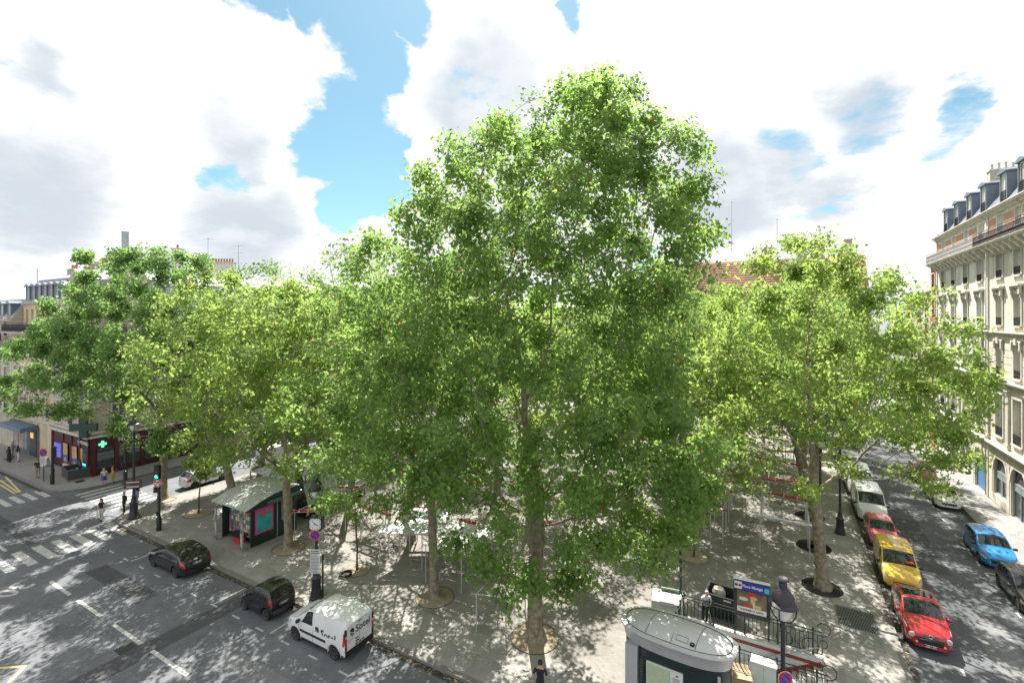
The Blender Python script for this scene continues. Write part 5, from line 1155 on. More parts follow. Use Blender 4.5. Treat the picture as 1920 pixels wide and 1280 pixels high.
make_car('dark grey hatchback cut by the right edge of the picture', (XR+.05, 34.5+2.1), RZ, ('dark_grey', (.028, .03, .034), .4), dict(HATCH, L=4.2, top=[(p[0]*1.05, p[1]*1.02) for p in HATCH['top']], ax=(.85, 3.45), ws=(1.14, 2.0), rw=(3.62, 4.03), win=[(1.6, 2.45, 1.9, 2.43), (2.53, 3.25, 2.52, 3.15), (3.32, 3.6, 3.22, 3.4)], seams=(1.4, 2.49, 3.3)), gr2)
make_car('dark red car half hidden by leaves behind the white hatchback', (XR, 57.5+2), RZ, ('dark_red', (.16, .012, .014)), HATCH, gr2)
make_car('silver hatchback parked in the side street behind the traffic light', (-47.1, 24.9), pi/2, ('silver', (.48, .50, .51), .5), dict(HATCH, L=3.8, W=1.68, top=[(p[0]*.95, p[1]*1.03) for p in HATCH['top']], ax=(.72, 3.15), ws=(1.03, 1.82), rw=(3.28, 3.64), win=[(1.5, 2.2, 1.75, 2.18), (2.3, 3.0, 2.3, 2.9)], seams=(1.3, 2.25)), 'cars parked in the side street')
make_car('white van parked further up the side street', (-47.2, 33.0), pi/2, ('white', (.72, .73, .74)), TRAFIC, 'cars parked in the side street', name='panel_van')
make_car('dark car in the side street beyond the white van', (-47.2, 40.0), pi/2, ('black', (.010, .010, .012)), VOLVO, 'cars parked in the side street')
# ------------------------------------------------------------------ street furniture
M_green = pm('dark_green_paint', (.012, .032, .024), .4, var=.15, scale=6)
M_lampg = pm('lamp_paint', (.035, .034, .042), .45, .2, var=.2, scale=8)
M_lglass = pm('lamp_glass', (.62, .62, .58), .2, var=.1, scale=6)
M_red = pm('sign_red', (.52, .012, .02), .4, var=.06); M_signb = pm('sign_blue', (.02, .04, .33), .4, var=.06); M_signw = pm('sign_white', (.66, .66, .64), .45, var=.05, scale=6)
FACE_CAM = TH          # turned to face the camera
def disc_sign(parent, z, y=-.06, r=.30, kind='nopark', name='round_sign'):
    """round road sign facing local -y"""
    def dsk(r0, mat, d, nm, par): o = MB().lathe([(0, 0), (r0, 0), (r0, .012), (0, .012)], n=24).build(nm, mat, par); return o
    o = dsk(r, M_signw, 0, name, parent); o.location = (0, y, z); o.rotation_euler = (pi/2, 0, 0)
    k = MB().lathe([(0, .013), (r*.96, .013), (r*.96, .016), (0, .016)], n=24).build('red_rim', M_red, o)
    k = MB().lathe([(0, .017), (r*.72, .017), (r*.72, .020), (0, .020)], n=24).build('sign_face', M_signb if kind == 'nopark' else M_signw, o)
    if kind == 'nopark': MB().cbox((0, 0, .023), (r*1.7, r*.2, .004), radians(-45)).build('red_slash', M_red, o)
    else:
        MB().path([(.12, -.16, .022), (.12, .04, .022), (.05, .1, .022), (-.12, .08, .022)], .028, 4).build('arrow', M_print, o); MB().quad((-.22, .08, .024), (-.1, .16, .024), (-.1, 0, .024)).build('arrow_head', M_print, o); MB().cbox((0, 0, .029), (r*1.7, r*.16, .004), radians(45)).build('red_slash', M_red, o)
    return o
def text_lines(parent, name, x0, x1, z0, z1, y, n, mat=None, gap=.45):
    """rows of print too small to read in the photograph"""
    for k in range(n):
        z = z1-(z1-z0)*(k+.5)/n; h = (z1-z0)/n*gap; x = x0; m = MB()
        e = x1-rnd.random()*.25*(x1-x0); m.box(x0, e, y-.002, y+.002, z-h/2, z+h/2); m.build(name, mat or M_print2, parent)
BASE = [(.34, 0), (.34, .12), (.29, .16), (.27, .35), (.24, .42), (.22, .95), (.25, 1.0), (.25, 1.08), (.18, 1.15), (.12, 1.45), (.14, 1.5), (.10, 1.56), (.085, 1.7)]
def lamp_post(label, loc, h, rz=0., lantern=True, base=1.0, mat=None, group='old street lamps', s=1.0):
    t = thing('street_lamp', label, 'street lamp', (*loc, PZ), rz, group); mat = mat or M_lampg
    MB().lathe([(r*base, z*base) for r, z in BASE], n=12).build('base', mat, t, smooth=35)
    z0 = 1.7*base; zl = h-1.35*s if lantern else h
    MB().lathe([(.085*base, z0), (.06*s, zl-.25), (.10*s, zl-.2), (.10*s, zl-.14), (.055*s, zl-.08), (.055*s, zl)], n=10).build('shaft', mat, t, smooth=35)
    if lantern:
        L0 = zl
        for a in range(4):
            q = a*pi/2+pi/4; MB().path([(.05*s*cos(q), .05*s*sin(q), L0), (.22*s*cos(q), .22*s*sin(q), L0+.06*s), (.36*s*cos(q), .36*s*sin(q), L0+.28*s), (.38*s*cos(q), .38*s*sin(q), L0+.55*s)], .022*s, 5).build('bracket', mat, t)
        MB().lathe([(.06, L0+.06*s), (.17*s, L0+.10*s), (.24*s, L0+.25*s), (.27*s, L0+.5*s), (.27*s, L0+.56*s)], n=16).build('globe', M_lglass, t, smooth=True)
        MB().lathe([(.27*s, L0+.56*s), (.43*s, L0+.54*s), (.43*s, L0+.58*s), (.33*s, L0+.64*s), (.31*s, L0+.80*s), (.22*s, L0+.96*s), (.12*s, L0+1.05*s), (.12*s, L0+1.18*s), (.10*s, L0+1.22*s), (.17*s, L0+1.30*s), (.13*s, L0+1.35*s), (0, L0+1.33*s)], n=18).build('hood', mat, t, smooth=35)
    return t
lp = gp(1468, 1467); lamp1 = lamp_post('ornate grey street lamp with round glass lantern in front of the metro stairs', (lp.x, lp.y), 6.7, FACE_CAM, s=1.08)
disc_sign(lamp1, 3.45, -.13, .24)
# clock post
cp = gp(593, 1120, PZ); clk = lamp_post('street lamp carrying a square clock and parking signs beside the kiosk', (cp.x, cp.y), 6.75, FACE_CAM, base=1.05)
zc = CAMH-(983-HORIZ)/FPX*26.45; R_ = .40; oc = [(-R_, -R_+.14), (-R_+.14, -R_), (R_-.14, -R_), (R_, -R_+.14), (R_, R_-.14), (R_-.14, R_), (-R_+.14, R_), (-R_, R_-.14)]
m = MB(); m.slab(oc, lambda a, b, d: (a, -.14+d, zc+b), .28); ck = m.build('clock_case', M_lampg, clk)
m = MB(); m.slab([(a*.76, b*.76) for a, b in oc], lambda a, b, d: (a, -.165+d, zc+b), .02); m.build('dial', M_signw, ck)
def hand(ang, ln, w_):
    q = MB(); d = Vector((sin(ang), 0, cos(ang))); n_ = Vector((d.z, 0, -d.x)); o = Vector((0, -.172, zc)); q.quad(o-n_*w_-d*.06, o+n_*w_-d*.06, o+n_*w_*.6+d*ln, o-n_*w_*.6+d*ln); q.build('clock_hand', M_print, ck)
hand(radians(-42), .27, .018); hand(radians(112), .20, .024)
for k in range(12): a = k*pi/6; MB().cbox((.28*sin(a), -.168, zc+.28*cos(a)), (.028, .006, .05)).build('hour_mark', M_print, ck)
disc_sign(clk, CAMH-(1007-HORIZ)/FPX*26.2, -.16, .29)
for z0, z1, nl in ((2.45, 2.72, 2), (1.42, 2.42, 12)):
    p = MB().box(-.27, .27, -.17, -.15, z0, z1).build('sign_plate', M_signw, clk); text_lines(p, 'small_print', -.24, .24, z0+.03, z1-.03, -.173, nl, M_print if nl == 2 else None)
MB().tube((.34, .05, 0), (.34, .05, 2.4), .05, n=8).build('side_post', M_green, clk); MB().lathe([(.0, 2.5), (.06, 2.47), (.07, 2.4)], (.34, .05, 0), 8).build('post_cap', M_lglass, clk)
# lamp by the crossing with a street-name board
lpp = gp(251, 971, PZ); la = lamp_post('black street lamp base with a brown direction board by the crossing', (lpp.x, lpp.y), 8.0, FACE_CAM, True, 1.15)
bz = CAMH-(904-HORIZ)/FPX*37; bd_ = MB().cbox((.0, -.1, bz), (1.2, .05, .30), radians(14)).cbox((.0, -.1, bz-.34), (1.2, .05, .28), radians(14)).build('direction_board', pm('brown_board', (.055, .03, .025), .5, var=.1), la)
for k in (0, 1): MB().cbox((.02, -.135, bz-.34*k), (.85, .006, .09), radians(14)).build('lettering_band', M_shut, la)
# traffic lights
def traffic_light(label, loc, h, sign=True, lit=True, rz=FACE_CAM):
    t = thing('traffic_light', label, 'traffic light', (*loc, PZ), rz, 'traffic lights'); MB().lathe([(.16, 0), (.16, .9), (.10, 1.0), (.09, h)], n=10).build('pole', M_blk, t, smooth=35)
    hd = MB().box(-.17, .17, -.26, -.02, h-.95, h).build('signal_head', M_blk, t)
    for k, (c, e) in enumerate(((pm('lens_dark_red', (.06, .008, .008), .3, var=0), 0), (pm('lens_dark_amber', (.07, .035, .006), .3, var=0), 0), (pm('lens_green', (.03, .8, .52), .3, var=0, emit=2.2) if lit else M_blk, 1))):
        z = h-.17-.31*k; o = MB().lathe([(0, .02), (.1, .012), (.115, 0)], n=16).build('lens', c, hd, loc=(0, -.262, z)); o.rotation_euler = (pi/2, 0, 0)
        MB().path([(.13*cos(a), -.30, z+.13*sin(a)) for a in [i*pi/8 for i in range(9)]], .014, 4).build('visor', M_blk, hd)
    if sign: disc_sign(t, h-1.28, -.13, .30, 'turn')
    MB().box(-.34, -.10, -.1, .1, h-2.0, h-1.6).build('pedestrian_signal', M_blk, t); MB().box(-.12, .14, -.16, -.09, 1.0, 1.4).build('push_box', M_blk, t)
    MB().box(-.09, -.03, -.165, -.161, 1.03, 1.09).build('push_light', pm('pale_green_lamp', (.5, .9, .75), .4, var=0, emit=1.), t)
    return t
tp = gp(298, 994, PZ); traffic_light('traffic light showing green above a no-left-turn sign by the crossing', (tp.x, tp.y), 4.75)
tp = gp(98, 907, PZ); traffic_light('slim traffic light pole on the pharmacy pavement', (tp.x, tp.y), 3.4, False, False, TH+2.4)
tp = gp(235, 903, PZ); traffic_light('traffic light pole at the corner beyond the two women', (tp.x, tp.y), 3.4, False, False, TH+1.2)
sp = gp(82, 902, PZ); t = thing('parking_sign', 'no-parking sign with a white plate on a thin pole by the pharmacy', 'sign', (sp.x, sp.y, PZ), FACE_CAM, 'road signs'); MB().tube((0, 0, 0), (0, 0, 2.9), .035, n=8).build('pole', M_blk, t); disc_sign(t, 2.72, -.05, .40)
p = MB().box(-.30, .30, -.06, -.04, 1.55, 2.32).build('sign_plate', M_signw, t); text_lines(p, 'small_print', -.26, .26, 1.6, 2.28, -.063, 8)
# newspaper kiosk
K0, K1, KY0, KY1 = -34.3, -30.9, 19.3, 22.7
kk = thing('newspaper_kiosk', 'dark green newspaper kiosk with ribbed roof, posters and magazine racks', 'kiosk', (0, 0, PZ))
MB().box(K0, K1, KY0+.5, KY1, 0, 2.65).build('body', M_green, kk); MB().box(K0, K0+.1, KY0, KY0+.5, 0, 2.65).build('side_wing', M_green, kk); MB().box(K1-.1, K1, KY0, KY0+.5, 0, 2.65).build('side_wing', M_green, kk)
m = MB(); n = 10; M_kroof = pm('kiosk_roof', (.50, .53, .49), .55, .1, var=.2, scale=4)
for k in range(18):
    x0 = K0-.35+(K1-K0+.6)*k/18; x1 = K0-.35+(K1-K0+.6)*(k+1)/18; xs = ((x0, 0), (x0+.03, .035), (x1-.03, .035), (x1, 0))
    pr_ = [(KY0-.6, 2.62), (KY0-.1, 2.78), (KY0+.5, 2.98), (KY0+1.5, 3.2), (KY0+2.4, 3.28), (KY1+.1, 3.2), (KY1+.25, 2.9)]
    for a, b in zip(xs, xs[1:]):
        for p, q in zip(pr_, pr_[1:]): m.quad((a[0], p[0], p[1]+a[1]), (b[0], p[0], p[1]+b[1]), (b[0], q[0], q[1]+b[1]), (a[0], q[0], q[1]+a[1]))
m.build('roof', M_kroof, kk)
m = MB(); P = [(y, z-.01) for y, z in pr_]+[(KY1+.25, 2.6), (KY0-.6, 2.55)]
for x in (K0-.36, K1+.26): m2 = MB(); m2.slab(P, lambda a, b, d, x=x: (x+d, a, b), .03); m2.build('roof_edge', M_green, kk)
MB().tube((K1+.3, KY0+.9, 2.72), (K1+.3, KY1+.2, 2.72), .16, n=10).build('roof_roll', pm('blue_grey_metal', (.10, .17, .20), .3, .5, var=.1), kk, smooth=40)
pk = MB().box(K1+.002, K1+.06, KY0+.25, KY0+1.55, .75, 2.45).build('poster_case', pm('poster_pink', (.62, .06, .25), .4, var=.08), kk); MB().box(K1+.061, K1+.066, KY0+.35, KY0+1.45, .86, 2.2).build('poster', pm('poster_teal', (.02, .30, .34), .35, var=.3, scale=1.5, col2=(.04, .42, .45)), pk)
MB().box(K1+.067, K1+.069, KY0+.5, KY0+1.3, 1.95, 2.1).build('poster_title', pm('poster_red', (.6, .06, .06), .5, var=.1), pk)
MB().tube((K1+.06, KY0+1.85, 0), (K1+.06, KY0+1.85, 2.6), .035, n=8).build('corner_post', M_zinc, kk)
p2_ = MB().box(K1+.002, K1+.06, KY0+2.1, KY0+3.1, 1.05, 2.5).build('poster_case', M_green, kk); MB().box(K1+.061, K1+.066, KY0+2.16, KY0+3.04, 1.1, 2.45).build('poster', pm('poster_scene', (.10, .28, .42), .35, var=.6, scale=2.2, col2=(.42, .28, .16)), p2_); MB().box(K1+.067, K1+.069, KY0+2.2, KY0+3.0, 1.12, 1.35).build('poster_foot', pm('poster_sky', (.18, .45, .55), .4, var=.2), p2_)
cols = [(.55, .52, .48), (.40, .08, .07), (.10, .16, .30), (.60, .55, .30), (.30, .30, .32), (.12, .28, .18), (.65, .62, .60), (.45, .2, .3)]
mags = [pm('magazine_%d' % i, c, .4, var=.5, scale=9) for i, c in enumerate(cols)]
mm = MB().box(-.10, .10, -.008, .008, -.13, .13).mesh('magazine', mags[0])
mms = [];
for i, q in enumerate(mags): e = mm.copy(); e.materials.clear(); e.materials.append(q); mms.append(e)
bk = MB().box(K0+.1, K1-.1, KY0+.44, KY0+.5, .2, 2.4).build('display_wall', M_blk, kk)
for r in range(7):
    for c_ in range(13): ob('magazine', rnd.choice(mms), bk, (K0+.28+c_*.24, KY0+.42, .45+r*.29))
for x, y in ((K0-.1, KY0-.35), (K1-.15, KY0-.55)):
    rk = MB().box(-.3, .3, -.03, .03, .15, 2.15).build('magazine_rack', M_zinc, kk, loc=(x, y, 0), rz=-.35)
    for r in range(6):
        for c_ in range(2): ob('magazine', rnd.choice(mms), rk, (-.14+c_*.28, -.045, .4+r*.3))
    for e in (-.27, .27): MB().tube((e, 0, 0), (e, 0, .15), .02, n=5).build('leg', M_blk, rk)
MB().box(K0+1.5, K0+2.2, KY0-.1, KY0+.35, .002, .55).build('paper_bin', pm('orange_red_box', (.55, .05, .03), .5, var=.1), kk); MB().box(K0+1.2, K0+2.5, KY0-.3, KY0+.38, .56, .62).build('counter', M_blk, kk)
# glass-sided stair shelter and its white canopy behind the kiosk
sh = thing('glass_shelter', 'dark-based shelter with tilted glass panels behind the kiosk', 'shelter', (0, 0, PZ)); sx = -31.6
MB().box(-33.4, sx, 24.2, 30.0, 0, 1.0).build('base_wall', M_blk, sh); M_pglass = glass_mat('pale_glass', (.36, .40, .41), .08)
for k in range(3):
    y0 = 24.3+k*1.9; m = MB(); m.add([(sx, y0, 1.0), (sx, y0+1.8, 1.0), (sx-.5, y0+1.8, 2.5), (sx-.5, y0, 2.5), (sx-.03, y0, 1.0), (sx-.03, y0+1.8, 1.0), (sx-.53, y0+1.8, 2.5), (sx-.53, y0, 2.5)], [(0, 1, 2, 3), (7, 6, 5, 4), (0, 4, 5, 1), (2, 6, 7, 3), (0, 3, 7, 4), (1, 5, 6, 2)]); m.build('glass_panel', M_pglass, sh)
    for y in (y0-.05, y0+.88): MB().tube((sx+.01, y, 1.0), (sx-.49, y, 2.52), .03, n=6).build('glazing_bar', M_signw, sh)
MB().tube((sx+.02, 24.2, 1.02), (sx+.02, 30, 1.02), .05, n=6).build('rail', M_zinc, sh); MB().tube((sx-.5, 24.2, 2.52), (sx-.5, 30, 2.52), .05, n=6).build('rail', M_zinc, sh)
wt_ = thing('white_canopy', 'white-roofed market canopy behind the kiosk', 'canopy', (0, 0, PZ), 0); rb = [(-38.8, 2.55), (-37.0, 3.15), (-35.2, 3.25), (-33.8, 2.6)]
m = MB()
for (x0, z0), (x1, z1) in zip(rb, rb[1:]): m.quad((x0, 24.0, z0), (x1, 24.0, z1), (x1, 29.5, z1), (x0, 29.5, z0)); m.quad((x0, 24.0, z0-.05), (x1, 24.0, z1-.05), (x1, 29.5, z1-.05), (x0, 29.5, z0-.05))
m.quad(*[(x, 24.0, z) for x, z in rb]); m.build('canopy_roof', pm('canvas_white', (.62, .63, .64), .6, var=.12, scale=2), wt_)
for x in (-38.7, -33.9):
    for y in (24.1, 29.4): MB().tube((x, y, 0), (x, y, 2.58), .05, n=6).build('leg', M_zinc, wt_)
MB().box(-38.6, -34, 24.15, 24.25, .6, 1.9).build('side_panel', pm('canvas_grey', (.33, .33, .33), .7, var=.15), wt_)
# market stalls: pole frames with rolled red awnings, some with sheet roofs
M_pole = pm('galvanised_pole', (.55, .56, .57), .45, .4, var=.2, scale=6); M_roll = pm('red_canvas', (.42, .022, .028), .6, var=.25, scale=5, bump=.3, bscale=14); M_wroll = pm('white_canvas', (.58, .58, .57), .6, var=.2, scale=5, bump=.3, bscale=14)
M_sheet = pm('grey_sheet', (.44, .47, .48), .4, .3, var=.2, scale=2); M_wsheet = pm('white_sheet', (.52, .52, .53), .5, var=.12, scale=1.5)
SG = 'market stall frames with rolled awnings'; ZR = 2.35
def stall(label, a, b, depth=2.2, white=False, roll=True, zr=ZR, back=True, drop=True, r=.085, sheet=None):
    A = gp(*a, zr); B_ = gp(*b, zr); t = thing('market_stall', label, 'market stall', (A.x, A.y, PZ), 0, SG); d = B_-A; d.z = 0; h = zr-PZ; v = Vector((0, depth, 0)); u = d.normalized()
    if roll:
        n = max(4, int(d.length/.3)); MB().path([u*(d.length*k/n)+Vector((0, 0, h+.05+.015*sin(k*2.1))) for k in range(n+1)], [r*(.9+.2*rnd.random()) for _ in range(n+1)], 8).build('rolled_awning', M_wroll if white else M_roll, t, smooth=True)
        for k in range(1, 4): MB().cbox(u*(d.length*k/4)+Vector((0, 0, h+.05)), (.05, .2, .2), atan2(u.y, u.x)).build('strap', M_signw, t)
    MB().tube((0, 0, h-.06), d+Vector((0, 0, h-.06)), .022, n=6).build('front_rail', M_pole, t)
    e = u*.25
    for q in (e, d-e): MB().tube(q, q+Vector((0, 0, h-.04)), .03, n=6).build('post', M_pole, t)
    if back:
        for q in (e, d-e): MB().tube(q+v, q+v+Vector((0, 0, h+.1)), .03, n=6).build('post', M_pole, t); MB().tube(q+Vector((0, 0, h-.03)), q+v+Vector((0, 0, h+.1)), .028, n=6).build('side_rail', M_pole, t)
        MB().tube(e+v+Vector((0, 0, h+.1)), d-e+v+Vector((0, 0, h+.1)), .02, n=6).build('back_rail', M_pole, t)
    if sheet:
        ns, mat = sheet
        for k in range(ns):
            p0 = v*(k/ns); p1 = v*((k+.96)/ns); z0 = h+.03+.13*k/ns; z1 = h+.03+.13*(k+1)/ns; m = MB(); P = [p0+Vector((0, 0, z0)), p0+d+Vector((0, 0, z0)), p1+d+Vector((0, 0, z1+.03)), p1+Vector((0, 0, z1+.03))]; P2 = [p-Vector((0, 0, .025)) for p in P]; m.add(P+P2, [(0, 1, 2, 3), (7, 6, 5, 4), (0, 4, 5, 1), (1, 5, 6, 2), (2, 6, 7, 3), (3, 7, 4, 0)]); m.build('roof_sheet', mat, t)
    return t
stall('stall with red roll beside the dark kiosk side', (545, 959), (611, 956), 2.0)
stall('stall with red roll behind the clock, half hidden by leaves', (634, 914), (688, 913), 2.5); stall('stall with a white roll behind the clock lamp', (612, 926), (658, 928), 2.0, True)
stall('stall frame with slanting red roll right of the clock', (672, 947), (733, 967), 2.4); stall('stall frame with slanting white roll above the red one', (676, 936), (735, 953), 2.0, True)
stall('stall roofed with grey metal sheets and a red roll behind', (704, 1000), (799, 1000), 2.7, roll=False, sheet=(4, M_sheet)); stall('red roll across the middle of the grey sheet roofs', (742, 973), (826, 974), 1.6, r=.12, sheet=(3, M_sheet)); stall('thick bundled red roll at the back of the grey sheet roofs', (776, 953), (846, 953), 2.0, r=.14)
stall('stall roofed with white sheets behind the slim tree', (792, 1018), (872, 1040), 3.2, roll=False, sheet=(4, M_wsheet)); stall('short red roll above the white sheet roof', (862, 977), (892, 982), 1.8, r=.11)
stall('bare stall frame standing between the two nearest trunks', (884, 1110), (958, 1118), 2.0, roll=False, zr=2.0)
for i, (a, b, w_) in enumerate((((1012, 980), (1060, 979), 0), ((1007, 932), (1050, 940), 0), ((862, 904), (905, 906), 0), ((1320, 927), (1372, 923), 0), ((1325, 957), (1362, 957), 1), ((1300, 905), (1375, 904), 0), ((1340, 888), (1376, 886), 0))):
    stall(['red roll just right of the tallest trunk', 'slanting red roll glimpsed right of the tallest trunk', 'small red roll glimpsed left of the tallest trunk', 'red roll left of the wide right-hand aisle, nearest but one', 'pale red and white roll nearest on the left of the right-hand aisle', 'red roll third back on the left of the right-hand aisle', 'red roll furthest back on the left of the right-hand aisle'][i], a, b, 2.2, r=.09)
for i, (a, b, w_) in enumerate((((1417, 966), (1527, 988), 1), ((1422, 920), (1521, 941), 0), ((1434, 899), (1513, 905), 0), ((1418, 858), (1500, 873), 0), ((1443, 845), (1494, 848), 0), ((1428, 819), (1478, 828), 0), ((1425, 808), (1470, 812), 0))):
    stall(['white roll on tall poles nearest in the right-hand aisle', 'long slanting red roll second in the right-hand aisle', 'level red roll third in the right-hand aisle', 'slanting red roll fourth in the right-hand aisle', 'level red roll fifth in the right-hand aisle', 'small red roll sixth in the right-hand aisle', 'smallest red roll at the back of the right-hand aisle'][i], a, b, 2.4, bool(w_), zr=2.5)
# ---- public toilet
TX, TY = -3.75, 20.15; a_, b_ = 2.15, 1.02
def oval(sx_, sy_, n=40, e=2.6): return [(sx_*abs(cos(t))**(2/e)*(1 if cos(t) >= 0 else -1), sy_*abs(sin(t))**(2/e)*(1 if sin(t) >= 0 else -1)) for t in [2*pi*k/n for k in range(n)]]
wc_ = thing('public_toilet', 'oval public toilet cabin with white domed roof and dark green walls', 'public toilet', (TX, TY, PZ), radians(-3))
def loft(name, rings, mat, par, smooth=40, cap=True):
    m = MB(); n = 40; P = []
    for sx_, sy_, z in rings: P += [(x, y, z) for x, y in oval(sx_, sy_, n)]
    F = [(k*n+i, k*n+(i+1) % n, (k+1)*n+(i+1) % n, (k+1)*n+i) for k in range(len(rings)-1) for i in range(n)]
    if cap: F += [tuple(range((len(rings)-1)*n, len(rings)*n)), tuple(range(n-1, -1, -1))]
    m.add(P, F); return m.build(name, mat, par, smooth=smooth)
M_tgrey = pm('pale_grey_metal', (.46, .47, .48), .4, .2, var=.1, scale=1.5); M_twhite = pm('off_white_roof', (.55, .555, .56), .5, var=.1, scale=2)
loft('wall', [(a_-.1, b_-.1, .02), (a_-.1, b_-.1, 2.15)], pm('deep_green_panel', (.018, .032, .033), .28, var=.12, scale=2), wc_)
loft('upper_band', [(a_-.08, b_-.08, 2.15), (a_-.02, b_-.02, 2.4), (a_+.06, b_+.06, 2.62), (a_+.1, b_+.1, 2.68)], M_tgrey, wc_)
rf_ = loft('roof', [(a_+.1, b_+.1, 2.682), (a_+.1, b_+.1, 2.74), (a_-.08, b_-.08, 2.76), (a_-.09, b_-.09, 2.74), (a_-.12, b_-.12, 2.76), (a_-.4, b_-.35, 2.88), (a_-1.0, b_-.62, 2.97), (a_-1.7, b_-.9, 3.0)], M_twhite, wc_)
loft('gutter', [(a_-.075, b_-.075, 2.745), (a_-.075, b_-.075, 2.767), (a_-.105, b_-.105, 2.767), (a_-.105, b_-.105, 2.745)], M_blk, rf_, cap=False)
for x in (-.95, .05, .95):
    yy = b_-.12; MB().path([(x+.08*t/5, yy*t/5*sqrt(max(0, 1-(abs(x)/a_)**2.6)), 2.79+.20*(1-(t/5)**2)) for t in range(-5, 6)], .014, 4).build('roof_seam', M_print2, rf_)
for x0, y0, w_ in ((.15, -.75, .42), (.35, .62, .38)): MB().path([(x0, y0, 2.86), (x0+w_, y0, 2.86), (x0+w_, y0+.22, 2.93), (x0, y0+.22, 2.93)], .012, 4, True).build('roof_hatch', M_print2, rf_)
MB().lathe([(.09, 0), (.09, .06), (.05, .06), (.05, 0)], (.75, -.72, 2.83), 12).build('roof_vent', M_blk, rf_)
for e in (-1, 1): MB().box(e*(a_-.42)-.05, e*(a_-.42)+.05, -b_+.13, -b_+.17, .1, 2.1).build('door_edge', M_tgrey, wc_) if e > 0 else None
fy = -b_+.088
MB().box(-a_+.33, -a_+.83, fy-.03, fy+.25, .05, 2.15).build('side_panel', M_tgrey, wc_)
mp_ = MB().box(-.95, .45, fy-.035, fy+.02, .75, 1.75).build('map_panel', M_signw, wc_)
MB().box(-.92, -.02, fy-.04, fy-.036, .80, 1.70).build('map', pm('map_print', (.48, .52, .36), .5, var=.15, scale=5, col2=(.44, .56, .40)), mp_); MB().box(-.06, -.02, fy-.043, fy-.041, .82, 1.68).build('map_river', pm('map_green', (.22, .5, .38), .5, var=.2), mp_)
text_lines(mp_, 'small_print', .08, .38, .85, 1.5, fy-.04, 8); MB().box(.2, .28, fy-.041, fy-.037, 1.56, 1.62).build('crest', M_print, mp_)
put_text('lettering', 'toilettes', .28, pm('etched_grey', (.10, .115, .115), .5, var=0), wc_, Vector((-1.18, fy-.034, 1.3)), (0, 0, 1), (-1, 0, 0))
for x in (.72, .95): MB().lathe([(.0, .17), (.045, .16), (.045, .10), (.03, .09), (.06, .05), (.05, -.08), (.02, -.14), (0, -.14)], (x, fy-.012, .95), 8, 1, .2).build('pictogram', M_signw, wc_)
# ---- metro entrance
mt = thing('metro_entrance', 'metro stair entrance with green railings, white tiled walls and red edging', 'metro entrance', (0, 0, 0))
M_tile_w = pm('white_wall_tile', (.50, .52, .53), .3, var=.12, scale=6); M_redt = pm('red_edging', (.20, .03, .02), .5, var=.2); M_step = pm('stair_stone', (.40, .39, .36), .8, var=.2, scale=5); M_curb = pm('entrance_stone', (.42, .40, .36), .8, var=.2, scale=3, bump=.2)
ZB = -3.6
MB().quad((HX0, HY1, ZB), (HX1, HY1, ZB), (HX1, HY1, PZ+.2), (HX0, HY1, PZ+.2)).build('tiled_wall', M_tile_w, mt); MB().quad((HX0, HY0, ZB), (HX1, HY0, ZB), (HX1, HY0, PZ+.2), (HX0, HY0, PZ+.2)).build('tiled_wall', M_tile_w, mt)
MB().quad((HX0, HY0, ZB), (HX0, HY1, ZB), (HX0, HY1, PZ+.2), (HX0, HY0, PZ+.2)).build('end_wall', M_tile_w, mt); MB().quad((HX0, HY0, ZB), (HX1, HY0, ZB), (HX1, HY1, ZB), (HX0, HY1, ZB)).build('landing', M_step, mt)
for k in range(18): x1 = HX1-.02-k*.29; MB().box(x1-.31, x1, HY0+.01, HY1-.01, PZ-.165*(k+1)-.17, PZ-.165*(k+1)).build('step', M_step, mt)
MB().box(HX0-.25, HX1+.05, HY1+.003, HY1+.30, PZ+.005, PZ+.24).build('kerb_wall', M_curb, mt); MB().box(HX0-.25, HX1+.05, HY0-.30, HY0-.003, PZ+.005, PZ+.24).build('kerb_wall', M_curb, mt); MB().box(HX0-.28, HX0-.003, HY0-.003, HY1+.003, PZ+.005, PZ+.24).build('kerb_wall', M_curb, mt)
MB().box(HX0, HX1, HY1-.03, HY1-.002, PZ-.12, PZ+.02).build('red_band', M_redt, mt)
m = MB(); m.slab([(HX1-.05, -.1), (HX1-.05, .22), (HX0+.2, -2.76), (HX0+.2, -3.08)], lambda a, b, d: (a, HY1-.002-d, b), .03); m.build('stair_stringer', M_redt, mt)
for y, z in ((HY1-.12, .9), (HY0+.12, .9)): MB().tube((HX1-.2, y, PZ+.75), (HX0+.3, y, -2.0), .025, n=6).build('stair_handrail', M_zinc, mt)
MB().quad((-.35, HY1-.004, -.35), (-.32, HY1-.004, -.35), (-.32, HY1-.004, -.02), (-.35, HY1-.004, -.02)).build('wall_joint', M_print2, mt)
bar_m = MB().box(-.014, .014, -.014, .014, 0, .86).mesh('bar', M_green); post_m = MB().lathe([(.045, 0), (.035, .1), (.03, 1.1), (.05, 1.14), (.03, 1.2), (0, 1.24)], n=8).mesh('post', M_green); sbar = MB().box(-.011, .011, -.011, .011, 0, .40).mesh('bar', M_green)
def railing(label, x0, x1, y, horiz=True, posts=6):
    t = thing('metro_railing', label, 'railing', (x0, y, PZ+.24), 0 if horiz else pi/2, 'green railings round the metro stairs'); L_ = x1-x0
    for z, r in ((1.08, .026), (.93, .016), (.10, .02)): MB().tube((0, 0, z), (L_, 0, z), r, n=6).build('rail', M_green, t)
    n = int(L_/.17)
    for k in range(n+1):
        x = L_*k/n
        if k % (max(1, n//(posts-1))) == 0: ob('post', post_m, t, (x, 0, 0))
        else: ob('bar', bar_m if k % 2 else bar_m, t, (x, 0, .09))
    return t
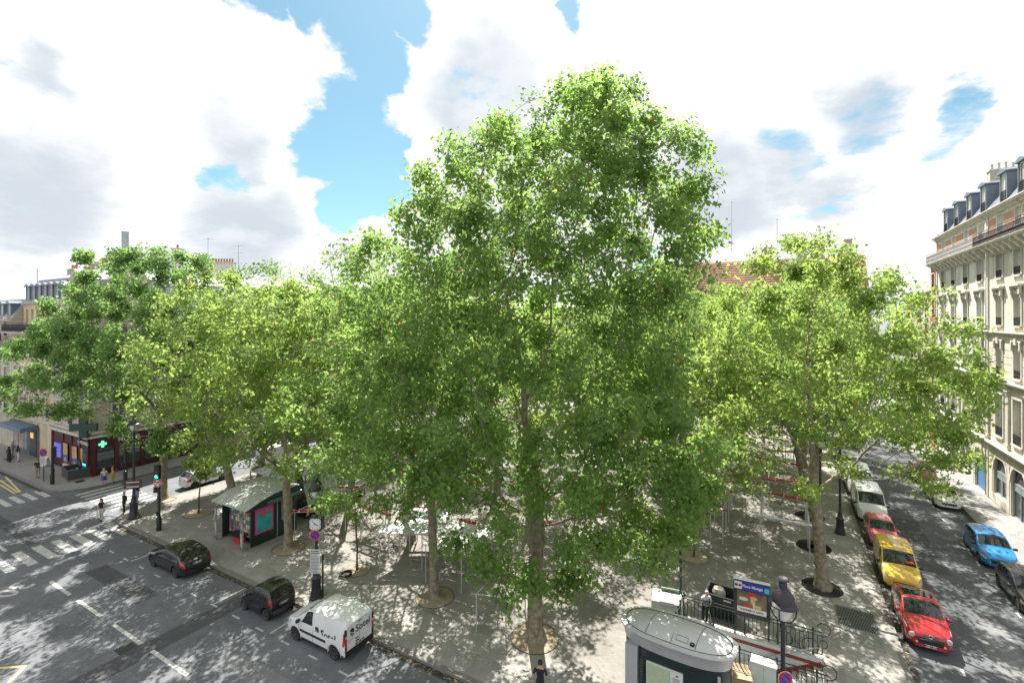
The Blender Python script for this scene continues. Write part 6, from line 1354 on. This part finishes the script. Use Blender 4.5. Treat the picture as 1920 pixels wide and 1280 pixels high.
r1 = railing('long green railing behind the metro stairs carrying the station sign', HX0-.1, HX1, HY1+.16, posts=5); r2 = railing('green railing in front of the metro stairs right of the toilet', HX0-.1, HX1, HY0-.16, posts=5)
for r_ in (r1, r2):
    L_ = HX1-HX0+.1
    for z0, s in ((.95, 1), (.4, .6)): MB().path([(L_+.02+.34*s*(1-(k/14)*.55)*sin(k*.42)*1.0, 0, z0-.0+.3*s-.34*s*(1-(k/14)*.55)*cos(k*.42)-.0) for k in range(13)], .02, 5).build('scroll', M_green, r_)
railing('short green railing at the closed end of the metro stairs', HY0-.1, HY1+.1, HX0-.14) .matrix_world = Matrix.Translation((HX0-.14, HY0-.1, PZ+.24)) @ Matrix.Rotation(pi/2, 4, 'Z')
# station sign panel
pn = thing('station_sign', 'station sign panel reading Place Monge with an orange advertisement', 'sign', (-1.32, HY1+.16, PZ), radians(3)); pw = .78
m = MB(); P = [(-pw, 1.15), (pw, 1.15), (pw, 2.72)]+[(pw-.14+.14*cos(t*pi/8), 2.72+.14*sin(t*pi/8)) for t in range(5)]+[(-pw+.14-.14*sin(t*pi/8), 2.72+.14*cos(t*pi/8)) for t in range(5)]
m.slab(P, lambda a, b, d: (a, -.11+d, b), .16); m.build('case', pm('panel_black', (.012, .02, .022), .35, var=.1), pn)
MB().box(-pw+.02, pw-.02, -.12, -.112, 2.42, 2.80).build('blue_header', pm('header_blue', (.02, .03, .30), .4, var=.05), pn); MB().box(-pw+.04, -pw+.36, -.126, -.121, 2.44, 2.78).build('logo_patch', M_signw, pn); MB().box(pw-.24, pw-.05, -.126, -.121, 2.47, 2.70).build('line_badge', pm('badge_teal', (.05, .45, .48), .4, var=.05), pn)
MB().box(-pw, pw, -.13, .07, 2.865, 2.90).build('top_light', M_signw, pn)
put_text('lettering', 'Place Monge', .17, M_signw, pn, Vector((.03, -.124, 2.61)), (1, 0, 0), (0, 0, 1), bold=.004)
for x, mt_ in ((-pw+.12, M_signb), (-pw+.28, M_red)): o = MB().lathe([(.045, 0), (.07, 0), (.07, .004), (.045, .004)], n=14).build('logo_ring', mt_, pn, loc=(x, -.127, 2.61)); o.rotation_euler = (pi/2, 0, 0)
ad = MB().box(-pw+.16, pw-.16, -.12, -.112, 1.38, 2.36).build('advert', pm('advert_brown', (.10, .075, .05), .4, var=.6, scale=3, col2=(.22, .17, .10)), pn)
MB().box(-pw+.16, pw-.16, -.125, -.121, 1.38, 1.62).build('advert_strip', M_signw, ad); put_text('lettering', 'LE BURGER LA CARTE', .10, M_print, ad, Vector((0, -.128, 1.50)), (1, 0, 0), (0, 0, 1), bold=.004)
for x, z, w_, h_, mt_ in ((.05, 1.95, .10, .16, M_or), (-.02, 2.22, .22, .10, M_red), (.08, 2.1, .16, .08, M_or), (-.2, 1.72, .16, .08, M_red), (.28, 1.72, .14, .10, M_or), (-.35, 2.0, .2, .09, M_shut), (.1, 1.76, .06, .14, M_yellow)): o = MB().lathe([(0, 0), (1, 0), (1, .003), (0, .003)], n=14).build('advert_shape', mt_, ad, loc=(x, -.122-rnd.random()*.003, z)); o.rotation_euler = (pi/2, 0, 0); o.scale = (w_, h_, 1)
for x in (-pw+.06, pw-.06): MB().tube((x, -.03, 0), (x, -.03, 1.16), .035, n=8).build('leg', M_green, pn)
# bins: open dumpster and recycling dome
dp = gp(1350, 1158, PZ); du = thing('dumpster', 'dark open wheeled dumpster behind the metro railing', 'bin', (dp.x+.15, dp.y+.2, PZ), radians(-4)); M_bin = pm('bin_grey', (.022, .028, .03), .45, var=.15, scale=3)
m = MB(); lo = [(-.6, -.42), (.6, -.42), (.6, .42), (-.6, .42)]; hi = [(-.78, -.58), (.78, -.58), (.78, .58), (-.78, .58)]
V_ = [(x, y, .18) for x, y in lo]+[(x, y, 1.3) for x, y in hi]+[(x*.94, y*.92, 1.3) for x, y in hi]+[(x*.92, y*.9, .24) for x, y in lo]
m.add(V_, [(0, 3, 2, 1)]+[(i, (i+1) % 4, 4+(i+1) % 4, 4+i) for i in range(4)]+[(4+i, 4+(i+1) % 4, 8+(i+1) % 4, 8+i) for i in range(4)]+[(8+i, 8+(i+1) % 4, 12+(i+1) % 4, 12+i) for i in range(4)]+[(12, 13, 14, 15)]); m.build('tub', M_bin, du)
MB().path([(x*1.01, y*1.01, 1.3) for x, y in hi], .03, 5, True).build('rim', pm('bin_rim', (.22, .23, .23), .5, var=.1), du)
for x, y in ((-.5, -.35), (.5, -.35), (.5, .35), (-.5, .35)): MB().tube((x-.03, y, .1), (x+.03, y, .1), .095, n=12).build('wheel', M_rub, du)
MB().lathe([(0, .3), (.25, .25), (.34, .05), (.3, -.2), (0, -.25)], (-.25, .1, 1.12), 9).build('rubbish_bag', pm('rubbish_bag', (.40, .37, .33), .6, var=.4, scale=6), du)
MB().box(.1, .45, -.64, -.6, 1.15, 1.22).build('handle', M_signw, du)
rp_ = gp(1238, 1165, PZ); rc = thing('recycling_bank', 'pale green recycling bank with a sloping lid behind the toilet', 'recycling bin', (rp_.x+.25, rp_.y+.55, PZ), radians(8)); M_rc = pm('pale_green_plastic', (.34, .40, .36), .45, var=.1, scale=3)
m = MB(); pf = [(-.62, 0), (-.66, .75), (-.5, 1.0), (-.2, 1.15), (.15, 1.2), (.5, 1.1), (.66, .85), (.64, 0)]; m.slab(pf, lambda a, b, d: (-.75+d, a, b), 1.5); m.build('body', M_rc, rc)
MB().cbox((0, -.56, .98), (.7, .05, .16), 0, radians(-40)).build('flap', M_print2, rc); MB().box(-.8, .8, -.7, .7, -.0, .08).build('base', M_bin, rc); MB().cbox((.1, .45, 1.24), (.9, .5, .05), 0, radians(-25)).build('lid', M_rc, rc)
gpst = gp(1276, 1152, PZ); lamp_post('dark green lamp post rising into the leaves by the recycling bank', (gpst.x, gpst.y), 8.2, 0, True, .7, M_green)
for (px, py, lb, h) in ((1575, 1000, 'black street lamp by the white van under the right-hand tree', 8.9), (1538, 1060, 'short dark lamp base hidden behind the bright tree trunk', 8.6)):
    p = gp(px, py, PZ); lamp_post(lb, (p.x, p.y), h, 0, True, 1.0)
# grey open container and A-board by the pharmacy
cg = gp(142, 893, PZ); ct = thing('planter_box', 'large dark grey open timber box in front of the pharmacy', 'container', (cg.x, cg.y, PZ), radians(-8)); M_dgrey = pm('dark_grey_board', (.055, .06, .068), .6, var=.2, scale=3)
for x0, x1, y0, y1, z1 in ((-1.3, 1.3, -.8, -.72, .95), (-1.3, 1.3, .72, .8, 1.0), (-1.3, -1.22, -.72, .72, .95), (1.22, 1.3, -.72, .72, .95)): MB().box(x0, x1, y0, y1, .12, z1).build('side_board', M_dgrey, ct)
m = MB(); m.slab([(-1.25, .9), (.4, .95), (-.6, 1.6)], lambda a, b, d: (a, .3+d, b), .05); m.build('leaning_board', M_dgrey, ct); MB().box(-1.2, 1.2, -.7, .7, .12, .5).build('fill', M_print2, ct); MB().box(-1.4, 1.5, -.9, .9, .0, .10).build('pallet', pm('pallet_wood', (.24, .17, .11), .8, var=.25), ct)
ag = gp(86, 873, PZ); ab = thing('a_board', 'white folding board sign against the pharmacy wall', 'board', (ag.x, ag.y, PZ), .3)
for e in (-1, 1): MB().cbox((0, e*.16, .5), (.6, .03, 1.0), 0, e*.28).build('panel', M_signw, ab)
# small things by the stairs
bx_ = gp(1392, 1282, PZ); MBo = thing('cardboard_box', 'open brown cardboard box in front of the metro railing', 'box', (bx_.x, bx_.y-.2, PZ), .2); M_card = pm('cardboard', (.34, .24, .15), .8, var=.15, scale=4)
MB().box(-.35, .35, -.25, .25, 0, .62).build('box_body', M_card, MBo); MB().cbox((0, -.35, .63), (.68, .22, .012), 0, radians(-12)).build('flap', M_card, MBo); MB().cbox((0, .34, .66), (.68, .2, .012), 0, radians(25)).build('flap', M_card, MBo)
wx = gp(1425, 1285, PZ); wb = thing('white_utility_box', 'pale green utility cabinet between the lamp and the metro railing', 'cabinet', (wx.x+.15, wx.y-.15, PZ), 0); MB().box(-.45, .45, -.25, .25, 0, 1.15).build('cabinet_body', pm('pale_mint', (.45, .52, .49), .4, var=.08), wb); MB().box(-.48, .48, -.28, .28, 1.152, 1.2).build('cabinet_top', M_twhite, wb); MB().box(-.005, .005, -.256, -.25, .08, 1.1).build('door_gap', M_print2, wb)
# bicycle behind the railing
bi = gp(1478, 1226, PZ); bk_ = thing('bicycle', 'bicycle leaning on the green metro railing', 'bicycle', (.55, HY1+.62, PZ), 0)
for x in (-.52, .52):
    w_ = MB().path([(x+.33*cos(a*pi/14), 0, .34+.33*sin(a*pi/14)) for a in range(28)], .018, 5, True).build('wheel', M_rub, bk_); s_ = MB()
    for a in range(8): s_.tube((x, 0, .34), (x+.32*cos(a*pi/4), 0, .34+.32*sin(a*pi/4)), .004, n=3)
    s_.build('spokes', M_zinc, w_)['kind'] = 'stuff'; MB().tube((x, -.05, .34), (x, .05, .34), .03, n=8).build('hub', M_zinc, w_)
fm = MB(); nodes = dict(r=(-.52, 0, .34), b=(-.08, 0, .30), s=(-.22, 0, .86), h=(.34, 0, .88), f=(.52, 0, .34), hl=(.36, 0, .78))
for a, b in (('r', 'b'), ('r', 's'), ('b', 's'), ('b', 'hl'), ('s', 'h'), ('h', 'f')): fm.tube(nodes[a], nodes[b], .018, n=6)
fm.build('frame', pm('bike_green', (.10, .18, .16), .4, .2, var=.1), bk_); MB().lathe([(0, 0), (.10, .01), (.12, .04), (0, .06)], (-.25, 0, .92), 8, 1.2, .7).build('saddle', M_blk, bk_); MB().path([(.28, -.28, 1.02), (.36, -.12, 1.0), (.36, .12, 1.0), (.28, .28, 1.02)], .014, 5).build('handlebar', M_zinc, bk_); MB().tube((.34, 0, .88), (.36, 0, 1.0), .014, n=5).build('stem', M_zinc, bk_); MB().tube((-.22, 0, .86), (-.25, 0, .93), .014, n=5).build('seat_post', M_zinc, bk_)
for e in (-1, 1): MB().cbox((-.08+e*.13, e*.08, .30-e*.08), (.09, .07, .02)).build('pedal', M_blk, bk_)
# pile of cable by the stall and loose litter
cb = gp(648, 1078, PZ); cbt = thing('cable_coil', 'coil of dark hose lying by the young tree near the clock', 'hose', (cb.x, cb.y, PZ))
MB().path([((.35+.05*sin(k*.9))*cos(k*.62), (.35+.05*cos(k*1.3))*sin(k*.62), .03+.0022*k) for k in range(60)], .022, 5).build('coil', M_blk, cbt)
pg = gp(1797, 904, PZ); pgo = thing('pigeon', 'dark pigeon on the pavement by the white stone building', 'pigeon', (pg.x, pg.y, PZ), 1.0)
m = MB(); m.path([(-.20, 0, .10), (-.10, 0, .13), (0, 0, .14), (.08, 0, .17), (.11, 0, .23), (.15, 0, .25), (.18, 0, .24)], [.012, .04, .07, .055, .03, .032, .008], 8); m.build('body', pm('pigeon_grey', (.05, .055, .065), .6, var=.3, scale=20), pgo, smooth=True)
for e in (-.025, .025): MB().tube((0, e, 0), (0, e, .08), .006, n=4).build('leg', M_redt, pgo)
# ------------------------------------------------------------------ people
M_skin = pm('skin', (.50, .29, .20), .55, var=.08, scale=8); M_hairs = {k: pm('hair_'+k, c, .55, var=.25, scale=20) for k, c in dict(dark=(.016, .011, .009), brown=(.07, .035, .02), fair=(.36, .19, .09), grey=(.42, .41, .40), black=(.009, .009, .010)).items()}
def cloth(n, c): return pm('cloth_'+n, c, .85, var=.14, scale=7, bump=.25, bscale=18)
def person(label, loc, rz, top, legs, hair='dark', long_hair=False, sleeve=.35, leglen=1.0, arms=('hang', 'hang'), stride=0., h=1.7, lean=0., skirt=None, shoes=(.03, .03, .03), group='pedestrians', male=False, bun=False):
    s = h/1.72; bm_v = []; E_ = []; Rr = []; seg = []
    def v(p, r): bm_v.append(Vector(p)*s); Rr.append(r*s); return len(bm_v)-1
    def e(a, b, lab): E_.append((a, b)); seg.append((a, b, lab))
    sw = .195 if male else .17; hip = .09
    pel = v((0, 0, .95), .125 if male else .13); sp_ = v((.01+lean*.2, 0, 1.12), .118 if male else .105); ch = v((.01+lean*.6, 0, 1.32), .135 if male else .115); nk = v((lean, 0, 1.475), .056); hb = v((.015+lean*1.1, 0, 1.545), .070); hd = v((.03+lean*1.15, 0, 1.625), .096); ht = v((.015+lean*1.15, 0, 1.69), .06)
    e(pel, sp_, 'top'); e(sp_, ch, 'top'); e(ch, nk, 'top'); e(nk, hb, 'skin'); e(hb, hd, 'skin'); e(hd, ht, 'skin')
    for sd_, ar in ((1, arms[0]), (-1, arms[1])):
        hp = v((0, sd_*hip, .88), .098); kn = v((.03+sd_*stride*.5, sd_*.095, .49), .066); an = v((-.02+sd_*stride, sd_*.095, .09), .043); hl = v((.05+sd_*stride, sd_*.10, .045), .045); to = v((.17+sd_*stride, sd_*.11, .032), .036)
        e(pel, hp, 'leg'); e(hp, kn, 'leg'); e(kn, an, 'calf'); e(an, hl, 'shoe'); e(hl, to, 'shoe')
        sh = v((lean*.85, sd_*sw, 1.40), .066)
        if ar == 'hang': el, wr, hn = (-.03+lean*.5, sd_*(sw+.05), 1.11), (.05+lean*.4, sd_*(sw+.06), .875), (.075+lean*.4, sd_*(sw+.055), .80)
        elif ar == 'swing': el, wr, hn = (-.10, sd_*(sw+.06), 1.13), (-.06, sd_*(sw+.07), .90), (-.03, sd_*(sw+.065), .825)
        elif ar == 'front': el, wr, hn = (.02+lean*.5, sd_*(sw+.07), 1.13), (.24+lean*.5, sd_*.09, 1.10), (.29+lean*.5, sd_*.04, 1.11)
        elif ar == 'out': el, wr, hn = (-.02, sd_*(sw+.16), 1.17), (.05, sd_*(sw+.24), .95), (.07, sd_*(sw+.25), .87)
        else: el, wr, hn = (.0, sd_*(sw+.06), 1.13), (.22, sd_*(sw+.0), 1.16), (.28, sd_*(sw-.03), 1.19)
        elb = v(el, .045); wri = v(wr, .030); han = v(hn, .034)
        e(ch, sh, 'top'); e(sh, elb, 'uarm'); e(elb, wri, 'farm'); e(wri, han, 'skin')
        d = (Vector(hn)-Vector(wr)).normalized(); sd3 = d.cross(Vector((0, 0, 1)) if abs(d.z) < .8 else Vector((1, 0, 0))).normalized()
        for k, (o, ln) in enumerate(((-.026, .075), (-.009, .085), (.009, .08), (.026, .062))):
            f1 = v(Vector(hn)+d*.035+sd3*o, .011); f2 = v(Vector(hn)+d*(.035+ln*.55)+sd3*o*1.1, .0095); f3 = v(Vector(hn)+d*(.035+ln*.85)+sd3*o+Vector((.016, 0, 0)), .008); e(han, f1, 'skin'); e(f1, f2, 'skin'); e(f2, f3, 'skin')
        t1 = v(Vector(hn)-d*.005+sd3*.042, .012); t2 = v(Vector(hn)+d*.035+sd3*.058, .010); e(han, t1, 'skin'); e(t1, t2, 'skin')
    me = bpy.data.meshes.new('body'); me.from_pydata([tuple(p) for p in bm_v], E_, []); o = bpy.data.objects.new('body', me); C.objects.link(o)
    sk = o.modifiers.new('skin', 'SKIN'); sk.use_smooth_shade = True; su = o.modifiers.new('sub', 'SUBSURF'); su.levels = 1; su.render_levels = 1
    lay = me.skin_vertices[0].data if me.skin_vertices else None
    if lay is None:
        b = bmesh.new(); b.from_mesh(me); b.verts.layers.skin.verify(); b.to_mesh(me); b.free(); lay = me.skin_vertices[0].data
    for i, r in enumerate(Rr):
        lay[i].radius = (r, r*(1.0 if i not in (pel, sp_, ch) else 1.0)); lay[i].use_root = (i == pel)
    dg = bpy.context.evaluated_depsgraph_get(); dg.update(); m2 = bpy.data.meshes.new_from_object(o.evaluated_get(dg)); bpy.data.objects.remove(o)
    mats = [top, legs, M_skin, cloth('shoe_%.2f' % shoes[0], shoes)]; m2.materials.clear()
    for q in mats: m2.materials.append(q)
    A_ = np.array([tuple(bm_v[a]) for a, b, l in seg]); B2 = np.array([tuple(bm_v[b]) for a, b, l in seg]); rs = np.array([(Rr[a]+Rr[b])/2 for a, b, l in seg])
    for p in m2.polygons:
        c = np.array(p.center); ab = B2-A_; f = np.clip(((c-A_)*ab).sum(1)/((ab*ab).sum(1)+1e-9), 0, 1); d = np.linalg.norm(A_+ab*f[:, None]-c, axis=1)-rs; i = int(d.argmin()); l = seg[i][2]; ff = f[i]
        k = dict(top=0, leg=1, calf=1, skin=2, shoe=3, uarm=0, farm=2).get(l, 0)
        if l == 'uarm' and ff > sleeve*2: k = 2
        if l == 'farm' and sleeve >= .9: k = 0
        if l == 'calf' and leglen < 1 and ff > max(0, leglen*2-1): k = 2
        if l == 'leg' and leglen < .5 and c[2] < (.95-leglen*.9)*s: k = 2
        if l == 'top' and c[2] > 1.45*s: k = 2
        p.material_index = k; p.use_smooth = True
    t = thing('person', label, 'person', loc, rz, group); ob('body', m2, t)
    hx, hz = (.025+lean*1.15)*s, 1.64*s; hm = M_hairs[hair]
    if hair != 'grey' or True:
        m = MB(); prof = [(.0, .098), (.06, .085), (.095, .045), (.106, .0), (.10, -.045)]
        m.lathe([(r*s, z*s) for r, z in prof[::-1]], (hx-.014*s, 0, hz+.012*s), 14, 1.0, .92)
        m.v = [(x if z > hz+.035*s else min(x, hx+.035*s), y, z) for x, y, z in m.v]; m.build('hair', hm, t, smooth=True)
    if long_hair: MB().lathe([(.05*s, -.34*s), (.095*s, -.25*s), (.115*s, -.08*s), (.105*s, .02*s), (.05*s, .06*s)], (hx-.05*s, 0, hz), 12, .55, 1.0).build('long_hair', hm, t, smooth=True)
    if bun: MB().lathe([(0, -.05*s), (.045*s, -.02*s), (.045*s, .02*s), (0, .05*s)], (hx-.10*s, 0, hz+.07*s), 10).build('hair_bun', hm, t, smooth=True)
    fx = hx+.082*s
    for sd_ in (1, -1):
        MB().lathe([(0, -.008), (.011, -.004), (.011, .004), (0, .008)], (fx+.004, sd_*.034*s, hz-.012*s), 8).build('eye', M_print, t); MB().lathe([(0, -.028), (.012, -.015), (.014, .015), (0, .028)], (hx, sd_*.094*s, hz-.02*s), 8).build('ear', M_skin, t, smooth=True)
    MB().cbox((fx+.012*s, 0, hz-.035*s), (.03*s, .022*s, .04*s)).build('nose', M_skin, t); MB().cbox((fx+.004, 0, hz-.070*s), (.012, .05*s, .010*s)).build('mouth', pm('lips', (.32, .10, .09), .5, var=0), t)
    if skirt: c_, z0, z1 = skirt; MB().lathe([(.24*s, z0*s), (.235*s, z0*s), (.17*s, z1*s), (.16*s, (z1+.02)*s)][::1], (0, 0, 0), 14, .85, 1.0).build('skirt', c_, t, smooth=True)
    return t
K_black = cloth('black', (.012, .012, .014)); K_white = cloth('white', (.55, .54, .52)); K_jean = cloth('jeans', (.16, .25, .38)); K_grey = cloth('grey', (.17, .17, .18)); K_ochre = cloth('ochre', (.40, .24, .06)); K_blue = cloth('blue', (.03, .08, .28)); K_stone = cloth('stone', (.26, .24, .21)); K_navy = cloth('navy', (.015, .02, .035))
def gpz(px, py): p = gp(px, py, PZ); return (p.x, p.y, PZ)
def gp0(px, py): p = gp(px, py, 0); return (p.x, p.y, .004)
CAMF = TH-pi/2        # heading that faces the camera
person('woman in black sleeveless top and white trousers walking towards the camera', gp0(190, 976), CAMF+.2, K_black, K_white, 'dark', True, .05, 1.0, ('hang', 'hang'), .10, 1.70)
person('person dressed all in black walking beside the street lamp', gpz(233, 962), CAMF-.25, K_black, K_black, 'fair', False, .7, 1.0, ('hang', 'swing'), .12, 1.70, bun=True)
person('person in dark top and wide blue jeans seen from behind near the crossing', gp0(257, 941), CAMF+pi, K_black, K_jean, 'dark', True, .4, 1.0, ('front', 'hang'), .06, 1.68)
person('fair-haired woman in white top and short blue skirt at the pharmacy corner', gpz(195, 911), CAMF+.8, K_white, K_blue, 'fair', True, .3, .32, ('up', 'hang'), .05, 1.66, skirt=(K_blue, .62, .98))
person('person in an ochre dress at the pharmacy corner', gpz(211, 906), CAMF+2.4, K_ochre, K_ochre, 'brown', False, .3, .6, ('up', 'out'), .04, 1.68, skirt=(K_ochre, .45, 1.0))
person('man in black T-shirt and grey shorts on the pharmacy pavement', gpz(71, 895), CAMF+.5, K_black, K_stone, 'dark', False, .35, .5, ('up', 'hang'), .08, 1.76, male=True)
person('person in a long black dress at the far left', gpz(17, 866), CAMF+2.9, K_black, K_black, 'black', True, 1.0, 1.0, ('out', 'hang'), .05, 1.66, skirt=(K_black, .15, 1.0))
person('tall person in grey behind the long black dress', gpz(23, 857), CAMF+2.6, K_grey, K_grey, 'grey', False, 1.0, 1.0, ('hang', 'up'), .05, 1.80, male=True)
person('long-haired person in black top and white trousers by the blue shop', gpz(34, 865), CAMF+2.9, K_black, K_white, 'dark', True, .4, 1.0, ('hang', 'swing'), .08, 1.68)
mp = gp(1322, 1168, PZ); person('older man in white shirt and grey waistcoat leaning over the metro railing', (mp.x, max(mp.y, HY1+.48), PZ), CAMF+.12, K_white, K_navy, 'grey', False, 1.0, 1.0, ('front', 'front'), 0., 1.72, .14, male=True)
o = [x for x in bpy.data.objects if x.get('label', '').startswith('older man')][0]
MB().lathe([(.155, 1.0), (.168, 1.12), (.175, 1.28), (.12, 1.43)], (.045, 0, 0), 16, .86, 1.06).build('waistcoat', cloth('waistcoat', (.22, .21, .19)), o, smooth=True)
bp_ = gp(1013, 1322, PZ); person('man in black T-shirt at the bottom edge, seen from behind', (bp_.x, bp_.y, PZ), CAMF+pi-.2, cloth('black_tee', (.016, .017, .02)), K_navy, 'black', False, .35, 1.0, ('front', 'up'), .05, 1.78, male=True)
sp2 = gp(755, 990, PZ); person('person in grey bending among the stall frames', (sp2.x, sp2.y, PZ), CAMF+1.2, K_grey, K_navy, 'dark', False, .5, 1.0, ('front', 'front'), 0., 1.72, .2, male=True)
# carried bags
def bag(label, px, py, z, col, w_=.32, h_=.36, ground=0.):
    Y = FPX*(CAMH-z)/(py-HORIZ); p = c2w((px-960)/FPX*Y, Y, z); t = thing('bag', label, 'bag', (p.x, p.y, z), TH)
    m = MB(); m.add([(-w_/2, -.06, 0), (w_/2, -.06, 0), (w_/2, .06, 0), (-w_/2, .06, 0), (-w_*.46, -.03, h_), (w_*.46, -.03, h_), (w_*.46, .03, h_), (-w_*.46, .03, h_)], [(0, 3, 2, 1), (4, 5, 6, 7), (0, 1, 5, 4), (1, 2, 6, 5), (2, 3, 7, 6), (3, 0, 4, 7)]); m.build('pouch', col, t)
    MB().path([(-w_*.25, 0, h_), (-w_*.15, 0, h_+.16), (w_*.15, 0, h_+.16), (w_*.25, 0, h_)], .01, 5).build('strap', col, t)
bag('pale shopping bag carried by the woman in white trousers', 184.5, 970, .35, K_white); bag('blue shoulder bag of the fair-haired woman', 192.5, 900, .72, K_blue)
